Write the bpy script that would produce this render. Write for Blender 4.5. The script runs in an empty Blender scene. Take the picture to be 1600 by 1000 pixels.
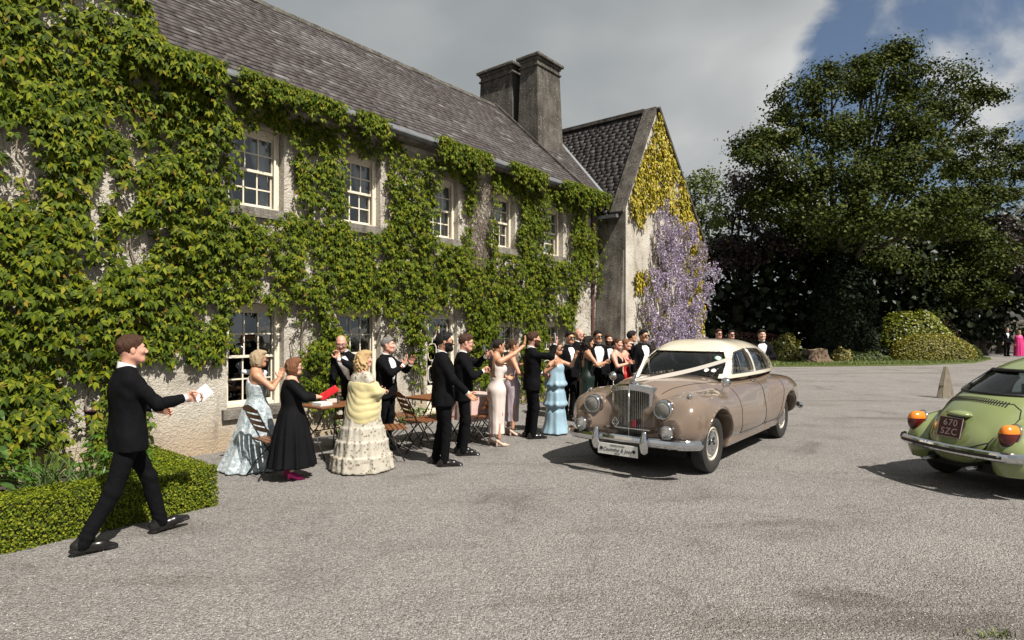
import bpy, bmesh, math, random
import numpy as np
from mathutils import Vector, Matrix, Quaternion, Euler

SC = bpy.context.scene
COL = SC.collection
R = math.radians
rng = np.random.default_rng(7)
random.seed(7)

# ------------------------------------------------------------------ camera, sky, sun, exposure
cam_data = bpy.data.cameras.new('camera')
cam_data.sensor_width = 36.0
cam_data.lens = 36.0 * 940.0 / 1600.0
cam_data.shift_y = 12.0 / 1600.0
cam_data.clip_end = 2000.0
cam = bpy.data.objects.new('camera', cam_data)
COL.objects.link(cam)
cam.location = (0, 0, 1.84)
cam.rotation_euler = (R(90), 0, 0)
SC.camera = cam

SUN_EL = R(52)
SUN_H = Vector((0.66, -0.75, 0)).normalized()
SUN_DIR = Vector((SUN_H.x * math.cos(SUN_EL), SUN_H.y * math.cos(SUN_EL), math.sin(SUN_EL)))

world = bpy.data.worlds.new('World')
SC.world = world
world.use_nodes = True
wn = world.node_tree
wn.nodes.clear()


def wnode(kind, **kw):
    n = wn.nodes.new(kind)
    for k, v in kw.items():
        if k in n.inputs:
            n.inputs[k].default_value = v
        else:
            setattr(n, k, v)
    return n


def wmath(op, a, b=None, clamp=False):
    n = wn.nodes.new('ShaderNodeMath')
    n.operation = op
    n.use_clamp = clamp
    for i, v in enumerate((a, b)):
        if v is None:
            continue
        if isinstance(v, (int, float)):
            n.inputs[i].default_value = v
        else:
            wn.links.new(v, n.inputs[i])
    return n.outputs[0]


sky = wnode('ShaderNodeTexSky', sky_type='NISHITA')
sky.sun_disc = False
sky.sun_elevation = SUN_EL
sky.sun_rotation = math.atan2(SUN_H.x, SUN_H.y)
sky.air_density = 1.0
sky.dust_density = 2.6
sky.ozone_density = 1.2
tc = wnode('ShaderNodeTexCoord')
sep = wnode('ShaderNodeSeparateXYZ')
wn.links.new(tc.outputs['Generated'], sep.inputs[0])
# flat cloud deck: direction projected on a plane overhead
den = wmath('ADD', wmath('ABSOLUTE', sep.outputs['Z']), 0.30)
px = wmath('DIVIDE', sep.outputs['X'], den)
py = wmath('DIVIDE', sep.outputs['Y'], den)
comb = wnode('ShaderNodeCombineXYZ')
wn.links.new(px, comb.inputs[0])
wn.links.new(py, comb.inputs[1])
cn = wnode('ShaderNodeTexNoise', noise_dimensions='3D', Scale=2.1, Detail=8.0, Roughness=0.52)
cn.inputs['Distortion'].default_value = 0.35
coff = wnode('ShaderNodeVectorMath', operation='ADD')
coff.inputs[1].default_value = (9.7, 0.6, 0.0)
wn.links.new(comb.outputs[0], coff.inputs[0])
wn.links.new(coff.outputs[0], cn.inputs['Vector'])
# an opening in the deck, wide and soft, where blue sky shows between puffs
gapdot = wnode('ShaderNodeVectorMath', operation='DOT_PRODUCT')
wn.links.new(tc.outputs['Generated'], gapdot.inputs[0])
gapdot.inputs[1].default_value = Vector((0.87, 0.90, 0.40)).normalized()
gap = wnode('ShaderNodeMapRange', interpolation_type='SMOOTHSTEP')
wn.links.new(gapdot.outputs['Value'], gap.inputs['Value'])
gap.inputs['From Min'].default_value = 0.925
gap.inputs['From Max'].default_value = 0.966
gap.inputs['To Min'].default_value = 0.45
gap.inputs['To Max'].default_value = -0.065
dens = wmath('ADD', cn.outputs['Fac'], gap.outputs[0])
cov = wnode('ShaderNodeMapRange', interpolation_type='SMOOTHSTEP')
wn.links.new(dens, cov.inputs['Value'])
cov.inputs['From Min'].default_value = 0.455
cov.inputs['From Max'].default_value = 0.575
# the cloud's own tone: thick parts grey, thin parts and edges white
cn2 = wnode('ShaderNodeTexNoise', noise_dimensions='3D', Scale=1.3, Detail=3.0, Roughness=0.45)
off = wnode('ShaderNodeVectorMath', operation='ADD')
off.inputs[1].default_value = (3.1, 1.7, 0.4)
wn.links.new(comb.outputs[0], off.inputs[0])
wn.links.new(off.outputs[0], cn2.inputs['Vector'])
tone = wmath('ADD', wmath('MULTIPLY', cn2.outputs['Fac'], 0.9), wmath('MULTIPLY', dens, 0.30))
ramp = wnode('ShaderNodeValToRGB')
wn.links.new(tone, ramp.inputs[0])
els = ramp.color_ramp.elements
els[0].position = 0.40
els[0].color = (0.86, 0.86, 0.85, 1)
els[1].position = 0.86
els[1].color = (0.27, 0.292, 0.305, 1)
e = els.new(0.58)
e.color = (0.52, 0.535, 0.535, 1)
e = els.new(0.72)
e.color = (0.36, 0.385, 0.395, 1)
cscale = wnode('ShaderNodeVectorMath', operation='SCALE')
wn.links.new(ramp.outputs[0], cscale.inputs[0])
cscale.inputs['Scale'].default_value = 10.2
mixc = wnode('ShaderNodeMix', data_type='RGBA')
wn.links.new(cov.outputs[0], mixc.inputs['Factor'])
wn.links.new(sky.outputs[0], mixc.inputs['A'])
wn.links.new(cscale.outputs[0], mixc.inputs['B'])
bg = wnode('ShaderNodeBackground', Strength=0.06)
wn.links.new(mixc.outputs['Result'], bg.inputs['Color'])
wout = wnode('ShaderNodeOutputWorld')
wn.links.new(bg.outputs[0], wout.inputs[0])

sun_data = bpy.data.lights.new('sun', 'SUN')
sun_data.energy = 5.0
sun_data.angle = R(0.55)
sun_data.color = (1.0, 0.94, 0.85)
sun = bpy.data.objects.new('sun', sun_data)
COL.objects.link(sun)
sun.rotation_euler = (-SUN_DIR).to_track_quat('-Z', 'Y').to_euler()
sun.location = (20, -20, 30)

SC.view_settings.view_transform = 'Standard'
SC.view_settings.look = 'None'
SC.view_settings.exposure = 0.66
SC.view_settings.gamma = 1.0
SC.view_settings.use_curve_mapping = False
SC.cycles.max_bounces = 6
SC.cycles.diffuse_bounces = 2
SC.cycles.glossy_bounces = 3
SC.cycles.transmission_bounces = 4
SC.cycles.transparent_max_bounces = 8
SC.cycles.caustics_reflective = False
SC.cycles.caustics_refractive = False

# ------------------------------------------------------------------ materials
MATS = {}


class NT:
    """small node-tree helper"""

    def __init__(self, name):
        self.m = bpy.data.materials.new(name)
        self.m.use_nodes = True
        self.t = self.m.node_tree
        self.b = self.t.nodes['Principled BSDF']
        self.out = self.t.nodes['Material Output']
        self.co = None

    def n(self, kind, **kw):
        n = self.t.nodes.new(kind)
        for k, v in kw.items():
            if k in n.inputs:
                n.inputs[k].default_value = v
            else:
                setattr(n, k, v)
        return n

    def l(self, a, b):
        self.t.links.new(a, b)

    def coord(self, scale=(1, 1, 1), kind='Object', rot=(0, 0, 0)):
        tcn = self.n('ShaderNodeTexCoord')
        mp = self.n('ShaderNodeMapping')
        mp.inputs['Scale'].default_value = scale
        mp.inputs['Rotation'].default_value = rot
        self.l(tcn.outputs[kind], mp.inputs[0])
        return mp.outputs[0]

    def noise(self, vec, scale, detail=4.0, rough=0.55, dist=0.0):
        n = self.n('ShaderNodeTexNoise', Scale=scale, Detail=detail, Roughness=rough, Distortion=dist)
        self.l(vec, n.inputs['Vector'])
        return n.outputs['Fac']

    def ramp(self, fac, stops, interp='LINEAR'):
        r = self.n('ShaderNodeValToRGB')
        r.color_ramp.interpolation = interp
        e = r.color_ramp.elements
        while len(e) < len(stops):
            e.new(0.5)
        for i, (p, c) in enumerate(stops):
            e[i].position = p
            e[i].color = (c[0], c[1], c[2], 1)
        self.l(fac, r.inputs[0])
        return r.outputs[0]

    def rng(self, fac, a, b, c=0.0, d=1.0):
        r = self.n('ShaderNodeMapRange')
        r.inputs['From Min'].default_value = a
        r.inputs['From Max'].default_value = b
        r.inputs['To Min'].default_value = c
        r.inputs['To Max'].default_value = d
        self.l(fac, r.inputs['Value'])
        return r.outputs[0]

    def mix(self, fac, a, b, mode='MIX'):
        m = self.n('ShaderNodeMix', data_type='RGBA')
        m.blend_type = mode
        for s, v in (('Factor', fac), ('A', a), ('B', b)):
            if isinstance(v, (int, float)):
                m.inputs[s].default_value = v
            elif isinstance(v, (tuple, list)):
                m.inputs[s].default_value = (v[0], v[1], v[2], 1)
            else:
                self.l(v, m.inputs[s])
        return m.outputs['Result']

    def math(self, op, a, b=0.0):
        m = self.n('ShaderNodeMath')
        m.operation = op
        for i, v in enumerate((a, b)):
            if isinstance(v, (int, float)):
                m.inputs[i].default_value = v
            else:
                self.l(v, m.inputs[i])
        return m.outputs[0]

    def bump(self, h, strength=0.3, dist=0.01):
        b = self.n('ShaderNodeBump')
        b.inputs['Strength'].default_value = strength
        b.inputs['Distance'].default_value = dist
        self.l(h, b.inputs['Height'])
        self.l(b.outputs[0], self.b.inputs['Normal'])

    def col(self, c):
        if isinstance(c, (tuple, list)):
            self.b.inputs['Base Color'].default_value = (c[0], c[1], c[2], 1)
        else:
            self.l(c, self.b.inputs['Base Color'])

    def set(self, **kw):
        for k, v in kw.items():
            k = k.replace('_', ' ')
            if isinstance(v, (int, float, tuple)):
                self.b.inputs[k].default_value = v
            else:
                self.l(v, self.b.inputs[k])


def mat(name, base, rough=0.6, metal=0.0, spec=0.5, var=0.0, vscale=8.0, bump=0.0, bscale=60.0, bdist=0.003,
        coat=0.0, sheen=0.0, stretch=(1, 1, 1)):
    """plain surface with a little uneven colour and relief"""
    if name in MATS:
        return MATS[name]
    t = NT(name)
    t.set(Roughness=rough, Metallic=metal)
    t.b.inputs['Specular IOR Level'].default_value = spec
    if coat:
        t.b.inputs['Coat Weight'].default_value = coat
        t.b.inputs['Coat Roughness'].default_value = 0.03
    if sheen:
        t.b.inputs['Sheen Weight'].default_value = sheen
    if var:
        f = t.noise(t.coord(stretch), vscale, 5.0)
        f = t.rng(f, 0.3, 0.7, 0, 1)
        t.col(t.mix(f, tuple(c * (1 - var) for c in base), tuple(min(1, c * (1 + var)) for c in base)))
    else:
        t.col(base)
    if bump:
        t.bump(t.noise(t.coord(stretch), bscale, 3.0), bump, bdist)
    MATS[name] = t.m
    return t.m


# ------------------------------------------------------------------ objects
def link(o, parent=None):
    COL.objects.link(o)
    if parent is not None:
        o.parent = parent
    return o


def tag(o, label=None, cat=None, group=None, kind=None):
    if label:
        o['label'] = label
    if cat:
        o['category'] = cat
    if group:
        o['group'] = group
    if kind:
        o['kind'] = kind
    return o


def empty(name, loc=(0, 0, 0), rz=0.0, label=None, cat=None, group=None, parent=None):
    o = bpy.data.objects.new(name, None)
    o.location = loc
    o.rotation_euler = (0, 0, rz)
    o.empty_display_size = 0.2
    link(o, parent)
    return tag(o, label, cat, group)


def mesh_obj(name, me, m=None, parent=None, smooth=False):
    if m is not None and not me.materials:
        for mm in (m if isinstance(m, (list, tuple)) else [m]):
            me.materials.append(mm)
    if smooth:
        me.shade_smooth()
    return link(bpy.data.objects.new(name, me), parent)


def np_mesh(name, V, F, mi=None, smooth=False):
    """V (n,3) array; F (m,3) or (m,4) int array"""
    V = np.ascontiguousarray(V, dtype=np.float32)
    F = np.ascontiguousarray(F, dtype=np.int32)
    me = bpy.data.meshes.new(name)
    k = F.shape[1]
    me.vertices.add(len(V))
    me.vertices.foreach_set('co', V.ravel())
    me.loops.add(F.size)
    me.loops.foreach_set('vertex_index', F.ravel())
    me.polygons.add(len(F))
    me.polygons.foreach_set('loop_start', np.arange(0, F.size, k, dtype=np.int32))
    if mi is not None:
        me.polygons.foreach_set('material_index', np.ascontiguousarray(mi, dtype=np.int32))
    if smooth:
        me.polygons.foreach_set('use_smooth', np.ones(len(F), dtype=bool))
    me.update(calc_edges=True)
    return me


class MB:
    """collects polygons, then becomes ONE mesh object"""

    def __init__(self):
        self.v, self.f, self.m = [], [], []

    def poly(self, pts, mi=0):
        i = len(self.v)
        self.v.extend([tuple(p) for p in pts])
        self.f.append(tuple(range(i, i + len(pts))))
        self.m.append(mi)

    def box(self, lo, hi, M=None, mi=0, taper=1.0):
        x0, y0, z0 = lo
        x1, y1, z1 = hi
        cx, cy = (x0 + x1) / 2, (y0 + y1) / 2
        p = [(x0, y0, z0), (x1, y0, z0), (x1, y1, z0), (x0, y1, z0)]
        q = [(cx + (x - cx) * taper, cy + (y - cy) * taper, z1) for x, y, _ in p]
        P = [Vector(a) for a in p + q]
        if M is not None:
            P = [M @ a for a in P]
        i = len(self.v)
        self.v.extend([tuple(a) for a in P])
        for f in ((0, 3, 2, 1), (4, 5, 6, 7), (0, 1, 5, 4), (1, 2, 6, 5), (2, 3, 7, 6), (3, 0, 4, 7)):
            self.f.append(tuple(i + k for k in f))
            self.m.append(mi)
        return self

    def bar(self, a, b, w, h, up=(0, 0, 1), mi=0):
        """rectangular bar from a to b, w across, h along up"""
        a, b = Vector(a), Vector(b)
        d = (b - a).normalized()
        s = d.cross(Vector(up))
        if s.length < 1e-4:
            s = d.cross(Vector((1, 0, 0)))
        s.normalize()
        u = s.cross(d).normalized()
        i = len(self.v)
        for c in (a, b):
            for sx, sy in ((-1, -1), (1, -1), (1, 1), (-1, 1)):
                self.v.append(tuple(c + s * (sx * w / 2) + u * (sy * h / 2)))
        for f in ((0, 3, 2, 1), (4, 5, 6, 7), (0, 1, 5, 4), (1, 2, 6, 5), (2, 3, 7, 6), (3, 0, 4, 7)):
            self.f.append(tuple(i + k for k in f))
            self.m.append(mi)
        return self

    def tube(self, pts, rad, n=8, mi=0, cap=True):
        pts = [Vector(p) for p in pts]
        rs = rad if isinstance(rad, (list, tuple)) else [rad] * len(pts)
        i0 = len(self.v)
        prev = None
        for k, p in enumerate(pts):
            if k == 0:
                d = pts[1] - pts[0]
            elif k == len(pts) - 1:
                d = pts[-1] - pts[-2]
            else:
                d = pts[k + 1] - pts[k - 1]
            d.normalize()
            if prev is None:
                s = d.cross(Vector((0, 0, 1)))
                if s.length < 1e-3:
                    s = d.cross(Vector((1, 0, 0)))
            else:
                s = prev - d * prev.dot(d)
            s.normalize()
            prev = s
            u = d.cross(s)
            for j in range(n):
                a = 2 * math.pi * j / n
                self.v.append(tuple(p + (s * math.cos(a) + u * math.sin(a)) * rs[k]))
        for k in range(len(pts) - 1):
            for j in range(n):
                a, b = i0 + k * n + j, i0 + k * n + (j + 1) % n
                self.f.append((a, b, b + n, a + n))
                self.m.append(mi)
        if cap:
            self.f.append(tuple(i0 + j for j in range(n))[::-1])
            self.f.append(tuple(i0 + (len(pts) - 1) * n + j for j in range(n)))
            self.m += [mi, mi]
        return self

    def lathe(self, prof, n=24, M=None, mi=0):
        """profile [(r, z)...] spun about local z"""
        i0 = len(self.v)
        for r, z in prof:
            for j in range(n):
                a = 2 * math.pi * j / n
                p = Vector((r * math.cos(a), r * math.sin(a), z))
                self.v.append(tuple(M @ p if M is not None else p))
        for k in range(len(prof) - 1):
            for j in range(n):
                a, b = i0 + k * n + j, i0 + k * n + (j + 1) % n
                self.f.append((a, b, b + n, a + n))
                self.m.append(mi)
        return self

    def mesh(self, name):
        me = bpy.data.meshes.new(name)
        me.from_pydata(self.v, [], self.f)
        if any(self.m):
            me.polygons.foreach_set('material_index', self.m)
        me.update()
        return me

    def build(self, name, m=None, parent=None, smooth=False):
        return mesh_obj(name, self.mesh(name), m, parent, smooth)


def smooth_angle(o, deg=40):
    me = o.data
    me.shade_smooth()
    try:
        me.set_sharp_from_angle(angle=R(deg))
    except Exception:
        pass
    return o


def inst(name, me, parent=None, M=None, m=None):
    o = bpy.data.objects.new(name, me)
    if M is not None:
        o.matrix_basis = M
    link(o, parent)
    return o


# ------------------------------------------------------------------ signed distance shapes -> smooth closed meshes
def smin(a, b, k):
    h = np.maximum(k - np.abs(a - b), 0.0) / k
    return np.minimum(a, b) - h * h * k * 0.25


def smax(a, b, k):
    return -smin(-a, -b, k)


def s_cap(P, a, b, ra, rb):
    a = np.asarray(a, np.float32)
    ba = np.asarray(b, np.float32) - a
    pa = P - a
    t = np.clip(pa @ ba / max(float(ba @ ba), 1e-9), 0, 1)
    d = pa - t[:, None] * ba
    return np.sqrt(np.einsum('ij,ij->i', d, d)) - (ra + (rb - ra) * t)


def s_ell(P, c, r):
    q = (P - np.asarray(c, np.float32)) / np.asarray(r, np.float32)
    k0 = np.sqrt(np.einsum('ij,ij->i', q, q))
    q2 = q / np.asarray(r, np.float32)
    k1 = np.sqrt(np.einsum('ij,ij->i', q2, q2)) + 1e-6
    return k0 * (k0 - 1.0) / k1


def s_box(P, c, h, r=0.0):
    q = np.abs(P - np.asarray(c, np.float32)) - (np.asarray(h, np.float32) - r)
    o = np.maximum(q, 0)
    return np.sqrt(np.einsum('ij,ij->i', o, o)) + np.minimum(q.max(axis=1), 0) - r


def surface_nets(f, lo, hi, h, project=1, normals=False):
    lo = np.array(lo, float)
    hi = np.array(hi, float)
    n = np.maximum(np.ceil((hi - lo) / h).astype(int) + 1, 3)
    ax = [(lo[i] + h * np.arange(n[i])).astype(np.float32) for i in range(3)]
    # coarse pass first: only blocks near the surface are evaluated finely
    st = 4
    if n.prod() > 60000:
        nb_ = (n + st - 1) // st
        bx = [(lo[i] + h * (np.arange(nb_[i]) * st + (st - 1) / 2)).astype(np.float32) for i in range(3)]
        CB = np.stack(np.meshgrid(*bx, indexing='ij'), -1).reshape(-1, 3)
        cv = np.concatenate([f(CB[i:i + 300000]) for i in range(0, len(CB), 300000)]).reshape(nb_)
        near = np.abs(cv) < h * st * 1.35
        full = np.repeat(np.repeat(np.repeat(cv, st, 0), st, 1), st, 2)[:n[0], :n[1], :n[2]].astype(np.float32)
        nf = np.repeat(np.repeat(np.repeat(near, st, 0), st, 1), st, 2)[:n[0], :n[1], :n[2]]
        ii = np.argwhere(nf)
        G = np.stack([ax[0][ii[:, 0]], ax[1][ii[:, 1]], ax[2][ii[:, 2]]], 1)
        val = np.empty(len(G), np.float32)
        for i in range(0, len(G), 300000):
            val[i:i + 300000] = f(G[i:i + 300000])
        full[nf] = val
        val = full
    else:
        G = np.stack(np.meshgrid(*ax, indexing='ij'), -1).reshape(-1, 3)
        val = f(G).astype(np.float32)
    D = val.reshape(n)
    D = np.where(D == 0, 1e-6, D)
    S = D < 0
    c = [S[i:n[0] - 1 + i, j:n[1] - 1 + j, k:n[2] - 1 + k] for i in (0, 1) for j in (0, 1) for k in (0, 1)]
    cnt = sum(x.astype(np.int8) for x in c)
    act = (cnt > 0) & (cnt < 8)
    idx = np.argwhere(act)
    vid = -np.ones(act.shape, np.int64)
    vid[act] = np.arange(len(idx))
    acc = np.zeros((len(idx), 3))
    num = np.zeros(len(idx))
    corner = [(i, j, k) for i in (0, 1) for j in (0, 1) for k in (0, 1)]
    for a in range(8):
        for b in range(a + 1, 8):
            ca, cb = np.array(corner[a]), np.array(corner[b])
            if np.abs(ca - cb).sum() != 1:
                continue
            da = D[idx[:, 0] + ca[0], idx[:, 1] + ca[1], idx[:, 2] + ca[2]]
            db = D[idx[:, 0] + cb[0], idx[:, 1] + cb[1], idx[:, 2] + cb[2]]
            m = (da < 0) != (db < 0)
            t = np.where(m, da / np.where(m, da - db, 1), 0)
            acc[m] += (ca + (cb - ca) * t[:, None])[m]
            num[m] += 1
    V = lo + h * (idx + acc / num[:, None])
    quads = []
    for axis in range(3):
        sl0 = [slice(None)] * 3
        sl1 = [slice(None)] * 3
        sl0[axis] = slice(0, n[axis] - 1)
        sl1[axis] = slice(1, n[axis])
        s0, s1 = S[tuple(sl0)], S[tuple(sl1)]
        u, w = [(1, 2), (2, 0), (0, 1)][axis]
        e = np.argwhere(s0 != s1)
        e = e[(e[:, u] > 0) & (e[:, w] > 0) & (e[:, u] < n[u] - 1) & (e[:, w] < n[w] - 1)]
        inside = s0[e[:, 0], e[:, 1], e[:, 2]]
        q = []
        for du, dw in ((-1, -1), (0, -1), (0, 0), (-1, 0)):
            k = e.copy()
            k[:, u] += du
            k[:, w] += dw
            q.append(vid[k[:, 0], k[:, 1], k[:, 2]])
        q = np.stack(q, 1)
        q[~inside] = q[~inside][:, ::-1]
        quads.append(q)
    F = np.concatenate(quads)
    F = F[(F >= 0).all(1)]
    V = V.astype(np.float32)
    eps = h * 0.1

    def grad(p):
        g = np.stack([f(p + np.eye(3, dtype=np.float32)[i] * eps) - f(p - np.eye(3, dtype=np.float32)[i] * eps)
                      for i in range(3)], 1) / (2 * eps)
        return g
    for _ in range(project):
        g = grad(V)
        d = f(V)
        st = d / np.maximum(np.einsum('ij,ij->i', g, g), 0.2)
        V = V - (np.clip(st, -h * 0.6, h * 0.6)[:, None] * g).astype(np.float32)
    if normals:
        g = grad(V)
        g /= np.linalg.norm(g, axis=1)[:, None] + 1e-9
        return V, F, g
    return V, F


def join_np(parts):
    """[(V,F,mi)] -> V,F,mi"""
    vs, fs, ms, o = [], [], [], 0
    for V, F, m in parts:
        vs.append(V)
        fs.append(F + o)
        ms.append(np.full(len(F), m, np.int32) if np.isscalar(m) else m)
        o += len(V)
    return np.concatenate(vs), np.concatenate(fs), np.concatenate(ms)


# a cheap smooth value noise for shapes
_NT = rng.random((32, 32, 32)).astype(np.float32)


def vnoise(P, s=1.0):
    q = np.asarray(P, np.float32) * s
    i = np.floor(q).astype(int)
    t = q - i
    t = t * t * (3 - 2 * t)
    r = 0
    for a in (0, 1):
        for b in (0, 1):
            for c in (0, 1):
                w = (t[:, 0] if a else 1 - t[:, 0]) * (t[:, 1] if b else 1 - t[:, 1]) * (t[:, 2] if c else 1 - t[:, 2])
                r = r + w * _NT[(i[:, 0] + a) % 32, (i[:, 1] + b) % 32, (i[:, 2] + c) % 32]
    return r


def fbm(P, s=1.0, o=3):
    return sum(vnoise(P + 7.3 * k, s * 2 ** k) / 2 ** k for k in range(o)) / sum(1 / 2 ** k for k in range(o))


# the house frame: t along the front wall (away from the camera), n out from the wall, z up
HA = np.array([-4.575, 8.6])
HD1 = np.array([0.6287, 0.7776])
HD2 = np.array([0.7776, -0.6287])
H_ROT = math.atan2(HD1[1], HD1[0])


def hw(t, n, z=0.0):
    p = HA + t * HD1 + n * HD2
    return (float(p[0]), float(p[1]), z)


CAM_P = np.array([0, 0, 1.84])
# ================================================================== ground, lawn
def gravel_material():
    t = NT('gravel')
    co = t.coord()
    v = t.n('ShaderNodeTexVoronoi', Scale=125.0)
    t.l(co, v.inputs['Vector'])
    v2 = t.n('ShaderNodeTexVoronoi', Scale=56.0)
    t.l(co, v2.inputs['Vector'])
    sepc = t.n('ShaderNodeSeparateColor')
    t.l(v.outputs['Color'], sepc.inputs[0])
    base = t.ramp(sepc.outputs[0], [(0.0, (0.075, 0.070, 0.064)), (0.3, (0.165, 0.155, 0.147)), (0.65, (0.265, 0.252, 0.243)),
                                    (1.0, (0.48, 0.46, 0.445))])
    sepd = t.n('ShaderNodeSeparateColor')
    t.l(v2.outputs['Color'], sepd.inputs[0])
    base = t.mix(0.40, base, t.ramp(sepd.outputs[1], [(0.0, (0.14, 0.13, 0.12)), (1.0, (0.38, 0.365, 0.35))]))
    big = t.noise(co, 0.9, 9.0, 0.66, 0.7)
    base = t.mix(1.0, base, t.ramp(big, [(0.30, (0.66, 0.64, 0.625)), (0.41, (0.96, 0.945, 0.935)), (0.5, (1.06, 1.045, 1.035)), (0.70, (1.14, 1.125, 1.115))]), 'MULTIPLY')
    # wheel tracks and scuffs running across the yard
    tr = t.noise(t.coord((0.16, 0.75, 1), rot=(0, 0, R(-24))), 1.5, 6.0, 0.6, 0.4)
    base = t.mix(1.0, base, t.ramp(tr, [(0.33, (0.72, 0.70, 0.68)), (0.46, (1, 1, 1)), (0.7, (1.08, 1.08, 1.08))]), 'MULTIPLY')
    t.col(base)
    t.set(Roughness=0.92)
    t.b.inputs['Specular IOR Level'].default_value = 0.25
    d = t.math('ADD', t.math('MULTIPLY', v.outputs['Distance'], -0.8), t.math('MULTIPLY', v2.outputs['Distance'], -1.0))
    d = t.math('ADD', d, t.math('MULTIPLY', big, 0.9))
    t.bump(d, 1.0, 0.016)
    return t.m


M_GRAVEL = gravel_material()
g = MB()
g.poly([(-300, -60, 0), (300, -60, 0), (300, 500, 0), (-300, 500, 0)])
tag(g.build('gravel_ground', M_GRAVEL), kind='structure')

# loose stones lying on the gravel near the camera
st_t = NT('loose_stone')
oi = st_t.n('ShaderNodeNewGeometry')
st_t.col(st_t.ramp(oi.outputs['Random Per Island'], [(0.0, (0.11, 0.10, 0.09)), (0.5, (0.24, 0.23, 0.215)), (1.0, (0.46, 0.44, 0.42))]))
st_t.set(Roughness=0.85)
NS = 17000
d_ = 2.9 * (9.0 / 2.9) ** rng.random(NS)
X = (rng.random(NS) * 1.9 - 0.95) * d_
keep = np.ones(NS, bool)
ht = (np.stack([X, d_], 1) - HA) @ HD1
hn = (np.stack([X, d_], 1) - HA) @ HD2
keep = hn > 0.4
X, Yd = X[keep], d_[keep]
m_ = len(X)
octa = np.array([[1, 0, 0], [0, 1, 0], [-1, 0, 0], [0, -1, 0], [0.2, 0.1, 0.8], [0, 0, -0.5]], np.float32)
of = np.array([[0, 1, 4], [1, 2, 4], [2, 3, 4], [3, 0, 4], [1, 0, 5], [2, 1, 5], [3, 2, 5], [0, 3, 5]])
sz = (0.0035 + 0.0075 * rng.random(m_) ** 2.5)[:, None, None]
ang = rng.random(m_) * 6.283
ca, sa = np.cos(ang)[:, None], np.sin(ang)[:, None]
sq = (octa[None] * (0.7 + 0.6 * rng.random((m_, 6, 1)))) * sz * np.array([1, 0.75, 0.6])
V = np.stack([sq[..., 0] * ca - sq[..., 1] * sa + X[:, None], sq[..., 0] * sa + sq[..., 1] * ca + Yd[:, None], sq[..., 2] + 0.002], -1).reshape(-1, 3)
F = (of[None] + 6 * np.arange(m_)[:, None, None]).reshape(-1, 3)
tag(mesh_obj('loose_gravel', np_mesh('loose_gravel', V, F), st_t.m), 'loose pale grey gravel stones strewn over the yard', 'gravel', kind='stuff')


def lawn_material():
    t = NT('lawn')
    co = t.coord()
    f = t.noise(co, 1.2, 6.0)
    f2 = t.noise(co, 60.0, 3.0)
    c = t.ramp(f, [(0.3, (0.085, 0.12, 0.022)), (0.7, (0.15, 0.185, 0.035))])
    t.col(t.mix(0.6, c, t.ramp(f2, [(0.3, (0.02, 0.035, 0.008)), (0.7, (0.13, 0.16, 0.04))])))
    t.set(Roughness=0.9)
    t.bump(f2, 0.8, 0.04)
    return t.m


M_LAWN = lawn_material()
edge = [(9.5, 27.6), (12.4, 28.2), (16.0, 28.6), (20.0, 29.3), (24.0, 31.2), (27.5, 34.5), (29.5, 38.5), (30.5, 44.0)]
g = MB()
top = [Vector((x, y, 0.07)) for x, y in edge]
# a gently uneven sheet with a cut edge
back = [Vector((x - 4 - 2.0 * i, 75 + i, 0.25)) for i, (x, y) in enumerate(edge)]
for i in range(len(edge) - 1):
    a, b = top[i], top[i + 1]
    g.poly([a, b, back[i + 1], back[i]])
    g.poly([(a.x, a.y, -0.02), (b.x, b.y, -0.02), b, a])
g.poly([top[0], back[0], (-30, 70, 0.25), (-10, 27.0, 0.07)])
g.poly([(-10, 27.0, -0.02), (9.5, 27.6, -0.02), top[0], (-10, 27.0, 0.07)])
tag(g.build('lawn', M_LAWN), kind='structure')

# lawn blades along the visible edge
NB = 16000
seg = rng.integers(0, len(edge) - 1, NB)
tt = rng.random(NB)
E_ = np.array(edge)
p0 = E_[seg] * (1 - tt[:, None]) + E_[seg + 1] * tt[:, None]
dd = rng.random(NB) ** 1.7 * 5.5
px_ = p0[:, 0] - 0.25 * dd + rng.normal(0, 0.03, NB)
py_ = p0[:, 1] + 0.05 + dd
hh = 0.05 + 0.07 * rng.random(NB)
an = rng.random(NB) * 6.28
wx, wy = np.cos(an) * 0.016, np.sin(an) * 0.016
lx, ly = rng.normal(0, 0.035, NB), rng.normal(0, 0.035, NB)
zz = 0.065 + 0.004 * dd
V = np.stack([np.stack([px_ - wx, py_ - wy, zz], 1), np.stack([px_ + wx, py_ + wy, zz], 1), np.stack([px_ + lx, py_ + ly, zz + hh], 1)], 1).reshape(-1, 3)
mg = NT('grass_blade')
gi = mg.n('ShaderNodeNewGeometry')
mg.col(mg.ramp(gi.outputs['Random Per Island'], [(0, (0.05, 0.08, 0.012)), (0.6, (0.11, 0.155, 0.025)), (1, (0.20, 0.21, 0.06))]))
mg.set(Roughness=0.6)
tag(mesh_obj('grass_blades', np_mesh('grass_blades', V, np.arange(3 * NB).reshape(-1, 3)), mg.m), 'short green grass along the lawn edge', 'grass', kind='stuff')

# ================================================================== house
house = empty('country_house', (HA[0], HA[1], 0), H_ROT,
              'long old rendered country house with slate roof, sash windows, twin chimney stacks and gabled wing', 'house')


def HL(t, n, z):
    """house-local point from (along, outward, up)"""
    return (t, -n, z)


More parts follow.
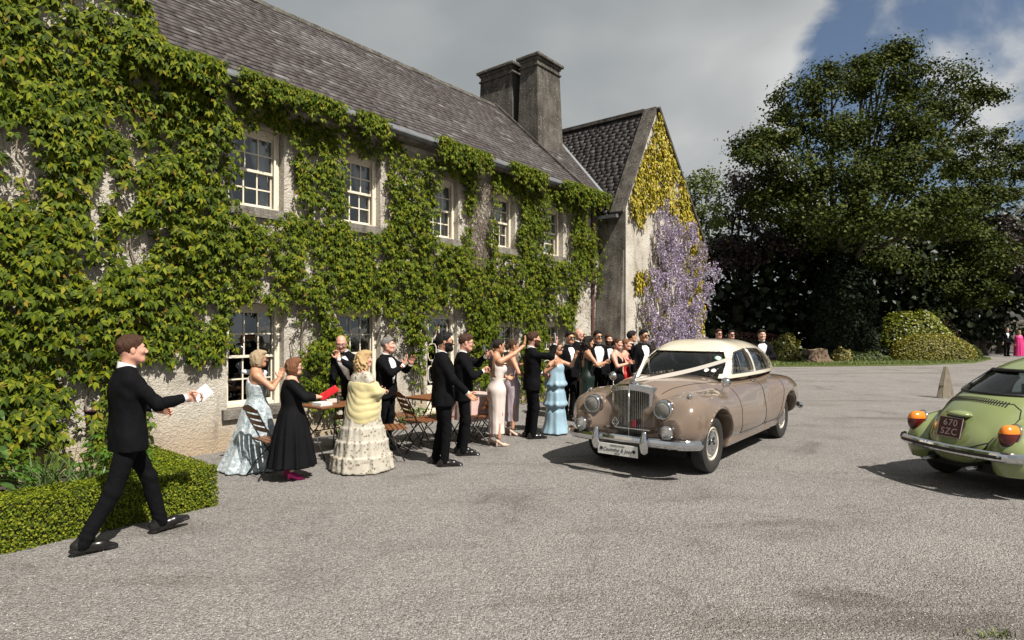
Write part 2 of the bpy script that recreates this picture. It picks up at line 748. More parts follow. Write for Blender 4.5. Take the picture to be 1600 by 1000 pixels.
def render_material():
    t = NT('lime_render')
    co = t.coord()
    a = t.noise(co, 1.3, 8.0, 0.62)
    b = t.noise(co, 38.0, 5.0, 0.6)
    c = t.ramp(a, [(0.28, (0.30, 0.265, 0.22)), (0.45, (0.50, 0.46, 0.395)), (0.6, (0.60, 0.56, 0.49)), (0.8, (0.66, 0.63, 0.565))])
    # damp ochre staining near the foot of the wall, with its own ragged edge
    sp = t.n('ShaderNodeSeparateXYZ')
    t.l(co, sp.inputs[0])
    low = t.rng(t.math('ADD', sp.outputs['Z'], t.math('MULTIPLY', t.noise(co, 2.3, 5.0), -0.9)), -0.35, 0.25, 1, 0)
    c = t.mix(t.math('MULTIPLY', low, 0.6), c, (0.40, 0.27, 0.14))
    st = t.noise(t.coord((3.0, 3.0, 0.5)), 1.6, 6.0, 0.65)
    c = t.mix(t.rng(st, 0.54, 0.76, 0, 0.62), c, (0.16, 0.135, 0.105))
    c = t.mix(t.rng(b, 0.25, 0.6, 0.40, 0), c, (0.13, 0.11, 0.09))
    t.col(c)
    t.set(Roughness=0.95)
    t.b.inputs['Specular IOR Level'].default_value = 0.15
    h = t.math('ADD', t.noise(co, 22.0, 6.0, 0.65), t.math('MULTIPLY', t.noise(co, 70.0, 3.0), 0.5))
    t.bump(h, 1.0, 0.03)
    return t.m


def stone_material(name, dark=1.0):
    t = NT(name)
    co = t.coord()
    a = t.noise(co, 2.2, 9.0, 0.65)
    c = t.ramp(a, [(0.3, tuple(dark * k for k in (0.085, 0.075, 0.065))), (0.5, tuple(dark * k for k in (0.17, 0.155, 0.135))),
                   (0.75, tuple(dark * k for k in (0.27, 0.25, 0.22)))])
    st = t.noise(t.coord((5.0, 5.0, 0.6)), 1.5, 6.0, 0.6)
    c = t.mix(t.rng(st, 0.45, 0.68, 0, 0.7), c, tuple(dark * k for k in (0.05, 0.043, 0.037)))
    sp = t.noise(co, 26.0, 2.0, 0.4)
    c = t.mix(t.rng(sp, 0.66, 0.72, 0, 0.7), c, (0.42, 0.41, 0.37))
    t.col(c)
    t.set(Roughness=0.95)
    t.b.inputs['Specular IOR Level'].default_value = 0.15
    t.bump(t.noise(co, 28.0, 6.0, 0.7), 1.0, 0.03)
    return t.m


M_RENDER = render_material()
M_STONE = stone_material('weathered_stone')
M_CHIM = stone_material('chimney_render', 0.62)
M_SILL = stone_material('sill_stone', 1.3)
M_FRAME = mat('cream_paint', (0.66, 0.60, 0.49), 0.55, var=0.08, vscale=14, bump=0.15, bscale=40)
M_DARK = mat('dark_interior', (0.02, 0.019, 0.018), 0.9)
M_CURT = mat('curtain_cloth', (0.75, 0.75, 0.76), 0.9, var=0.1)

gl = NT('window_glass')
gl.t.nodes.remove(gl.b)
tr_ = gl.n('ShaderNodeBsdfTransparent')
tr_.inputs[0].default_value = (0.92, 0.94, 0.94, 1)
gs = gl.n('ShaderNodeBsdfGlossy')
gs.inputs['Roughness'].default_value = 0.015
gs.inputs['Color'].default_value = (0.9, 0.95, 1, 1)
fr = gl.n('ShaderNodeFresnel')
fr.inputs[0].default_value = 1.6
nb = gl.n('ShaderNodeBump')
nb.inputs['Strength'].default_value = 0.12
nb.inputs['Distance'].default_value = 0.02
gl.l(gl.noise(gl.coord(), 3.0, 2.0), nb.inputs['Height'])
gl.l(nb.outputs[0], gs.inputs['Normal'])
mx = gl.n('ShaderNodeMixShader')
gl.l(gl.math('MINIMUM', gl.math('MULTIPLY', fr.outputs[0], 3.2), 1.0), mx.inputs[0])
gl.l(tr_.outputs[0], mx.inputs[1])
gl.l(gs.outputs[0], mx.inputs[2])
gl.l(mx.outputs[0], gl.out.inputs[0])
M_GLASS = gl.m

UP_Z = (3.64, 4.97)
UPPER = [(0.52, 1.42), (2.50, 3.38), (4.58, 5.47), (6.52, 7.40), (8.54, 9.42)]
LOWER = [(0.50, 1.43, 0.56, 2.22), (2.48, 3.38, 0.56, 2.18), (4.56, 5.42, 0.10, 2.12), (6.66, 7.54, 0.56, 2.0), (8.60, 9.42, 0.56, 2.0)]
OPEN = [(a, b, UP_Z[0], UP_Z[1]) for a, b in UPPER] + LOWER
EAVE = 5.45
T0, T1 = -6.0, 11.2


def wall_offset(t, z):
    P = np.array([[t, 0.0, z]], np.float32)
    return float((fbm(P, 0.9, 3)[0] - 0.5) * 0.07)


def wall_mesh(name, t0, t1, z0, z1, opens, depth):
    def cuts(lo, hi, marks, step):
        xs = sorted(set([lo, hi] + [m for m in marks if lo < m < hi]))
        out = []
        for a, b in zip(xs[:-1], xs[1:]):
            k = max(1, int(math.ceil((b - a) / step)))
            out += [a + (b - a) * i / k for i in range(k)]
        return out + [hi]
    ts = cuts(t0, t1, [v for o in opens for v in o[:2]], 0.3)
    zs = cuts(z0, z1, [v for o in opens for v in o[2:]], 0.3)
    w = MB()
    pt = {}
    for i, t in enumerate(ts):
        for j, z in enumerate(zs):
            pt[i, j] = len(w.v)
            w.v.append(HL(t, wall_offset(t, z), z))
    for i in range(len(ts) - 1):
        for j in range(len(zs) - 1):
            tc_, zc_ = (ts[i] + ts[i + 1]) / 2, (zs[j] + zs[j + 1]) / 2
            if any(o[0] < tc_ < o[1] and o[2] < zc_ < o[3] for o in opens):
                continue
            w.f.append((pt[i, j], pt[i + 1, j], pt[i + 1, j + 1], pt[i, j + 1]))
            w.m.append(0)
    for a, b, c, d in opens:
        def strip(tz):
            for (ta, za), (tb, zb) in zip(tz[:-1], tz[1:]):
                w.poly([HL(ta, wall_offset(ta, za), za), HL(tb, wall_offset(tb, zb), zb), HL(tb, -depth, zb), HL(ta, -depth, za)])
        lt = [t for t in ts if a <= t <= b]
        lz = [z for z in zs if c <= z <= d]
        strip([(t, c) for t in lt])
        strip([(t, d) for t in lt[::-1]])
        strip([(a, z) for z in lz[::-1]])
        strip([(b, z) for z in lz])
    return w


wall_mesh('front_wall', T0, T1, -0.05, EAVE, OPEN, 0.42).build('front_wall', M_RENDER, house)
# the taller end block behind the creeper
w = MB()
w.box((T0 - 2, -0.06, EAVE), (-0.62, 7.5, 10.5))
w.box((T0 - 2, 0.05, -0.05), (T0, 7.5, EAVE))
w.build('end_block', M_RENDER, house)
# the body of the house behind the front wall, dark rooms inside
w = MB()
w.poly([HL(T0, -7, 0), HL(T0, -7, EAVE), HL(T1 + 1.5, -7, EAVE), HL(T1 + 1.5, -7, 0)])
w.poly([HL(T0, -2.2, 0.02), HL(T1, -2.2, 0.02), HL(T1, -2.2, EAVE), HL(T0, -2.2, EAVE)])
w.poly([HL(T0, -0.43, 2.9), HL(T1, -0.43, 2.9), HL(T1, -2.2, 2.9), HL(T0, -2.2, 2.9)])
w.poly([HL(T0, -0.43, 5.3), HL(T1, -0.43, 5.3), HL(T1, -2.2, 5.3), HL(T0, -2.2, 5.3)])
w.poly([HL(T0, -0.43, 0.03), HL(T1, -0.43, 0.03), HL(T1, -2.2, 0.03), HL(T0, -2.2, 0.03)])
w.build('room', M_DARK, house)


def sash_window(a, b, c, d, curtains=True, label=None, shutters=False):
    """opening a..b (along), c..d (up): box frame, two sashes, panes, sill"""
    win = empty('window', HL(0, 0, 0), parent=house)
    n = -0.16
    fw = 0.075
    # reveal lining
    k = MB()
    k.box((a + 0.004, -n - 0.02, c + 0.06), (a + fw, -n + 0.10, d - 0.004))
    k.box((b - fw, -n - 0.02, c + 0.06), (b - 0.004, -n + 0.10, d - 0.004))
    k.box((a + fw, -n - 0.02, d - fw - 0.03), (b - fw, -n + 0.10, d - 0.004))
    k.box((a + fw, -n - 0.03, c + 0.06), (b - fw, -n + 0.10, c + 0.11))
    # splayed casing beside the frame, catching the sun
    k.box((b - fw - 0.03, -n - 0.05, c + 0.06), (b - fw + 0.004, -n - 0.021, d - 0.05))
    k.build('frame', M_FRAME, win)
    s = MB()
    s.box((a - 0.08, -0.07, c - 0.09), (b + 0.08, -n + 0.1, c + 0.055))
    s.build('sill', M_SILL, win)
    ia, ib, ic, id_ = a + fw, b - fw, c + 0.11, d - fw - 0.03
    mid = (ic + id_) / 2
    for si, (z0, z1, y) in enumerate(((ic, mid + 0.02, -n + 0.045), (mid - 0.02, id_, -n + 0.005))):
        r = 0.042
        sh = MB()
        sh.box((ia, y, z0), (ia + r, y + 0.035, z1))
        sh.box((ib - r, y, z0), (ib, y + 0.035, z1))
        sh.box((ia + r, y, z0), (ib - r, y + 0.035, z0 + r))
        sh.box((ia + r, y, z1 - r), (ib - r, y + 0.035, z1))
        so = sh.build('sash', M_FRAME, win)
        gx0, gx1, gz0, gz1 = ia + r, ib - r, z0 + r, z1 - r
        cw = (gx1 - gx0) / 3
        zm = (gz0 + gz1) / 2
        bars = MB()
        for i in (1, 2):
            x = gx0 + cw * i
            bars.box((x - 0.011, y + 0.004, gz0), (x + 0.011, y + 0.031, gz1))
        bars.box((gx0, y + 0.006, zm - 0.011), (gx1, y + 0.029, zm + 0.011))
        bars.build('glazing_bar', M_FRAME, win)
        for i in range(3):
            for j in range(2):
                g_ = MB()
                yy = y + 0.017 + random.uniform(-0.003, 0.003)
                x0, x1 = gx0 + cw * i + 0.006, gx0 + cw * (i + 1) - 0.006
                zz0, zz1 = (gz0, zm) if j == 0 else (zm, gz1)
                t1, t2 = random.uniform(-0.004, 0.004), random.uniform(-0.004, 0.004)
                g_.poly([(x0, yy + t1, zz0 + 0.004), (x1, yy - t1, zz0 + 0.004), (x1, yy - t1 + t2, zz1 - 0.004), (x0, yy + t1 + t2, zz1 - 0.004)])
                g_.build('pane', M_GLASS, win)
    if curtains:
        for side in (-1, 1):
            k = MB()
            N = 26
            wd = (ib - ia) * (0.34 if side < 0 else 0.46)
            base = ia - 0.03 if side < 0 else ib + 0.03 - wd
            for i in range(N):
                def pt(i, z):
                    pinch = 1.0 - 0.45 * math.exp(-((z - ic - 0.35) / 0.3) ** 2)
                    u = i / N * wd * pinch
                    x = base + u if side < 0 else base + wd - u
                    return (x, -n + 0.15 + 0.022 * math.sin(i * 1.25), z)
                zs_ = [ic - 0.05 + (id_ - ic + 0.1) * q / 6 for q in range(7)]
                for z0, z1 in zip(zs_[:-1], zs_[1:]):
                    k.poly([pt(i, z0), pt(i + 1, z0), pt(i + 1, z1), pt(i, z1)])
            k.build('curtain', M_CURT, win, smooth=True)
    if shutters:
        k = MB()
        k.box((ib - 0.02, -n + 0.10, ic), (ib + 0.02, -n + 0.42, id_))
        k.box((ib - 0.035, -n + 0.13, ic + 0.08), (ib - 0.021, -n + 0.39, mid - 0.05))
        k.box((ib - 0.035, -n + 0.13, mid + 0.05), (ib - 0.021, -n + 0.39, id_ - 0.08))
        k.build('shutter', M_FRAME, win)
    return win


for a, b in UPPER:
    sash_window(a, b, UP_Z[0], UP_Z[1])
for i, o in enumerate(LOWER):
    if i == 2:
        continue
    sash_window(*o, curtains=False, shutters=True)

# the glazed garden door with interlaced octagonal bars
a, b, c, d = LOWER[2]
dr = empty('garden_door', (0, 0, 0), parent=house)
k = MB()
k.box((a + 0.004, 0.10, c), (a + 0.09, 0.24, d - 0.004))
k.box((b - 0.09, 0.10, c), (b - 0.004, 0.24, d - 0.004))
k.box((a + 0.09, 0.10, d - 0.10), (b - 0.09, 0.24, d - 0.004))
k.box((a + 0.09, 0.13, c), (b - 0.09, 0.19, c + 0.55))
k.build('frame', M_FRAME, dr)
k = MB()
W_, H_ = b - a - 0.18, d - 0.10 - c - 0.55
x0, z0 = a + 0.09, c + 0.55


def gb(p, q, wd=0.02):
    k.bar((x0 + p[0] * W_, 0.16, z0 + p[1] * H_), (x0 + q[0] * W_, 0.16, z0 + q[1] * H_), 0.03, wd, (1, 0, 0) if abs(p[0] - q[0]) < 1e-6 else (0, 0, 1))


for r_ in range(3):
    zb = r_ / 3
    for cx in (0.27, 0.73):
        o = [(cx - 0.17, zb + 0.10), (cx - 0.10, zb + 0.045), (cx + 0.10, zb + 0.045), (cx + 0.17, zb + 0.10),
             (cx + 0.17, zb + 0.24), (cx + 0.10, zb + 0.29), (cx - 0.10, zb + 0.29), (cx - 0.17, zb + 0.24)]
        for p, q in zip(o, o[1:] + o[:1]):
            gb(p, q, 0.018)
        gb((cx, zb + 0.29), (cx, min(1, zb + 0.378)), 0.016)
    gb((0, zb + 0.17), (0.10, zb + 0.17), 0.016)
    gb((0.44, zb + 0.17), (0.56, zb + 0.17), 0.016)
    gb((0.90, zb + 0.17), (1.0, zb + 0.17), 0.016)
k.build('glazing_bar', M_FRAME, dr)
for i in range(2):
    g_ = MB()
    g_.poly([(x0 + W_ * i / 2, 0.162, z0), (x0 + W_ * (i + 1) / 2, 0.164, z0), (x0 + W_ * (i + 1) / 2, 0.164, z0 + H_), (x0 + W_ * i / 2, 0.162, z0 + H_)])
    g_.build('pane', M_GLASS, dr)

# ------------------------------------------------------------------ slate roofs
def slate_material(name='roof_slate', dark=False):
    t = NT(name)
    co = t.coord()
    gi_ = t.n('ShaderNodeNewGeometry')
    ob = t.n('ShaderNodeObjectInfo')
    r1 = t.math('FRACT', t.math('ADD', gi_.outputs['Random Per Island'], ob.outputs['Random']))
    c = t.ramp(r1, [(0.0, (0.054, 0.047, 0.048)), (0.35, (0.068, 0.059, 0.059)), (0.82, (0.080, 0.071, 0.071)), (0.94, (0.10, 0.096, 0.097)), (1.0, (0.17, 0.17, 0.17))])
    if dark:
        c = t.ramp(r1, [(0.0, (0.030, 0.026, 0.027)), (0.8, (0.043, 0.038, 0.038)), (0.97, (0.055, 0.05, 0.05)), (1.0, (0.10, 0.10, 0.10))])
    c2 = t.ramp(t.noise(co, 24.0, 5.0, 0.65), [(0.3, (0.55, 0.52, 0.50)), (0.7, (1.25, 1.22, 1.2))])
    c = t.mix(1.0, c, c2, 'MULTIPLY')
    # large weathered areas
    wv = t.noise(t.coord((0.55, 1, 1)), 0.8, 5.0, 0.6)
    c = t.mix(t.rng(wv, 0.52, 0.70, 0, 0.08 if dark else 0.65), c, t.mix(1.0, (0.15, 0.147, 0.147), c2, 'MULTIPLY'))
    li = t.noise(co, 9.0, 6.0, 0.7)
    c = t.mix(t.rng(li, 0.63, 0.70, 0, 0.55), c, (0.34, 0.33, 0.31))
    t.col(c)
    t.set(Roughness=0.68)
    t.b.inputs['Specular IOR Level'].default_value = 0.3
    t.bump(t.noise(co, 45.0, 4.0), 0.5, 0.006)
    return t.m


M_SLATE = slate_material()
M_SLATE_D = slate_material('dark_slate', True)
# object space of every slate is the roof's own space, so one pattern runs over all of them
SLATES = []


def slate_roof(name, P0, U, S, length, slope_len, expo, width, parent, clip=None, n_parts=300, thick=0.014, lift=0.030, m=None):
    """P0 lower-left corner, U along the eave, S up the slope (unit, house-local)"""
    m = m or M_SLATE
    P0, U, S = Vector(P0), Vector(U), Vector(S)
    N = U.cross(S).normalized()
    if N.z < 0:
        N = -N
    rows = int(slope_len / expo) + 1
    items = []
    for r_ in range(rows):
        x = -random.random() * width
        while x < length:
            w_ = width * random.uniform(0.75, 1.25)
            cx = x + w_ / 2
            s0 = r_ * expo
            if 0 <= cx <= length and (clip is None or clip(cx, s0 + expo / 2)):
                items.append((x + 0.003, x + w_ - 0.003, s0, r_))
            x += w_
    roof = empty(name, (0, 0, 0), parent=parent)
    quads = []
    hwm = np.array([[HD1[0], -HD2[0], 0], [HD1[1], -HD2[1], 0], [0, 0, 1]])
    for x0_, x1_, s0, r_ in items:
        s1 = min(s0 + expo * 1.5, slope_len + 0.02)
        j = random.uniform(-0.014, 0.014)
        lift0 = lift + random.uniform(0, lift * 0.25)
        lift1 = lift * 0.33
        tl = random.uniform(-0.006, 0.006)
        if random.random() < 0.02:
            j -= 0.03
            tl *= 3
        pts = []
        for (xx, ss, lf) in ((x0_, s0 + j + tl, lift0), (x1_, s0 + j - tl, lift0), (x1_, s1 + j, lift1), (x0_, s1 + j, lift1)):
            pts.append(P0 + U * xx + S * ss + N * lf)
        low = [p - N * thick for p in pts]
        quads.append(pts + low)
    A = np.array([[tuple(p) for p in q] for q in quads], np.float32)
    cen = A.mean(1)
    wc = cen @ hwm.T + np.array([HA[0], HA[1], 0])
    dcam = np.linalg.norm(wc - CAM_P, axis=1)
    pxx = 800 + 940 * wc[:, 0] / wc[:, 1]
    pyy = 512 + 940 * (1.84 - wc[:, 2]) / wc[:, 1]
    score = dcam + np.where((pxx > 215) & (pxx < 1600) & (pyy > -12), 0, 1000)
    order = np.argsort(score)
    chosen = order[:n_parts]
    rest = order[n_parts:]
    fc = np.array([[0, 1, 2, 3], [4, 7, 6, 5], [0, 4, 5, 1], [1, 5, 6, 2], [2, 6, 7, 3], [3, 7, 4, 0]])
    for i in chosen:
        o = inst('slate', np_mesh('slate', A[i], fc), roof)
        o.data.materials.append(m)
    V = A[rest].reshape(-1, 3)
    F = (fc[None] + 8 * np.arange(len(rest))[:, None, None]).reshape(-1, 4)
    if len(rest):
        o = mesh_obj('slate_courses', np_mesh('slate_courses', V, F), m, roof)
        o['kind'] = 'stuff'
    return roof


RD = 3.2           # ridge distance behind the wall
RZ = 8.72
OV = 0.25
sl = Vector((0, RD + OV, RZ - 5.5))
SL = sl.length
S_ = sl.normalized()
main_roof = slate_roof('roof', HL(-0.75, OV, 5.5), (1, 0, 0), S_, 13.6, SL, 0.155, 0.25, house, n_parts=300, lift=0.024)
w = MB()
w.poly([HL(-0.75, OV - 0.02, 5.485), HL(12.85, OV - 0.02, 5.485), HL(12.85, -RD, RZ - 0.01), HL(-0.75, -RD, RZ - 0.01)])
w.poly([HL(-0.75, -RD, RZ - 0.01), HL(12.85, -RD, RZ - 0.01), HL(12.85, -7.0, 5.3), HL(-0.75, -7.0, 5.3)])
w.poly([HL(12.85, OV - 0.02, 5.485), HL(12.85, -7.0, 5.3), HL(12.85, -RD, RZ - 0.01)])
w.build('deck', M_SLATE, main_roof)
# soffit and gutter
w = MB()
w.box((-0.75, -OV + 0.01, 5.40), (11.3, 0.02, 5.455))
w.build('soffit', M_SILL, house)
M_GUT = mat('grey_gutter', (0.115, 0.12, 0.13), 0.5, var=0.25, vscale=5, bump=0.2, bscale=30)
w = MB()
NG = 10
prof = [(-OV - 0.02 - 0.055 * math.cos(math.pi * i / NG) * 1.0 - 0.035, 5.475 - 0.055 * math.sin(math.pi * i / NG)) for i in range(NG + 1)]
xs = [-0.45 + 11.7 * i / 24 for i in range(25)]
for i in range(24):
    for j in range(NG):
        s0, s1 = 0.012 * math.sin(i * 1.7), 0.012 * math.sin((i + 1) * 1.7)
        w.poly([(xs[i], prof[j][0], prof[j][1] + s0), (xs[i + 1], prof[j][0], prof[j][1] + s1), (xs[i + 1], prof[j + 1][0], prof[j + 1][1] + s1), (xs[i], prof[j + 1][0], prof[j + 1][1] + s0)])
# front lip and the lead apron over it
w.box((-0.45, -OV - 0.13, 5.47), (11.25, -OV - 0.115, 5.495))
w.build('gutter', M_GUT, house, smooth=False)
w = MB()
w.poly([HL(-0.75, OV + 0.045, 5.51), HL(11.2, OV + 0.045, 5.51), HL(11.2, OV - 0.14, 5.675), HL(-0.75, OV - 0.14, 5.675)])
w.build('lead_apron', M_GUT, house)
M_RIDGE = stone_material('ridge_tile', 0.55)
x = -0.75
while x < 12.7:
    r_ = MB()
    L_ = 0.45
    dz = random.uniform(-0.012, 0.012)
    r_.poly([(x, RD - 0.16, RZ - 0.10 + dz), (x + L_, RD - 0.16, RZ - 0.10), (x + L_, RD - 0.03, RZ + 0.055), (x, RD - 0.03, RZ + 0.055 + dz)])
    r_.poly([(x, RD - 0.03, RZ + 0.055 + dz), (x + L_, RD - 0.03, RZ + 0.055), (x + L_, RD + 0.03, RZ + 0.055), (x, RD + 0.03, RZ + 0.055 + dz)])
    r_.poly([(x, RD + 0.03, RZ + 0.055 + dz), (x + L_, RD + 0.03, RZ + 0.055), (x + L_, RD + 0.16, RZ - 0.10), (x, RD + 0.16, RZ - 0.10 + dz)])
    r_.poly([(x, RD - 0.16, RZ - 0.10), (x, RD - 0.03, RZ + 0.055 + dz), (x, RD + 0.03, RZ + 0.055 + dz), (x, RD + 0.16, RZ - 0.10)])
    r_.build('ridge_tile', M_RIDGE, main_roof)
    x += 0.455
# upstand beside the chimneys
w = MB()
pA, pB = Vector(HL(10.38, OV, 5.56)), Vector(HL(10.38, -RD, RZ + 0.06))
w.bar(pA, pB, 0.09, 0.09, (0, 0, 1))
w.build('verge', M_RIDGE, main_roof)


def tapered_block(mb, t0, t1, n0, n1, z0, z1, grow=0.0, seg=10):
    """stack shaft, a little wider at the foot, rough faces"""
    for k_ in range(seg):
        za, zb = z0 + (z1 - z0) * k_ / seg, z0 + (z1 - z0) * (k_ + 1) / seg
        ga, gb_ = grow * (1 - k_ / seg), grow * (1 - (k_ + 1) / seg)
        lo = [HL(t0 - ga, n1 + ga, za), HL(t1 + ga, n1 + ga, za), HL(t1 + ga, n0 - ga, za), HL(t0 - ga, n0 - ga, za)]
        hi = [HL(t0 - gb_, n1 + gb_, zb), HL(t1 + gb_, n1 + gb_, zb), HL(t1 + gb_, n0 - gb_, zb), HL(t0 - gb_, n0 - gb_, zb)]
        for i in range(4):
            j = (i + 1) % 4
            mb.poly([lo[i], lo[j], hi[j], hi[i]])


for (t0, t1, n0, n1) in ((10.47, 11.5, -3.86, -2.58), (10.47, 11.62, -2.24, -1.62)):
    ch = empty('chimney', (0, 0, 0), parent=house)
    w = MB()
    tapered_block(w, t0, t1, n0, n1, 5.5, 9.78, 0.14)
    w.build('shaft', M_CHIM, ch)
    w = MB()
    w.box((t0 - 0.05, -n1 - 0.05, 9.60), (t1 + 0.05, -n0 + 0.05, 9.66))
    w.box((t0 - 0.04, -n1 - 0.04, 9.781), (t1 + 0.04, -n0 + 0.04, 9.86))
    w.box((t0 - 0.11, -n1 - 0.11, 9.861), (t1 + 0.11, -n0 + 0.11, 9.95))
    w.box((t0 - 0.06, -n1 - 0.06, 9.951), (t1 + 0.06, -n0 + 0.06, 10.05), taper=0.8)
    o = w.build('cap', M_CHIM, ch)
    md = o.modifiers.new('bevel', 'BEVEL')
    md.width = 0.02
    md.segments = 2

# ------------------------------------------------------------------ gabled wing
WT0, WA, WT1, WN = 11.2, 13.1, 16.5, 0.9
WZ0, WZA, WZ1 = 5.25, 8.42, 5.0
w = MB()
NR = 14
# gable face as a fan of strips so its surface can be uneven
ts = [WT0 + (WT1 - WT0) * i / NR for i in range(NR + 1)]


def gtop(t):
    return WZ0 + (WZA - WZ0) * (t - WT0) / (WA - WT0) if t < WA else WZA + (WZ1 - WZA) * (t - WA) / (WT1 - WA)


ts = sorted(set(ts + [WA]))
for a, b in zip(ts[:-1], ts[1:]):
    for k_ in range(12):
        def q(t, f_):
            z = -0.05 + (gtop(t) + 0.05) * f_
            return HL(t, WN + (0 if t in (WT0, WT1) else wall_offset(t + 40, z)), z)
        w.poly([q(a, k_ / 12), q(b, k_ / 12), q(b, (k_ + 1) / 12), q(a, (k_ + 1) / 12)])
w.poly([HL(WT1, WN, -0.05), HL(WT1, -7, -0.05), HL(WT1, -7, WZ1), HL(WT1, WN, WZ1)])
w.build('gable_wall', M_RENDER, house)
w = MB()
w.poly([HL(WT0, -0.3, -0.05), HL(WT0, WN, -0.05), HL(WT0, WN, WZ0), HL(WT0, -0.3, WZ0)])
w.build('wing_side_wall', M_STONE, house)
# battered stonework at the corner of the wing
w = MB()
w.poly([HL(WT0 - 0.34, WN - 0.05, -0.05), HL(WT0 - 0.34, -0.1, -0.05), HL(WT0 - 0.06, -0.1, 3.5), HL(WT0 - 0.05, WN - 0.05, 4.0)][::-1])
w.poly([HL(WT0 - 0.34, WN - 0.05, -0.05), HL(WT0 - 0.05, WN - 0.05, 4.0), HL(WT0 + 0.01, WN - 0.05, 4.0), HL(WT0 + 0.01, WN - 0.05, -0.05)][::-1])
w.build('buttress', M_STONE, house)

wl = Vector((WA - (WT0 - 0.22), 0, WZA - (WZ0 - 0.33)))
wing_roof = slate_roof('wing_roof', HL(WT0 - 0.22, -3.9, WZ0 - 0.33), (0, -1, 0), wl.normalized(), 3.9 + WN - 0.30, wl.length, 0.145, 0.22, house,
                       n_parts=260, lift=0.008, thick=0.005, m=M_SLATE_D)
wr = Vector((WA - (WT1 + 0.2), 0, WZA - (WZ1 - 0.2)))
w = MB()
w.poly([HL(WT0 - 0.22, -3.9, WZ0 - 0.345), HL(WT0 - 0.22, WN - 0.05, WZ0 - 0.345), HL(WA, WN - 0.05, WZA - 0.015), HL(WA, -3.9, WZA - 0.015)])
w.poly([HL(WT1 + 0.2, -3.9, WZ1 - 0.2), HL(WT1 + 0.2, WN + 0.1, WZ1 - 0.2), HL(WA, WN + 0.1, WZA + 0.01), HL(WA, -3.9, WZA + 0.01)])
w.build('deck', M_SLATE, wing_roof)
# raised coping along the gable, left rake wide, right rake thin
w = MB()
a = Vector(HL(WT0 - 0.20, WN - 0.17, WZ0 - 0.22))
b = Vector(HL(WA, WN - 0.17, WZA + 0.08))
N_ = 9
for i in range(N_):
    p, q_ = a.lerp(b, i / N_), a.lerp(b, (i + 0.985) / N_)
    w.bar(p, q_, 0.40, 0.11, (0, 0, 1))
w.build('coping', M_RIDGE, wing_roof)
w = MB()
a = Vector(HL(WT1 + 0.22, WN + 0.02, WZ1 - 0.16))
b = Vector(HL(WA + 0.0, WN + 0.02, WZA + 0.07))
w.bar(a, b, 0.22, 0.09, (0, 0, 1))
w.build('barge', M_RIDGE, wing_roof)
w = MB()
w.bar(HL(WA, -3.9, WZA + 0.05), HL(WA, WN - 0.35, WZA + 0.05), 0.2, 0.11)
w.build('ridge', M_RIDGE, wing_roof)
# lead valley between the roofs
def mplane(n):
    return 5.5 + (OV - n) * (RZ - 5.5) / (RD + OV)


w = MB()
sw = (WZA - (WZ0 - 0.33)) / (WA - (WT0 - 0.22))


def vt(n):
    return WT0 - 0.22 + (mplane(n) - (WZ0 - 0.33)) / sw


p, q_ = Vector(HL(vt(0.2), 0.2, mplane(0.2) + 0.05)), Vector(HL(vt(-2.7), -2.7, mplane(-2.7) + 0.05))
w.bar(p, q_, 0.12, 0.03)
w.build('lead_valley', mat('lead', (0.17, 0.18, 0.19), 0.6, var=0.2), house)
# downpipe
w = MB()
w.tube([HL(WT0 - 0.36, 0.06, 0.1), HL(WT0 - 0.36, 0.06, 5.0), HL(WT0 - 0.30, 0.2, 5.3), HL(WT0 - 0.25, 0.3, 5.42)], 0.05, 8)
for z in (1.6, 3.2, 4.7):
    w.lathe([(0.052, 0), (0.065, 0), (0.065, 0.09), (0.052, 0.09)], 8, Matrix.Translation(HL(WT0 - 0.36, 0.06, z)))
w.build('downpipe', mat('iron_red', (0.09, 0.045, 0.035), 0.7, var=0.2), house, smooth=False)
w = MB()
w.bar(HL(WT0 - 0.30, -0.2, WZ0 - 0.32), HL(WT0 - 0.30, WN - 0.1, WZ0 - 0.32), 0.11, 0.09)
w.build('wing_gutter', M_GUT, house)
# ================================================================== plants on the house
def leaf_material(name, stops, trans=0.3, rough=0.45, tcol=None, spec=0.35):
    t = NT(name)
    gi_ = t.n('ShaderNodeNewGeometry')
    ob = t.n('ShaderNodeObjectInfo')
    r1 = t.math('FRACT', t.math('ADD', gi_.outputs['Random Per Island'], ob.outputs['Random']))
    c = t.ramp(r1, stops)
    t.col(c)
    t.set(Roughness=rough)
    t.b.inputs['Specular IOR Level'].default_value = spec
    tl = t.n('ShaderNodeBsdfTranslucent')
    if tcol:
        tl.inputs[0].default_value = (*tcol, 1)
    else:
        t.l(t.mix(1.0, c, (1.25, 1.35, 0.6), 'MULTIPLY'), tl.inputs[0])
    mx_ = t.n('ShaderNodeMixShader')
    mx_.inputs[0].default_value = trans
    t.l(t.b.outputs[0], mx_.inputs[1])
    t.l(tl.outputs[0], mx_.inputs[2])
    t.l(mx_.outputs[0], t.out.inputs[0])
    return t.m


M_CREEPER = leaf_material('creeper_leaf', [(0.0, (0.018, 0.030, 0.004)), (0.3, (0.044, 0.073, 0.005)), (0.65, (0.092, 0.126, 0.007)), (0.90, (0.168, 0.190, 0.010)), (0.97, (0.21, 0.19, 0.015)), (1.0, (0.15, 0.085, 0.02))], 0.18, 0.6, spec=0.12)
M_BARK = mat('vine_bark', (0.17, 0.135, 0.10), 0.9, var=0.35, vscale=12, bump=0.8, bscale=60, bdist=0.01)
M_TWIG = mat('vine_twig', (0.20, 0.15, 0.11), 0.9, var=0.3, vscale=20)


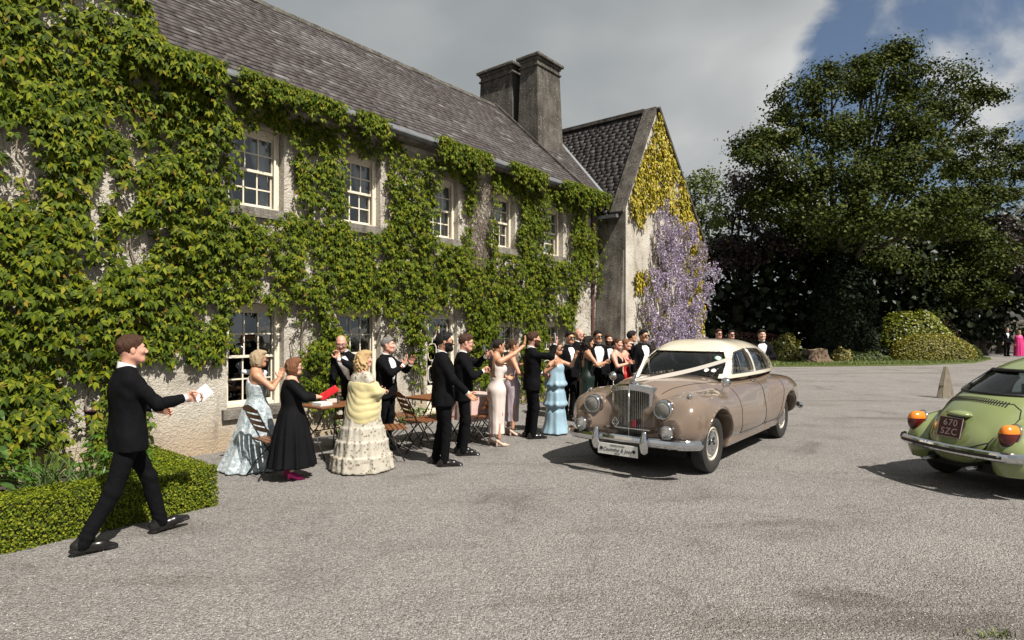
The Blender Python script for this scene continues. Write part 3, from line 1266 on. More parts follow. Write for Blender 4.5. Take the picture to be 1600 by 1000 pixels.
def in_poly(t, z, poly):
    p = np.asarray(poly, float)
    inside = np.zeros(len(t), bool)
    j = len(p) - 1
    for i in range(len(p)):
        c = ((p[i, 1] > z) != (p[j, 1] > z)) & (t < (p[j, 0] - p[i, 0]) * (z - p[i, 1]) / (p[j, 1] - p[i, 1] + 1e-12) + p[i, 0])
        inside ^= c
        j = i
    return inside


BARE = [
    [(-0.61, 1.3), (-0.42, 1.4), (0.0, 1.35), (0.36, 1.39), (0.73, 1.41), (0.73, -0.14), (-0.61, 0.0)],
    [(-0.03, 2.13), (0.41, 2.05), (0.27, 1.84), (0.0, 1.81)],
    [(1.47, 2.19), (1.73, 1.97), (1.63, 1.34), (1.73, 0.8), (1.92, 0.36), (1.92, -0.29), (1.38, -0.2)],
    [(2.48, 0.41), (2.71, 0.84), (2.88, 1.29), (4.09, 1.24), (4.25, 0.73), (4.42, -0.57), (2.34, -0.24)],
    [(3.31, 2.04), (3.8, 1.99), (3.84, 1.25), (3.31, 1.27)],
    [(4.34, 1.99), (4.56, 2.28), (5.57, 2.31), (5.73, 1.73), (5.65, -0.76), (4.29, -0.55)],
    [(5.89, 5.35), (6.36, 5.44), (6.54, 4.93), (6.32, 3.45), (5.94, 2.85), (5.77, 3.68)],
    [(10.06, 3.27), (10.89, 3.15), (11.71, 2.63), (11.71, -1.7), (9.43, -1.35), (9.74, 1.7)],
    [(1.38, 4.9), (1.59, 4.87), (1.63, 3.75), (1.38, 3.63)], [(3.34, 4.82), (3.52, 4.76), (3.52, 3.77), (3.34, 3.67)],
    [(5.41, 4.87), (5.61, 4.87), (5.57, 3.72), (5.41, 3.64)], [(7.25, 4.78), (7.52, 4.79), (7.42, 3.71), (7.25, 3.66)],
    [(9.31, 4.57), (9.68, 4.58), (9.62, 3.67), (9.31, 3.59)],
    [(-1.57, 1.15), (-1.30, 1.21), (-1.34, 0.0), (-1.58, 0.0)], [(-0.96, 4.74), (-0.74, 4.77), (-0.79, 4.40), (-0.94, 4.42)],
    [(-1.35, 3.65), (-1.15, 3.60), (-1.17, 2.90), (-1.30, 2.95)], [(-0.97, 2.98), (-0.82, 2.95), (-0.84, 2.45), (-0.95, 2.5)],
    [(0.75, 2.79), (1.16, 2.92), (1.38, 2.58), (0.85, 2.35)],
    [(1.85, 0.5), (2.5, 0.5), (2.5, -0.1), (1.85, -0.1)],
    [(-0.30, 1.62), (-0.12, 1.66), (-0.15, 1.2), (-0.32, 1.2)],
]
WIN_MASK = [(a - 0.00, b + 0.0, UP_Z[0] - 0.06, UP_Z[1] - 0.02) for a, b in UPPER] + [(o[0] - 0.02, o[1] + 0.02, o[2] - 0.12, o[3] - 0.02) for o in LOWER]


def vine_cover(t, z):
    """0..1 how thick the creeper is at a point of the wall"""
    ok = np.ones(len(t))
    for p in BARE:
        ok[in_poly(t, z, p)] = 0
    for a, b, c, d in WIN_MASK:
        ok[(t > a) & (t < b) & (z > c) & (z < d)] = 0
    ok[(z > 5.42) & (t > -0.55)] = 0
    ok[(t > 11.0)] = 0
    P = np.stack([t, np.zeros_like(t), z], 1)
    n1 = fbm(P + 11.3, 1.5, 3)
    gap = np.clip((n1 - 0.27) / 0.10, 0, 1)
    thin = np.where((t > -1.9) & (t < -0.3), np.clip((fbm(P + 3.7, 2.6, 2) - 0.30) / 0.10, 0, 1), 1)
    low = np.clip((z + 0.1 - 0.9 * fbm(P + 29.0, 1.1, 2)) / 0.25, 0, 1)
    return ok * gap * thin * low


def palmate_leaf(seed, wide=1.0):
    """five drooping leaflets on one stalk; unit size, tip hangs towards -Y, face +Z"""
    r_ = np.random.default_rng(seed)
    V, F = [], []
    for k, a in enumerate((-1.35, -0.68, 0.0, 0.68, 1.35)):
        a += r_.normal(0, 0.10)
        L = (0.62, 0.86, 1.0, 0.86, 0.62)[k] * r_.uniform(0.9, 1.1) * 0.62
        wd = L * 0.21 * wide * r_.uniform(0.85, 1.15)
        dr_ = np.array([math.sin(a), -math.cos(a), 0])
        sd = np.array([math.cos(a), math.sin(a), 0])
        i = len(V)
        droop = r_.uniform(0.15, 0.5)
        fold = r_.uniform(0.25, 0.6) * wd

        def pt(u, v):
            z = -droop * L * u * u + (fold * abs(v) / wd if v else 0) - 0.02
            return tuple(dr_ * (0.06 + L * u) + sd * v + np.array([0, 0, z]))
        V += [pt(0, 0), pt(0.52, -wd * 1.08), pt(0.52, 0), pt(0.52, wd * 1.08), pt(1.0, 0)]
        F += [(i, i + 1, i + 2), (i, i + 2, i + 3), (i + 1, i + 4, i + 2), (i + 2, i + 4, i + 3)]
    return np.array(V, np.float32), np.array(F)


LEAVES = [palmate_leaf(s) for s in range(6)]


def orient(normal, down, twist):
    """rotation arrays: local z -> normal, local -y -> down (made perpendicular), turned by twist"""
    n = normal / np.linalg.norm(normal, axis=1)[:, None]
    y = -(down - n * np.einsum('ij,ij->i', down, n)[:, None])
    y /= np.linalg.norm(y, axis=1)[:, None] + 1e-9
    x = np.cross(y, n)
    c, s = np.cos(twist)[:, None], np.sin(twist)[:, None]
    x2, y2 = x * c + y * s, -x * s + y * c
    return np.stack([x2, y2, n], 2)


def scatter_mesh(shapes, pos, rot, size, pick):
    parts = []
    for k, (V, F) in enumerate(shapes):
        i = np.where(pick == k)[0]
        if not len(i):
            continue
        W = np.einsum('nij,vj->nvi', rot[i], V) * size[i][:, None, None] + pos[i][:, None, :]
        parts.append((W.reshape(-1, 3), (F[None] + len(V) * np.arange(len(i))[:, None, None]).reshape(-1, F.shape[1]), 0))
    V, F, _ = join_np(parts)
    return V, F


HB = np.array([[HD1[0], HD2[0], 0], [HD1[1], HD2[1], 0], [0, 0, 1]])    # (t,n,z) -> world directions


def h2w(T):
    return T @ HB.T + np.array([HA[0], HA[1], 0])


def grow_creeper():
    # shoots: root on the wall, arch out and hang down, carrying leaves
    N = 8900
    t = rng.uniform(-4.6, 11.0, N)
    z = rng.uniform(-0.05, 5.6, N)
    N2 = 1500
    t = np.concatenate([t, rng.uniform(-5.0, -0.55, N2)])
    z = np.concatenate([z, rng.uniform(5.4, 10.2, N2)])
    # shoots that have climbed over the gutter in places
    t3 = rng.uniform(-0.9, 11.0, 980)
    t3 = t3[(fbm(np.stack([t3, 0 * t3, 0 * t3], 1) + 77, 0.9, 2) > 0.47) | (t3 < 0.2)]
    c = vine_cover(t, z)
    k = rng.random(len(t)) < c * (0.6 + 0.3 * (fbm(np.stack([t, 0 * t, z], 1) + 61, 2.4, 2) > 0.45))
    t, z, c = t[k], z[k], c[k]
    over = np.concatenate([np.zeros(len(t), bool), np.ones(len(t3), bool)])
    t, z = np.concatenate([t, t3]), np.concatenate([z, rng.uniform(5.36, 5.60, len(t3))])
    P = np.stack([t, 0 * t, z], 1)
    thick = np.clip((fbm(P + 51.0, 0.9, 2) - 0.35) / 0.3, 0.1, 1.0)
    lvl, nrm, dwn, siz = [], [], [], []
    for i in range(len(t)):
        L = rng.uniform(0.10, 0.42) * (0.6 + 0.6 * thick[i])
        out = rng.uniform(0.05, 0.22) * (0.3 + thick[i])
        ta = rng.normal(0, 0.5)
        m = int(rng.integers(5, 11))
        for j in range(m):
            u = (j + rng.random() * 0.6) / m
            lt_ = t[i] + math.sin(ta) * L * u + rng.normal(0, 0.05)
            ln_ = (0.38 if over[i] else 0.05) + out * math.sin(u * 2.1) * (0.5 if over[i] else 1) + abs(rng.normal(0, 0.03))
            lz_ = z[i] + 0.10 - L * u * u * 1.1 + rng.normal(0, 0.05)
            lvl.append((lt_, ln_, lz_))
            nrm.append((rng.normal(0.05, 0.32), 0.95, 0.55 + rng.normal(0, 0.32)))
            dwn.append((rng.normal(0, 0.4), 0.15, -1.0))
            siz.append(0.075 + 0.10 * rng.random() ** 0.8 + 0.035 * (t[i] < 0.3))
    T = np.array(lvl, np.float32)
    inside = np.zeros(len(T), bool)
    for a, b, c_, d in WIN_MASK[:]:
        inside |= (T[:, 0] > a + 0.10) & (T[:, 0] < b - 0.04) & (T[:, 2] > c_) & (T[:, 2] < d - 0.12)
    inside |= (T[:, 2] > 5.62) & (T[:, 0] > -0.5)
    keep = ~inside
    T = T[keep]
    nrm, dwn, siz = np.array(nrm)[keep], np.array(dwn)[keep], np.array(siz)[keep]
    pos = h2w(T)
    rot = orient(nrm @ HB.T, dwn @ HB.T, rng.normal(0, 0.25, len(T)))
    pick = rng.integers(0, len(LEAVES), len(T))
    base = hw(-1.0, 0.1)
    plant = empty('creeper', base, 0, 'broad five-fingered green creeper covering the front wall of the house', 'climber')
    off_ = np.array(base, np.float32)
    dc = np.linalg.norm(pos - CAM_P, axis=1)
    ppx = 800 + 940 * pos[:, 0] / pos[:, 1]
    ppy = 512 + 940 * (1.84 - pos[:, 2]) / pos[:, 1]
    # the 300 leaves that show largest: near, in the frame and on the outside of the mass
    score = siz / dc * (1 + 1.2 * np.clip(T[:, 1], 0, 0.4)) * ((ppx > 6) & (ppy > 6) & (ppy < 760))
    order = np.argsort(-score)
    protos = []
    for V, F in LEAVES:
        me = np_mesh('leaf', V, F, smooth=True)
        me.materials.append(M_CREEPER)
        protos.append(me)
    for i in order[:300]:
        M = Matrix([[*(rot[i][r_] * siz[i]), pos[i][r_] - off_[r_]] for r_ in range(3)] + [[0, 0, 0, 1]])
        inst('leaf', protos[pick[i]], plant, M)
    rest = order[300:]
    V, F = scatter_mesh(LEAVES, pos[rest] - off_, rot[rest], siz[rest], pick[rest])
    o = mesh_obj('foliage', np_mesh('foliage', V, F, smooth=True), M_CREEPER, plant)
    o['kind'] = 'stuff'
    # woody stems wandering up the wall
    stems = MB()
    for k in range(46):
        tt_ = rng.uniform(-4.2, 10.8)
        zz_ = rng.uniform(-0.02, 0.4) if rng.random() < 0.55 else rng.uniform(0.5, 3.0)
        pts, rad = [], []
        r0 = rng.uniform(0.007, 0.024)
        n_ = int(rng.integers(8, 26))
        for j in range(n_):
            tt_ += rng.normal(0, 0.06)
            zz_ += rng.uniform(0.12, 0.26)
            if zz_ > 5.35 or in_poly(np.array([tt_]), np.array([zz_]), BARE[0])[0]:
                break
            if any(a - 0.03 < tt_ < b + 0.03 and c_ - 0.05 < zz_ < d for a, b, c_, d in WIN_MASK):
                tt_ += 0.25
                if any(a < tt_ < b and c_ < zz_ < d for a, b, c_, d in WIN_MASK):
                    break
            pts.append(Vector(h2w(np.array([[tt_, 0.055 + 0.02 * rng.random(), zz_]]))[0] - off_))
            rad.append(r0 * (1 - 0.6 * j / n_))
        if len(pts) > 2:
            stems.tube(pts, rad, 5)
    # matted bare twigs where leaves are thin
    def twig(t_, z_, L):
        pts = []
        a = rng.uniform(-2.6, -0.5)
        for j in range(4):
            pts.append(Vector(h2w(np.array([[t_, 0.03 + 0.05 * rng.random(), z_]]))[0] - off_))
            a += rng.normal(0, 0.5)
            t_ += math.cos(a) * L / 3
            z_ += math.sin(a) * L / 3
        stems.tube(pts, [0.005, 0.004, 0.003, 0.002], 3, cap=False)
    for k in range(2600):
        t_, z_ = rng.uniform(-3.2, 10.9), rng.uniform(0.7, 5.35)
        if any(a - 0.02 < t_ < b + 0.05 and c_ - 0.1 < z_ < d + 0.05 for a, b, c_, d in WIN_MASK):
            continue
        if in_poly(np.array([t_]), np.array([z_]), BARE[0])[0] or in_poly(np.array([t_]), np.array([z_]), BARE[3])[0]:
            continue
        twig(t_, z_, rng.uniform(0.15, 0.5))
    for k in range(520):
        twig(rng.uniform(5.7, 6.6), rng.uniform(2.6, 5.3), rng.uniform(0.3, 0.7))
    stems.build('stem', M_BARK, plant)
    return plant


grow_creeper()

# ------------------------------------------------------------------ golden ivy and wisteria on the gable
diamond = (np.array([[0, 0.1, 0], [-0.42, -0.28, 0.10], [0, -0.30, -0.03], [0.42, -0.28, 0.10], [0, -1.0, -0.22]], np.float32),
           np.array([[0, 1, 2], [0, 2, 3], [1, 4, 2], [2, 4, 3]]))
M_IVY = leaf_material('golden_ivy', [(0.0, (0.11, 0.10, 0.008)), (0.3, (0.24, 0.20, 0.012)), (0.7, (0.36, 0.29, 0.018)), (0.93, (0.45, 0.36, 0.04)), (1.0, (0.30, 0.12, 0.02))], 0.18)
IVY = [[(13.15, 8.38), (11.30, 5.55), (11.36, 5.0), (12.06, 4.78), (12.5, 5.35), (13.6, 5.55), (15.05, 5.1), (16.0, 4.2), (16.5, 4.4), (16.4, 5.0), (13.25, 8.35)],
       [(15.6, 4.5), (16.55, 4.8), (16.6, 2.79), (16.65, 0.9), (15.2, 0.9)], [(11.7, 3.4), (12.5, 3.5), (12.35, 2.95), (11.7, 2.9)]]
WIS = [(12.8, 5.74), (13.55, 5.73), (14.25, 5.24), (15.25, 4.8), (16.06, 4.61), (16.8, 4.15), (16.7, 3.49), (16.1, 2.87), (15.57, 2.1),
       (15.79, 1.0), (11.9, 1.0), (11.66, 2.6), (12.06, 3.27), (12.55, 3.49), (12.63, 4.73)]
N = 26000
t, z = rng.uniform(11.2, 16.8, N), rng.uniform(0.8, 8.5, N)
ok = np.zeros(N, bool)
for p in IVY:
    ok |= in_poly(t + rng.normal(0, 0.06, N), z + rng.normal(0, 0.08, N), p)
ok &= z < np.array([gtop(q) for q in np.clip(t, WT0, WT1)]) - 0.02
P = np.stack([t, 0 * t, z], 1)
ok &= (fbm(P + 5, 1.6, 3) > 0.33) | (rng.random(N) < 0.25)
t, z, P = t[ok], z[ok], P[ok]
n_ = WN + 0.05 + 0.22 * np.clip(fbm(P + 9, 2.2, 2) - 0.25, 0, 1) * rng.random(len(t)) ** 0.6
pos = h2w(np.stack([t, n_, z], 1))
nn = np.stack([rng.normal(0, 0.35, len(t)), np.full(len(t), 0.9), 0.5 + rng.normal(0, 0.35, len(t))], 1)
rot = orient(nn @ HB.T, np.tile([0.0, 0, -1.0], (len(t), 1)), rng.normal(0, 0.5, len(t)))
b0 = np.array(hw(15.9, WN + 0.1), np.float32)
V, F = scatter_mesh([diamond], pos - b0, rot, rng.uniform(0.07, 0.135, len(t)), np.zeros(len(t), int))
ivy = empty('golden_ivy', b0, 0, 'yellow-green ivy filling the top of the gable wall', 'climber')
o = mesh_obj('foliage', np_mesh('foliage', V, F), M_IVY, ivy)
o['kind'] = 'stuff'
s = MB()
for k in range(7):
    tt_, zz_ = rng.uniform(15.3, 16.3), 0.0
    pts = []
    for j in range(24):
        pts.append(Vector(h2w(np.array([[tt_, WN + 0.07, zz_]]))[0] - b0))
        zz_ += 0.25
        tt_ += rng.normal(-0.06, 0.06)
        if zz_ > gtop(min(max(tt_, WT0), WT1)) - 0.3:
            break
    s.tube(pts, [0.03 * (1 - 0.8 * j / len(pts)) for j in range(len(pts))], 5)
s.build('stem', M_BARK, ivy)


def raceme_mesh(seed):
    r_ = np.random.default_rng(seed)
    V, F = [], []
    n = 90
    for k in range(n):
        u = (k + r_.random()) / n
        a = r_.random() * 6.283
        rad = (0.30 * (1 - u) ** 0.8 + 0.03) * r_.uniform(0.5, 1.0)
        c = np.array([rad * math.cos(a), rad * math.sin(a), -u * 1.0])
        d1_ = r_.normal(0, 1, 3)
        d1_ /= np.linalg.norm(d1_)
        d2_ = np.cross(d1_, r_.normal(0, 1, 3))
        d2_ /= np.linalg.norm(d2_)
        s_ = 0.085 * (1 - 0.45 * u)
        i = len(V)
        V += [c - d1_ * s_, c - d2_ * s_ * 0.7, c + d1_ * s_, c + d2_ * s_ * 0.7]
        F.append((i, i + 1, i + 2, i + 3))
    return np_mesh('raceme', np.array(V), np.array(F))


M_WIS = leaf_material('wisteria_petal', [(0.0, (0.18, 0.13, 0.26)), (0.4, (0.31, 0.245, 0.405)), (0.75, (0.43, 0.37, 0.51)), (1.0, (0.62, 0.57, 0.66))], 0.22, 0.6)
RAC = []
for s_ in range(5):
    me = raceme_mesh(100 + s_)
    me.materials.append(M_WIS)
    RAC.append(me)
b0 = np.array(hw(13.9, WN + 0.15), np.float32)
wis = empty('wisteria', b0, 0, 'wisteria with hanging lilac flower clusters trained up the gable wall', 'climber')
cand = 0
while cand < 290:
    t_, z_ = rng.uniform(11.6, 17.2), rng.uniform(1.2, 5.8)
    if not in_poly(np.array([t_]), np.array([z_]), WIS)[0]:
        continue
    den_ = fbm(np.array([[t_, 3.0, z_]]), 1.1, 2)[0]
    if rng.random() > np.clip((den_ - 0.36) / 0.14, 0.04, 1):
        continue
    out = 0.10 + 0.55 * rng.random() * (0.35 + 0.65 * np.clip((den_ - 0.4) / 0.2, 0, 1))
    p = h2w(np.array([[t_, WN + out, z_ + 0.2]]))[0] - b0
    L = rng.uniform(0.32, 0.55)
    M = Matrix.Translation(Vector(p)) @ Euler((rng.normal(0, 0.2), rng.normal(0, 0.2), rng.random() * 6.28)).to_matrix().to_4x4() @ Matrix.Diagonal((L * 0.85, L * 0.85, L, 1))
    inst('raceme', RAC[int(rng.integers(0, 5))], wis, M)
    cand += 1
s = MB()
for k in range(16):
    tt_, zz_ = 13.7 + rng.normal(0, 0.35), 0.0
    pts = []
    drift = rng.normal(0, 0.12)
    for j in range(26):
        pts.append(Vector(h2w(np.array([[tt_, WN + 0.08 + 0.10 * rng.random(), zz_]]))[0] - b0))
        zz_ += 0.2
        tt_ += drift + rng.normal(0, 0.09)
        if not in_poly(np.array([tt_]), np.array([max(zz_, 1.1)]), WIS)[0] or zz_ > 5.4:
            break
    if len(pts) > 3:
        s.tube(pts, [0.05 * (1 - 0.85 * j / len(pts)) for j in range(len(pts))], 6)
s.build('stem', M_BARK, wis)
M_BRONZE = leaf_material('wisteria_leaf', [(0, (0.10, 0.08, 0.02)), (0.5, (0.16, 0.15, 0.03)), (1, (0.20, 0.13, 0.05))], 0.3)
N = 1500
t, z = rng.uniform(11.7, 16.9, N), rng.uniform(1.0, 5.8, N)
k = in_poly(t, z, WIS) & (fbm(np.stack([t, 0 * t, z], 1) + 3, 1.4, 2) < 0.52)
t, z = t[k], z[k]
pos = h2w(np.stack([t, WN + 0.1 + 0.3 * rng.random(len(t)), z], 1)) - b0
nn = np.stack([rng.normal(0, 0.5, len(t)), np.full(len(t), 0.8), 0.4 + rng.normal(0, 0.4, len(t))], 1)
V, F = scatter_mesh([diamond], pos, orient(nn @ HB.T, np.tile([0.0, 0, -1.0], (len(t), 1)), rng.normal(0, 0.8, len(t))), rng.uniform(0.06, 0.13, len(t)), np.zeros(len(t), int))
o = mesh_obj('foliage', np_mesh('foliage', V, F), M_BRONZE, wis)
o['kind'] = 'stuff'

# ================================================================== clipped box hedge and the bed behind it
M_BOX = leaf_material('box_leaf', [(0.0, (0.055, 0.085, 0.006)), (0.5, (0.125, 0.165, 0.010)), (0.85, (0.20, 0.225, 0.016)), (1.0, (0.26, 0.26, 0.03))], 0.2, 0.6, spec=0.12)
M_SOIL = mat('bed_soil', (0.06, 0.042, 0.03), 0.95, var=0.4, vscale=9, bump=1.0, bscale=25, bdist=0.05)
g = MB()
g.poly([hw(-6, 0.02, 0.03), hw(-6, 2.5, 0.03), hw(-1.05, 2.5, 0.03), hw(-1.05, 0.02, 0.03)])
tag(g.build('bed_soil', M_SOIL), kind='structure')
small = (np.array([[0, 0.5, 0], [-0.36, 0, 0.10], [0, -0.5, 0], [0.36, 0, 0.10]], np.float32), np.array([[0, 1, 2, 3]]))


def hedge_top(t, n):
    return 0.42 + 0.045 * (fbm(np.stack([t, n, 0 * t], 1) + 2.0, 2.6, 2) - 0.5)


def leaf_shell(boxes, dens, bump=0.05):
    """surface points of a union of boxes in (t,n,z), dropped where another box covers them"""
    Ps, Ns = [], []
    for bi, (t0, t1, n0, n1, z1) in enumerate(boxes):
        for ax, (u0, u1, v0, v1) in (('top', (t0, t1, n0, n1)), ('f', (t0, t1, 0, z1)), ('b', (t0, t1, 0, z1)), ('l', (n0, n1, 0, z1)), ('r', (n0, n1, 0, z1))):
            m = int((u1 - u0) * (v1 - v0) * dens)
            u, v = rng.uniform(u0, u1, m), rng.uniform(v0, v1, m)
            if ax == 'top':
                p, nv = np.stack([u, v, np.full(m, z1)], 1), (0, 0, 1)
            elif ax == 'f':
                p, nv = np.stack([u, np.full(m, n1), v], 1), (0, 1, 0)
            elif ax == 'b':
                p, nv = np.stack([u, np.full(m, n0), v], 1), (0, -1, 0)
            elif ax == 'l':
                p, nv = np.stack([np.full(m, t0), u, v], 1), (-1, 0, 0)
            else:
                p, nv = np.stack([np.full(m, t1), u, v], 1), (1, 0, 0)
            keep_ = np.ones(m, bool)
            for bj, (a0, a1, c0, c1, e1) in enumerate(boxes):
                if bj != bi:
                    keep_ &= ~((p[:, 0] > a0 + 0.01) & (p[:, 0] < a1 - 0.01) & (p[:, 1] > c0 + 0.01) & (p[:, 1] < c1 - 0.01) & (p[:, 2] < e1 + 0.02))
            Ps.append(p[keep_])
            Ns.append(np.tile(nv, (keep_.sum(), 1)))
    p, nv = np.concatenate(Ps), np.concatenate(Ns).astype(float)
    wob = (fbm(p + 4.0, 4.0, 3) - 0.5) * 2 * bump
    # soften arrises
    p = p + nv * (wob[:, None] + rng.normal(0, 0.010, (len(p), 1)) - 0.012 * rng.random((len(p), 1)))
    p += rng.normal(0, 0.004, p.shape)
    return p, nv


HBOX = [(-4.6, -0.89, 2.27, 2.69, 0.415), (-1.34, -0.89, 0.62, 2.3, 0.41)]
p, nv = leaf_shell(HBOX, 7600, 0.035)
nn = nv + rng.normal(0, 0.55, p.shape) + np.array([0, 0, 0.25])
b0 = np.array(hw(-1.2, 2.4), np.float32)
pos = h2w(p) - b0
rot = orient(nn @ HB.T, rng.normal(0, 1, p.shape), rng.random(len(p)) * 6.28)
V, F = scatter_mesh([small], pos, rot, rng.uniform(0.014, 0.028, len(p)), np.zeros(len(p), int))
hedge = empty('box_hedge', b0, 0, 'low clipped box hedge turning a corner round the flower bed', 'hedge')
o = mesh_obj('foliage', np_mesh('foliage', V, F), M_BOX, hedge)
o['kind'] = 'stuff'
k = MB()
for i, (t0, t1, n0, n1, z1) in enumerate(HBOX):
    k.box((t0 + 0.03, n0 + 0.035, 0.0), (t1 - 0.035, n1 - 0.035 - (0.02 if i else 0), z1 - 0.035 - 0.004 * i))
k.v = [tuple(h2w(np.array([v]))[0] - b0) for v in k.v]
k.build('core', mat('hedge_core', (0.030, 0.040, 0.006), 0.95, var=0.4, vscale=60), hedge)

# --- plants of the bed
def blade(mb, base, az, L, w_, lean, mi=0, seg=5):
    base = Vector(base)
    d = Vector((math.cos(az), math.sin(az), 0))
    s_ = Vector((-d.y, d.x, 0))
    prev = None
    for j in range(seg + 1):
        u = j / seg
        c = base + d * (lean * L * u * u) + Vector((0, 0, L * u * (1 - 0.45 * lean * u * u)))
        hw_ = w_ * (1 - u ** 2.2) + 0.0008
        cur = (c - s_ * hw_, c + d * hw_ * 0.4, c + s_ * hw_)
        if prev:
            mb.poly([prev[0], prev[1], cur[1], cur[0]], mi)
            mb.poly([prev[1], prev[2], cur[2], cur[1]], mi)
        prev = cur


def big_leaf(mb, base, az, L, w_, rise, droop, mi=0):
    base = Vector(base)
    d = Vector((math.cos(az), math.sin(az), 0))
    s_ = Vector((-d.y, d.x, 0))
    rows = []
    seg = 6
    for j in range(seg + 1):
        u = j / seg
        c = base + d * L * u + Vector((0, 0, rise * L * u - droop * L * u * u))
        hw_ = w_ * math.sin(math.pi * min(1, 0.08 + 0.92 * u) ** 0.8) * (1 if u < 1 else 0)
        wave = 0.12 * w_ * math.sin(u * 14 + az * 3)
        rows.append((c - s_ * hw_ + Vector((0, 0, 0.25 * hw_ + wave)), c, c + s_ * hw_ + Vector((0, 0, 0.25 * hw_ - wave))))
    for a, b in zip(rows[:-1], rows[1:]):
        mb.poly([a[0], a[1], b[1], b[0]], mi)
        mb.poly([a[1], a[2], b[2], b[1]], mi)


M_LILY = leaf_material('strap_leaf', [(0, (0.045, 0.085, 0.025)), (0.6, (0.09, 0.14, 0.045)), (1, (0.14, 0.18, 0.07))], 0.25)
M_BROAD = leaf_material('broad_leaf', [(0, (0.035, 0.075, 0.018)), (0.6, (0.065, 0.125, 0.03)), (1, (0.10, 0.17, 0.04))], 0.25)
M_FERN = leaf_material('cut_leaf', [(0, (0.04, 0.10, 0.012)), (1, (0.09, 0.18, 0.025))], 0.25)
M_STEM = mat('plant_stem', (0.05, 0.07, 0.025), 0.7)


def bed_plant(kind, t, n, label, h=1.0, seed=0):
    r_ = random.Random(seed)
    pl = empty(kind, hw(t, n, 0.03), 0, label, 'plant', 'plants in the bed behind the box hedge')
    if kind == 'tall_plant':
        st_ = MB()
        st_.tube([(0, 0, -0.02), (0.01, 0, h * 0.5), (0.02, 0.01, h)], [0.012, 0.010, 0.004], 6)
        st_.build('stem', M_STEM, pl, True)
        zz = 0.08
        while zz < h:
            for a in (0, 1):
                lf = MB()
                L = 0.30 * (1 - 0.62 * zz / h) * r_.uniform(0.85, 1.15)
                big_leaf(lf, (0, 0, zz), a * math.pi + zz * 9 + r_.uniform(-0.3, 0.3), L, L * 0.24, 0.7, 1.0)
                lf.build('leaf', M_BROAD, pl, True)
            zz += 0.085
    elif kind == 'strap_leaf_plant':
        for k in range(44):
            lf = MB()
            blade(lf, (r_.gauss(0, 0.09), r_.gauss(0, 0.09), 0), r_.uniform(0, 6.28), h * r_.uniform(0.6, 1.1), 0.011, r_.uniform(0.1, 0.9))
            lf.build('leaf', M_LILY, pl, True)
    elif kind == 'cut_leaf_plant':
        lf = MB()
        for k in range(130):
            a = r_.uniform(0, 6.28)
            rr = h * 0.45 * math.sqrt(r_.random())
            zz = h * (1 - (rr / (h * 0.5)) ** 2 * 0.7) * r_.uniform(0.3, 1.0)
            for q in range(4):
                big_leaf(lf, (rr * math.cos(a), rr * math.sin(a), zz), a + r_.uniform(-1.2, 1.2), 0.10, 0.016, 0.2, 0.5)
        o = lf.build('foliage', M_FERN, pl, True)
        o['kind'] = 'stuff'
    elif kind == 'poppy':
        st_ = MB()
        st_.tube([(0, 0, -0.02), (0.01, 0.01, h * 0.6), (0.0, 0.0, h)], 0.006, 6)
        st_.build('stem', M_STEM, pl, True)
        for k in range(6):
            pe = MB()
            big_leaf(pe, (0, 0, h - 0.02), k * 1.05, 0.085, 0.05, 0.75, 0.1)
            pe.build('petal', mat('dark_petal', (0.035, 0.006, 0.012), 0.6, var=0.3), pl, True)
        for k in range(5):
            lf = MB()
            big_leaf(lf, (0, 0, 0.03 + 0.05 * k), k * 1.9, 0.2, 0.03, 0.8, 0.9)
            lf.build('leaf', M_LILY, pl, True)
    return pl


bed_plant('tall_plant', -2.52, 1.75, 'tall broad-leaved plant by the left edge of the flower bed', 1.45, 1)
bed_plant('tall_plant', -2.75, 2.0, 'broad-leaved plant lowest and nearest the hedge at the left edge', 1.05, 2)
bed_plant('tall_plant', -1.10, 1.2, 'broad-leaved plant standing just behind the walking man', 1.15, 3)
bed_plant('strap_leaf_plant', -2.22, 1.95, 'clump of grey-green strap leaves, left of two in the bed', 0.72, 4)
bed_plant('strap_leaf_plant', -1.86, 1.95, 'clump of grey-green strap leaves, right of two in the bed', 0.78, 5)
bed_plant('cut_leaf_plant', -1.52, 1.75, 'bushy ferny plant with finely cut leaves behind the hedge', 0.84, 6)
bed_plant('cut_leaf_plant', -2.36, 1.5, 'low bushy plant at the foot of the creeper', 0.78, 8)
bed_plant('poppy', -1.66, 1.5, 'dark maroon poppy flower on a single stem', 0.90, 7)

# weeds at the foot of the wall behind the chairs
def weed_tuft(t, n, w_, h, label, seed):
    r_ = random.Random(seed)
    pl = empty('weed_clump', hw(t, n, 0), H_ROT, label, 'plant', 'weeds along the foot of the wall')
    lf = MB()
    for k in range(140):
        x, y = r_.gauss(0, w_ * 0.4), r_.gauss(0, 0.08)
        big_leaf(lf, (x, y, r_.uniform(0, h * 0.6)), r_.uniform(0, 6.28), 0.10, 0.022, r_.uniform(0.3, 1.2), 0.7)
    o = lf.build('foliage', M_FERN, pl, True)
    o['kind'] = 'stuff'


weed_tuft(2.55, 0.22, 0.4, 0.38, 'green weed clump growing at the wall behind the folding table', 21)
weed_tuft(4.1, 0.22, 0.5, 0.45, 'green weed clump at the wall behind the empty folding chairs', 22)
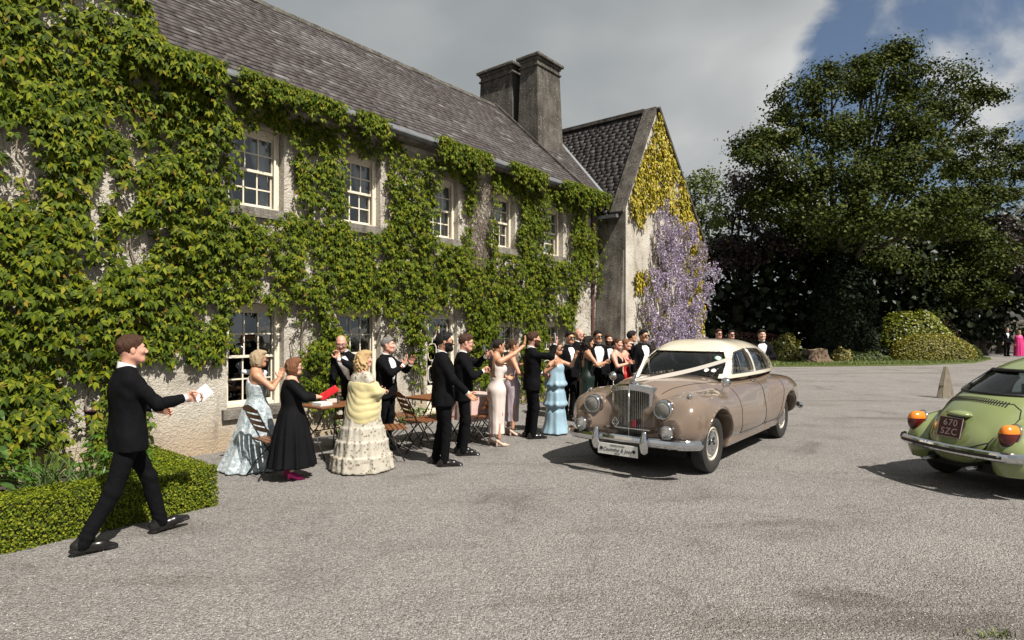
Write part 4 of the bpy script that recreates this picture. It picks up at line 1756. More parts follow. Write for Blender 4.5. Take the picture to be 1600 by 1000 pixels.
# ================================================================== trees and shrubs beyond the yard
M_TRUNK = mat('tree_bark', (0.07, 0.058, 0.045), 0.95, var=0.35, vscale=5, bump=1.0, bscale=14, bdist=0.05, stretch=(3, 3, 0.7))
M_SYC = leaf_material('sycamore_leaf', [(0.0, (0.013, 0.020, 0.004)), (0.5, (0.036, 0.050, 0.009)), (0.85, (0.070, 0.086, 0.016)), (1.0, (0.13, 0.135, 0.035))], 0.15, 0.6, spec=0.08)
M_COPPER = leaf_material('copper_leaf', [(0.0, (0.012, 0.008, 0.008)), (0.6, (0.030, 0.018, 0.018)), (1.0, (0.08, 0.055, 0.05))], 0.15, 0.45)
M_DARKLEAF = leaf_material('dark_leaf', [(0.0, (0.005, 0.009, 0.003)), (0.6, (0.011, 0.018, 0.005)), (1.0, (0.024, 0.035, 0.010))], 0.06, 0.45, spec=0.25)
M_LIGHTLEAF = leaf_material('light_leaf', [(0.0, (0.045, 0.07, 0.015)), (0.6, (0.085, 0.115, 0.028)), (1.0, (0.14, 0.16, 0.05))], 0.25, 0.5)
M_YEW = leaf_material('yew_leaf', [(0.0, (0.004, 0.008, 0.003)), (0.6, (0.010, 0.017, 0.006)), (1.0, (0.020, 0.030, 0.010))], 0.05, 0.6, spec=0.15)

leafq = (np.array([[0, 0.5, 0], [-0.42, 0.05, 0.12], [0, -0.5, -0.06], [0.42, 0.05, 0.12]], np.float32), np.array([[0, 1, 2], [0, 2, 3]]))


def px2w(px_, py_, Z):
    return np.array([(px_ - 800) / 940 * Z, Z, 1.84 + (512 - py_) * Z / 940])


def tree(name, label, base, trunk_r, lobes, m, leaf, per, clump=0.75, flat=0.6, group='trees beyond the yard', seed=0, fork=0.35, limbs=True, cat='tree', inner=0.36):
    """lobes: (x,y,z,rx,ry,rz) crown masses in world metres; leaves sit in small clumps on the shell of each"""
    r_ = np.random.default_rng(seed)
    base = np.array(base, float)
    tr = empty(name, base, 0, label, cat, group)
    cen, nrm = [], []
    for (x, y, z, rx, ry, rz) in lobes:
        area = 4 * math.pi * ((rx * ry) ** 1.6 + (rx * rz) ** 1.6 + (ry * rz) ** 1.6) ** (1 / 1.6) / 3 ** (1 / 1.6)
        k = max(6, int(area / (clump * clump) * 0.50))
        d = r_.normal(0, 1, (k, 3))
        d /= np.linalg.norm(d, axis=1)[:, None]
        d[:, 2] = np.where(d[:, 2] < -0.35, d[:, 2] * 0.6, d[:, 2])
        rad = r_.uniform(0.62, 1.06, k)[:, None]
        cen.append(np.array([x, y, z]) + d * np.array([rx, ry, rz]) * rad)
        nrm.append(d)
        if inner:
            k2 = int(k * inner)
            d = r_.normal(0, 1, (k2, 3))
            d /= np.linalg.norm(d, axis=1)[:, None]
            cen.append(np.array([x, y, z]) + d * np.array([rx, ry, rz]) * r_.uniform(0.56, 0.8, (k2, 1)))
            nrm.append(d)
    cen, nrm = np.concatenate(cen), np.concatenate(nrm)
    # not inside other lobes' hearts
    keep_ = np.ones(len(cen), bool)
    for (x, y, z, rx, ry, rz) in lobes:
        q = (cen - np.array([x, y, z])) / np.array([rx, ry, rz])
        keep_ &= (q * q).sum(1) > 0.30
    cen, nrm = cen[keep_], nrm[keep_]
    k = len(cen)
    sz_ = clump * r_.uniform(0.55, 1.25, k)
    num = np.maximum((per * r_.uniform(0.6, 1.3, k)).astype(int), 4)
    idx = np.repeat(np.arange(k), num)
    off_ = r_.normal(0, 0.42, (len(idx), 3)) * np.array([1, 1, flat])
    pos = cen[idx] + off_ * sz_[idx][:, None]
    nv = nrm[idx] * 0.5 + off_ * 0.6 + np.array([0, 0, 0.55]) + r_.normal(0, 0.45, off_.shape)
    rot = orient(nv, r_.normal(0, 1, nv.shape) + np.array([0, 0, -0.6]), r_.random(len(nv)) * 6.28)
    s_ = leaf * r_.uniform(0.6, 1.3, len(nv))
    V, F = scatter_mesh([leafq], pos - base, rot, s_, np.zeros(len(nv), int))
    o = mesh_obj('crown', np_mesh('crown', V, F), m, tr)
    o['kind'] = 'stuff'
    tk = MB()
    top_z = max(l[2] for l in lobes)
    cx, cy = np.mean([l[0] for l in lobes]), np.mean([l[1] for l in lobes])
    f_ = np.array([base[0] + (cx - base[0]) * 0.3, base[1] + (cy - base[1]) * 0.3, base[2] + (top_z - base[2]) * fork])
    mid = (base + f_) / 2 + r_.normal(0, 0.1, 3) * trunk_r * 2
    tk.tube([Vector(v - base) for v in (base - [0, 0, 0.2], base + [0, 0, 0.4], mid, f_)], [trunk_r * 1.5, trunk_r * 1.05, trunk_r * 0.9, trunk_r * 0.75], 10)
    if limbs:
        for (x, y, z, rx, ry, rz) in lobes:
            e_ = np.array([x, y, z]) + np.array([0, 0, rz * 0.2])
            m1 = f_ + (e_ - f_) * 0.45 + np.array([0, 0, -0.10 * np.linalg.norm(e_ - f_) * 0.5]) + r_.normal(0, 0.2, 3)
            tk.tube([Vector(v - base) for v in (f_ - [0, 0, 0.3], m1, e_)], [trunk_r * 0.42, trunk_r * 0.26, trunk_r * 0.08], 6)
            for q in range(5):
                d = r_.normal(0, 1, 3)
                d[2] = abs(d[2]) * 0.6
                d /= np.linalg.norm(d)
                s0 = m1 + (e_ - m1) * r_.uniform(0.3, 1.0)
                s1 = np.array([x, y, z]) + d * np.array([rx, ry, rz]) * 0.92
                tk.tube([Vector(v - base) for v in (s0, (s0 + s1) / 2 + r_.normal(0, 0.15, 3), s1)], [trunk_r * 0.11, trunk_r * 0.07, trunk_r * 0.025], 5, cap=False)
    tk.build('trunk', M_TRUNK, tr, True)
    return tr


def lobe(px_, py_, Z, rpx, rpy, depth=1.0):
    c = px2w(px_, py_, Z)
    s_ = Z / 940
    return (c[0], c[1], c[2], rpx * s_, (rpx + rpy) / 2 * s_ * depth, rpy * s_)


syc = [lobe(1300, 135, 33, 55, 28), lobe(1245, 165, 33, 48, 34), lobe(1365, 130, 34, 48, 34), lobe(1430, 135, 34, 44, 30), lobe(1480, 125, 35, 42, 20),
       lobe(1530, 150, 35, 30, 14), lobe(1215, 215, 32, 52, 36), lobe(1290, 215, 32, 62, 42), lobe(1380, 205, 32, 70, 46), lobe(1455, 190, 34, 55, 40),
       lobe(1190, 250, 31, 40, 28), lobe(1250, 280, 31, 60, 38), lobe(1340, 285, 30, 75, 40), lobe(1425, 260, 31, 62, 44), lobe(1430, 310, 29, 58, 36),
       lobe(1300, 335, 29, 68, 34), lobe(1380, 350, 28.5, 72, 32), lobe(1225, 325, 31, 48, 34), lobe(1475, 345, 30, 50, 36),
       lobe(1385, 90, 34, 30, 10), lobe(1352, 100, 34, 14, 8), lobe(1405, 78, 34, 14, 7),
       lobe(1400, 420, 37, 66, 40), lobe(1455, 440, 37, 50, 40), lobe(1420, 490, 37.5, 46, 32), lobe(1500, 380, 36, 46, 40), lobe(1335, 400, 36, 56, 40), lobe(1260, 370, 35, 56, 40), lobe(1205, 300, 33, 50, 36), lobe(1180, 225, 33, 26, 18)]
tree('sycamore_tree', 'tallest broad green tree behind the lawn, its top against blue sky', (21.5, 39.5, 0.1), 0.5, syc, M_SYC, 0.165, 185, 1.05, 0.6, seed=3)
tree('sycamore_tree', 'green tree with tiered branches at the right edge against white cloud', (29.3, 41.5, 0.1), 0.3,
     [lobe(1530, 215, 38, 40, 18), lobe(1562, 222, 38, 36, 18), lobe(1580, 262, 38, 44, 26), lobe(1525, 270, 37, 44, 28), lobe(1495, 245, 37, 34, 24), lobe(1610, 240, 38, 34, 22), lobe(1550, 305, 37, 50, 26), lobe(1500, 320, 37, 50, 30), lobe(1545, 400, 36.5, 50, 44), lobe(1525, 455, 36.5, 44, 34)],
     M_SYC, 0.18, 110, 0.95, 0.5, seed=5)
tree('copper_beech', 'dark purple-leaved tree between the gable and the tall green tree', (13.8, 37.5, 0.1), 0.4,
     [lobe(1160, 285, 37, 26, 26), lobe(1185, 310, 36, 40, 34), lobe(1145, 330, 36, 32, 36), lobe(1175, 370, 35, 50, 34), lobe(1150, 400, 36, 44, 34), lobe(1215, 385, 35, 40, 30)],
     M_COPPER, 0.19, 75, 0.95, 0.6, seed=8)
tree('copper_beech', 'dark purple-leaved tree at the right edge above the stone wall', (31.8, 41, 0.1), 0.4,
     [lobe(1555, 360, 38, 36, 24), lobe(1585, 372, 38, 40, 28), lobe(1612, 375, 38, 40, 30), lobe(1570, 410, 38, 50, 30)],
     M_COPPER, 0.19, 75, 1.0, 0.6, seed=9)
tree('ash_tree', 'light green tree rising just right of the gable', (9.3, 32, 0.1), 0.25,
     [lobe(1086, 285, 32, 22, 20), lobe(1108, 290, 33, 20, 20), lobe(1098, 330, 32, 30, 30), lobe(1085, 370, 32, 26, 28), lobe(1120, 345, 33, 24, 26)], M_LIGHTLEAF, 0.17, 60, 0.8, 0.7, seed=10)
# the wood behind, of dark-leaved species
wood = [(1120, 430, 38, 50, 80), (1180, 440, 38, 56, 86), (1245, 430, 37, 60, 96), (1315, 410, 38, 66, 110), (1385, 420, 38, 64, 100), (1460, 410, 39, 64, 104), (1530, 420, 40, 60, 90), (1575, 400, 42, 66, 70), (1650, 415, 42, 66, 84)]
names = ['leftmost dark tree behind the gable', 'dark tree beside the copper beech', 'dark tree behind the standing wedding guest', 'dark tree behind the left of the yew',
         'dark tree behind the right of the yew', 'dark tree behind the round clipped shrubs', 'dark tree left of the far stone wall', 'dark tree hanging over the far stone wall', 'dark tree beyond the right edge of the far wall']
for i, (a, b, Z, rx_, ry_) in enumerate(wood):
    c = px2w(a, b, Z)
    tree('dark_tree', names[i], (c[0], Z + 0.5, 0.1), 0.3, [lobe(a, b, Z, rx_, ry_ * 0.75), lobe(a - 20, b - 40, Z + 0.5, rx_ * 0.8, ry_ * 0.5), lobe(a + 24, b + 40, Z - 0.5, rx_ * 0.8, ry_ * 0.5), lobe(a - 14, b + 70, Z, rx_ * 0.95, ry_ * 0.42), lobe(a + 10, b + 95, Z + 1, rx_ * 0.9, ry_ * 0.3)][:5 if i < 7 else 2],
         M_DARKLEAF, 0.44, 30, 1.25, 0.7, group='dark trees of the wood behind the lawn', seed=20 + i, limbs=False)


def shell_shrub(name, label, c, r, m, leaf, n, seed, cat='shrub', core=(0.012, 0.018, 0.006), lump=0.12, group=None, power=2.0, vertical=0.0):
    """rounded clipped shrub: leaves on an uneven dome, dark twiggy heart"""
    if c[1] < 35:       # set back on the lawn, clear of its edge
        c, r = (c[0] * 1.1, c[1] * 1.1, c[2]), tuple(q * 1.1 for q in r)
    r_ = np.random.default_rng(seed)
    sh = empty(name, (c[0], c[1], c[2]), 0, label, cat, group)
    d = r_.normal(0, 1, (n, 3))
    d[:, 2] = np.abs(d[:, 2]) - 0.25
    d /= np.linalg.norm(d, axis=1)[:, None]
    e_ = np.abs(d) ** power
    d2 = d / (e_.sum(1) ** (1 / power))[:, None]
    P = d2 * np.array(r)
    wob = 1 + lump * (fbm(P * 1.0 + seed, 1.6 / max(r[0], 0.5) * 1.6, 3) - 0.5) * 2
    P = P * wob[:, None] * r_.uniform(0.94, 1.03, (n, 1))
    P[:, 2] = np.maximum(P[:, 2] + r[2] * 0.15, 0.02)
    nv = d / np.array(r) * min(r) + r_.normal(0, 0.45, (n, 3)) + np.array([0, 0, 0.2])
    dn = r_.normal(0, 1, (n, 3)) * (1 - vertical) + np.array([0, 0, 2.5 * vertical])
    rot = orient(nv, dn, r_.random(n) * 6.28 * (1 - vertical))
    V, F = scatter_mesh([leafq], P, rot, leaf * r_.uniform(0.6, 1.3, n), np.zeros(n, int))
    o = mesh_obj('foliage', np_mesh('foliage', V, F), m, sh)
    o['kind'] = 'stuff'
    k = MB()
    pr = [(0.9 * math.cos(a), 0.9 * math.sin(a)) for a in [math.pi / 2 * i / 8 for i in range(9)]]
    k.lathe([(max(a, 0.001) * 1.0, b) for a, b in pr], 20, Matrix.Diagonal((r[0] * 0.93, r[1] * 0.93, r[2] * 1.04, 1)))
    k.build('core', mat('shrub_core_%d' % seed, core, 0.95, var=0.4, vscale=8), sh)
    return sh


M_LAUREL = leaf_material('laurel_leaf', [(0, (0.07, 0.09, 0.010)), (0.6, (0.15, 0.17, 0.016)), (1.0, (0.27, 0.26, 0.045))], 0.18, 0.35)
M_OLIVE = leaf_material('clipped_leaf', [(0, (0.11, 0.105, 0.014)), (0.6, (0.19, 0.17, 0.02)), (1.0, (0.28, 0.25, 0.04))], 0.15, 0.5)
shell_shrub('clipped_shrub', 'taller clipped green laurel mound behind the lower one', (21.2, 31.9, 0.05), (2.15, 1.5, 2.2), M_LAUREL, 0.15, 6500, 41)
shell_shrub('clipped_shrub', 'lower smooth clipped olive mound beside the lawn edge', (21.0, 30.1, 0.05), (2.1, 0.9, 1.15), M_OLIVE, 0.085, 9000, 42, lump=0.05)
shell_shrub('flowering_shrub', 'loose grey-green shrub at the right foot of the clipped mounds', (23.4, 31.4, 0.05), (0.9, 0.8, 0.75), M_LIGHTLEAF, 0.10, 2000, 43, lump=0.3)
shell_shrub('flowering_shrub', 'low grey lavender-like cushion in front of the clipped mounds', (21.8, 29.6, 0.05), (0.7, 0.3, 0.42), leaf_material('grey_leaf', [(0, (0.05, 0.07, 0.06)), (1, (0.11, 0.14, 0.13))], 0.1), 0.07, 1800, 44, lump=0.3)
shell_shrub('yew', 'dark upright fan-shaped yew in front of the dark-leaved wood', (17.0, 31.0, 0.05), (1.65, 1.2, 4.3), M_YEW, 0.20, 12000, 45, lump=0.16, vertical=0.8, power=2.6)
shell_shrub('copper_hedge', 'low reddish-brown hedge behind the guest standing by the lawn', (12.0, 30.2, 0.05), (1.6, 0.5, 1.15), leaf_material('red_hedge', [(0, (0.035, 0.012, 0.010)), (1, (0.11, 0.045, 0.035))], 0.15), 0.10, 3500, 46, lump=0.08, power=4)
shell_shrub('yellow_shrub', 'loose yellow-green shrub left of the tree stump', (13.1, 28.9, 0.05), (0.75, 0.6, 1.05), leaf_material('yellow_leaf', [(0, (0.10, 0.11, 0.02)), (1, (0.30, 0.27, 0.07))], 0.2), 0.10, 2200, 47, lump=0.5)
shell_shrub('yellow_shrub', 'small pale yellow shrub right of the tree stump', (15.9, 28.9, 0.05), (0.42, 0.35, 0.55), leaf_material('pale_leaf', [(0, (0.16, 0.14, 0.03)), (1, (0.36, 0.31, 0.12))], 0.2), 0.08, 900, 48, lump=0.5)
shell_shrub('low_plant', 'low green plants on the lawn in front of the yew', (17.2, 29.4, 0.05), (1.7, 0.5, 0.42), M_LIGHTLEAF, 0.10, 2400, 49, lump=0.5)
shell_shrub('low_plant', 'low dark plants at the foot of the stump', (13.9, 28.6, 0.05), (0.9, 0.3, 0.30), M_DARKLEAF, 0.09, 900, 50, lump=0.5)
shell_shrub('low_plant', 'small dark rounded shrub left of the clipped mounds', (19.6, 31.2, 0.05), (0.55, 0.5, 0.62), M_DARKLEAF, 0.10, 900, 51, lump=0.3)
shell_shrub('flowering_shrub', 'reddish shrub left of the far stone wall', (25.8, 37.0, 0.05), (1.6, 1.0, 2.5), leaf_material('red_mixed', [(0, (0.02, 0.03, 0.01)), (0.8, (0.05, 0.05, 0.02)), (1, (0.20, 0.06, 0.05))], 0.15), 0.16, 3000, 52, lump=0.3)

# tree stump
st = empty('tree_stump', (15.9, 31.5, 0.05), 0.3, 'broad sawn tree stump on the lawn between two yellow shrubs', 'stump')
k = MB()
NA = 28
rings = []
for (rr, z) in ((0.98, 0.0), (0.72, 0.18), (0.62, 0.42), (0.60, 0.66)):
    rings.append([((rr * (1 + 0.16 * math.sin(a * 5 + 1) * (1.1 - z) + 0.06 * math.sin(a * 11))) * math.cos(a), (rr * (1 + 0.16 * math.sin(a * 5 + 1) * (1.1 - z))) * math.sin(a) * 0.8, z + (0.05 * math.sin(a * 3) if z > 0.6 else 0)) for a in [2 * math.pi * i / NA for i in range(NA)]])
for a, b in zip(rings[:-1], rings[1:]):
    for i in range(NA):
        k.poly([a[i], a[(i + 1) % NA], b[(i + 1) % NA], b[i]])
k.build('bark', mat('stump_bark', (0.16, 0.11, 0.075), 0.95, var=0.4, vscale=6, bump=1, bscale=14, bdist=0.05, stretch=(4, 4, 0.6)), st, True)
k = MB()
k.poly(rings[-1])
k.build('cut_face', mat('cut_wood', (0.36, 0.26, 0.17), 0.85, var=0.2, vscale=10), st)

# far stone wall closing the drive
fw = empty('stone_wall', (31.5, 47.5, 0), R(-8), 'far rubble stone wall closing the drive behind the couple', 'wall')
r_ = random.Random(4)
M_RUB = stone_material('rubble', 1.15)
stone_meshes = []
for s_ in range(6):
    b_ = MB()
    b_.box((-0.5, -0.5, -0.5), (0.5, 0.5, 0.5))
    me = b_.mesh('stone')
    for v in me.vertices:
        v.co += Vector((r_.uniform(-0.1, 0.1), r_.uniform(-0.1, 0.1), r_.uniform(-0.1, 0.1)))
    me.materials.append(M_RUB)
    stone_meshes.append(me)
x0, x1 = -3.0, 14.0
z = 0.0
k = MB()
k.box((x0, -0.12, -0.1), (x1, 0.3, 2.35))
k.build('mortar', mat('wall_mortar', (0.09, 0.08, 0.07), 0.95, var=0.3), fw)
rest = MB()
cnt = 0
while z < 2.3:
    hh_ = r_.uniform(0.2, 0.34)
    x = x0 + r_.uniform(-0.3, 0)
    while x < x1:
        L = r_.uniform(0.28, 0.7)
        if cnt < 290 and x < 8:
            inst('stone', stone_meshes[cnt % 6], fw, Matrix.Translation((x + L / 2, -0.11, z + hh_ / 2)) @ Matrix.Diagonal((L * 0.93, 0.16, hh_ * 0.9, 1)))
            cnt += 1
        else:
            rest.box((x + 0.02, -0.17, z + 0.015), (x + L - 0.02, 0, z + hh_ - 0.015))
        x += L
    z += hh_
o = rest.build('stonework', M_RUB, fw)
o['kind'] = 'stuff'
# ================================================================== cars
def ci(x, xs, ys):
    """smooth (Catmull-Rom) interpolation of a profile"""
    xs, ys = np.asarray(xs, float), np.asarray(ys, float)
    if xs[0] > xs[-1]:
        xs, ys = xs[::-1], ys[::-1]
    m = np.gradient(ys, xs)
    i = np.clip(np.searchsorted(xs, x) - 1, 0, len(xs) - 2)
    h = xs[i + 1] - xs[i]
    t = np.clip((x - xs[i]) / h, 0, 1)
    t2, t3 = t * t, t * t * t
    return ((2 * t3 - 3 * t2 + 1) * ys[i] + (t3 - 2 * t2 + t) * h * m[i] + (-2 * t3 + 3 * t2) * ys[i + 1] + (t3 - t2) * h * m[i + 1]).astype(np.float32)


def xloft(P, xs, w, zb, zt, p=3.0, yc=None, sym=True):
    """body lofted along x: half width w, bottom zb, top zt, superellipse power p"""
    x = np.clip(P[:, 0], min(xs), max(xs))
    W, B, T = ci(x, xs, w), ci(x, xs, zb), ci(x, xs, zt)
    y = np.abs(P[:, 1]) if sym else P[:, 1]
    if yc is not None:
        y = np.abs(y - ci(x, xs, yc))
    c, h = (B + T) / 2, np.maximum((T - B) / 2, 0.01)
    W = np.maximum(W, 0.01)
    k = ((y / W) ** p + (np.abs(P[:, 2] - c) / h) ** p) ** (1 / p)
    d = (k - 1) * np.minimum(W, h) * 0.9
    e_ = np.abs(P[:, 0] - x)
    return np.where(e_ > 0, np.sqrt(np.maximum(d, 0) ** 2 + e_ ** 2) + np.minimum(d, 0) * 0, d)


def sd_poly(x, y, pts):
    p = np.asarray(pts, np.float32)
    d = np.full(len(x), 1e9, np.float32)
    s = np.ones(len(x), np.float32)
    j = len(p) - 1
    for i in range(len(p)):
        e = p[j] - p[i]
        wx, wy = x - p[i, 0], y - p[i, 1]
        t = np.clip((wx * e[0] + wy * e[1]) / float(e @ e), 0, 1)
        bx, by = wx - e[0] * t, wy - e[1] * t
        d = np.minimum(d, bx * bx + by * by)
        c1, c2, c3 = y >= p[i, 1], y < p[j, 1], e[0] * wy > e[1] * wx
        s = np.where((c1 & c2 & c3) | (~c1 & ~c2 & ~c3), -s, s)
        j = i
    return s * np.sqrt(d)


def cyl_y(P, x, z, r):
    return np.sqrt((P[:, 0] - x) ** 2 + (P[:, 2] - z) ** 2) - r


def sdf_shell(f, lo, hi, h, mirror=True):
    """mesh of f; half evaluated and mirrored in y"""
    if not mirror:
        return surface_nets(f, lo, hi, h, 2, True)
    lo = (lo[0], -2.5 * h, lo[2])
    V, F, N = surface_nets(f, lo, hi, h, 2, True)
    fc = V[F].mean(1)
    F = F[fc[:, 1] > -1e-4]
    # weld to the symmetry plane
    onp = np.abs(V[:, 1]) < h * 0.75
    used = np.unique(F)
    V = V.copy()
    neg = V[:, 1] < h * 0.55
    V[neg, 1] = 0
    V2, N2 = V * np.array([1, -1, 1], np.float32), N * np.array([1, -1, 1])
    F2 = F[:, ::-1] + len(V)
    return np.concatenate([V, V2]), np.concatenate([F, F2]), np.concatenate([N, N2])


def compact(V, F, N):
    u, inv = np.unique(F, return_inverse=True)
    return V[u], inv.reshape(F.shape), N[u]


def panel(name, V, F, N, m, parent):
    V, F, N = compact(V, F, N)
    me = np_mesh(name, V, F, smooth=True)
    me.normals_split_custom_set_from_vertices([tuple(n) for n in N])
    return mesh_obj(name, me, m, parent)


NORM = [None]


def snap_split(V, F, sel2d, polys, h, f):
    """move vertices near the outline of each panel onto it, then sort faces into panels.
    polys: list of (region_mask_fn(V), poly2d); sel2d gives the two axes"""
    V = V.copy()
    lab = np.full(len(F), -1)
    for k, (mask, axes, poly) in enumerate(polys):
        m = mask(V)
        i = np.where(m)[0]
        for _ in range(2):
            x, y = V[i, axes[0]], V[i, axes[1]]
            d = sd_poly(x, y, poly)
            e = 0.002
            gx = (sd_poly(x + e, y, poly) - d) / e
            gy = (sd_poly(x, y + e, poly) - d) / e
            near = np.abs(d) < h * 0.52
            V[i[near], axes[0]] -= (d * gx)[near]
            V[i[near], axes[1]] -= (d * gy)[near]
    e3 = np.eye(3, dtype=np.float32) * (h * 0.1)
    for it in range(2):
        g = np.stack([f(V + e3[i]) - f(V - e3[i]) for i in range(3)], 1) / (h * 0.2)
        if it == 0:
            V = V - (np.clip(f(V) / np.maximum((g * g).sum(1), 0.2), -h, h)[:, None] * g).astype(np.float32)
    NORM[0] = g / (np.linalg.norm(g, axis=1)[:, None] + 1e-9)
    for k, (mask, axes, poly) in enumerate(polys):
        c = V[F].mean(1)
        d = sd_poly(c[:, axes[0]], c[:, axes[1]], poly)
        lab[(d < 0) & mask(c)] = k
    return V, lab


def on_surface(f, p, d, far=3.0):
    """march from p along d to the surface of f"""
    p, d = np.array(p, np.float32), np.array(d, np.float32)
    t = 0.0
    for _ in range(160):
        v = float(f((p + d * t)[None].astype(np.float32))[0])
        if v < 0.0008:
            break
        t += max(v * 0.7, 0.001)
        if t > far:
            return None
    return p + d * t


def seam(f, pts2, axes, start, d, parent, m, r=0.004, name='seam', off=0.0, closed=False):
    """thin line laid on the surface along a 2-D outline"""
    out = []
    P = [np.array(q, float) for q in pts2]
    if closed:
        P.append(P[0])
    for a, b in zip(P[:-1], P[1:]):
        k = max(2, int(np.linalg.norm(b - a) / 0.03))
        for i in range(k):
            out.append(a + (b - a) * i / k)
    out.append(P[-1])
    S_ = np.tile(np.array(start, np.float32), (len(out), 1))
    S_[:, axes[0]], S_[:, axes[1]] = np.array(out)[:, 0], np.array(out)[:, 1]
    dv = np.array(d, np.float32)
    tt_ = np.zeros(len(S_), np.float32)
    for _ in range(90):
        v = f(S_ + dv * tt_[:, None])
        tt_ = np.where(v > 0.0008, tt_ + np.maximum(v * 0.75, 0.001), tt_)
        if (v < 0.0008).all():
            break
    hit = S_ + dv * tt_[:, None]
    pts = [Vector(h_ - dv * off) for h_, v_ in zip(hit, v) if v_ < 0.01]
    if len(pts) > 2:
        k = MB()
        k.tube(pts, r, 5)
        return k.build(name, m, parent, True)


def paint(name, c, rough=0.22):
    t = NT(name)
    t.col(c)
    t.set(Roughness=rough)
    t.b.inputs['Coat Weight'].default_value = 1.0
    t.b.inputs['Coat Roughness'].default_value = 0.05
    return t.m


M_CHROME = mat('chrome', (0.62, 0.63, 0.65), 0.09, 1.0)
M_CHROME_D = mat('dull_chrome', (0.42, 0.42, 0.43), 0.25, 1.0, var=0.2, vscale=20)
M_TYRE = mat('tyre_rubber', (0.018, 0.017, 0.016), 0.8, var=0.3, vscale=20, bump=0.3, bscale=80)
M_SEAM = mat('panel_gap', (0.012, 0.010, 0.009), 0.9)
M_BLACK = mat('black_trim', (0.012, 0.012, 0.013), 0.45)
M_UNDER = mat('underbody', (0.008, 0.008, 0.008), 0.95)
M_TAN = mat('seat_leather', (0.16, 0.11, 0.075), 0.5, var=0.2)
M_WHITE = mat('white_enamel', (0.72, 0.71, 0.68), 0.5)

lens = NT('lamp_lens')
lens.col((0.85, 0.83, 0.78))
lens.set(Roughness=0.06, Metallic=0.0)
lens.b.inputs['Transmission Weight'].default_value = 0.8
lens.b.inputs['IOR'].default_value = 1.45
lens.bump(lens.noise(lens.coord((60, 2, 2)), 3.0, 1.0), 0.25, 0.01)
M_LENS = lens.m

cgl = NT('car_glass')
cgl.t.nodes.remove(cgl.b)
t1_ = cgl.n('ShaderNodeBsdfTransparent')
t1_.inputs[0].default_value = (0.62, 0.66, 0.64, 1)
g1_ = cgl.n('ShaderNodeBsdfGlossy')
g1_.inputs['Roughness'].default_value = 0.02
f1_ = cgl.n('ShaderNodeFresnel')
f1_.inputs[0].default_value = 1.5
m1_ = cgl.n('ShaderNodeMixShader')
cgl.l(cgl.math('MINIMUM', cgl.math('MULTIPLY', f1_.outputs[0], 1.6), 1.0), m1_.inputs[0])
cgl.l(t1_.outputs[0], m1_.inputs[1])
cgl.l(g1_.outputs[0], m1_.inputs[2])
cgl.l(m1_.outputs[0], cgl.out.inputs[0])
M_CARGLASS = cgl.m


def text(name, body, size, m, parent, M, shear=0.0, align='CENTER', ext=0.0008, space=1.0):
    cu = bpy.data.curves.new(name, 'FONT')
    cu.body = body
    cu.size = size
    cu.align_x = align
    cu.align_y = 'CENTER'
    cu.shear = shear
    cu.extrude = ext
    cu.space_character = space
    cu.materials.append(m)
    tmp = bpy.data.objects.new('tmp', cu)
    COL.objects.link(tmp)
    dg = bpy.context.evaluated_depsgraph_get()
    me = bpy.data.meshes.new_from_object(tmp.evaluated_get(dg))
    bpy.data.objects.remove(tmp)
    bpy.data.curves.remove(cu)
    if not me.materials:
        me.materials.append(m)
    o = bpy.data.objects.new(name, me)
    o.matrix_basis = M
    return link(o, parent)


def wheel(parent, x, y, r, w_, rim_m, cap_m, side, steer=0.0, rim_r=0.20, cap_r=0.155):
    wl = empty('wheel', (x, y, r), 0, parent=parent)
    wl.rotation_euler = (R(-90) * side, 0, 0) if not steer else (R(-90) * side, 0, steer)
    t_ = MB()
    hw_ = w_ / 2
    prof = [(rim_r, -hw_ * 0.7), (rim_r + 0.03, -hw_ * 0.95), (r * 0.86, -hw_), (r * 0.96, -hw_ * 0.85), (r, -hw_ * 0.6), (r, hw_ * 0.6), (r * 0.96, hw_ * 0.85), (r * 0.86, hw_), (rim_r + 0.03, hw_ * 0.95), (rim_r, hw_ * 0.7)]
    t_.lathe(prof, 40)
    smooth_angle(t_.build('tyre', M_TYRE, wl), 35)
    t_ = MB()
    t_.lathe([(rim_r + 0.004, hw_ * 0.72), (rim_r - 0.012, hw_ * 0.80), (rim_r - 0.03, hw_ * 0.62), (cap_r, hw_ * 0.52), (0.02, hw_ * 0.4)], 36)
    t_.lathe([(rim_r + 0.004, -hw_ * 0.72), (0.02, -hw_ * 0.5)], 24)
    smooth_angle(t_.build('rim', rim_m, wl), 30)
    t_ = MB()
    t_.lathe([(cap_r, hw_ * 0.54), (cap_r - 0.01, hw_ * 0.80), (cap_r * 0.72, hw_ * 0.95), (cap_r * 0.52, hw_ * 0.92), (cap_r * 0.48, hw_ * 1.16), (cap_r * 0.25, hw_ * 1.26), (0.001, hw_ * 1.28)], 36)
    smooth_angle(t_.build('hubcap', cap_m, wl), 30)
    return wl


# ------------------------------------------------------------------ the cream and taupe saloon
M_TAUPE = paint('taupe_paint', (0.165, 0.120, 0.090), 0.18)
M_CREAM = paint('cream_coach_paint', (0.62, 0.565, 0.45))
saloon = empty('wedding_car', (2.90, 9.36, 0), math.atan2(-HD1[1], -HD1[0]),
               'vintage taupe saloon with cream roof, upright chrome grille and white wedding ribbons', 'car')
FX, RX = 1.562, -1.562

S_X = [-2.62, -2.48, -2.15, -1.75, -1.3, -0.6, 0.2, 0.8, 1.2, 1.6, 2.0, 2.12]


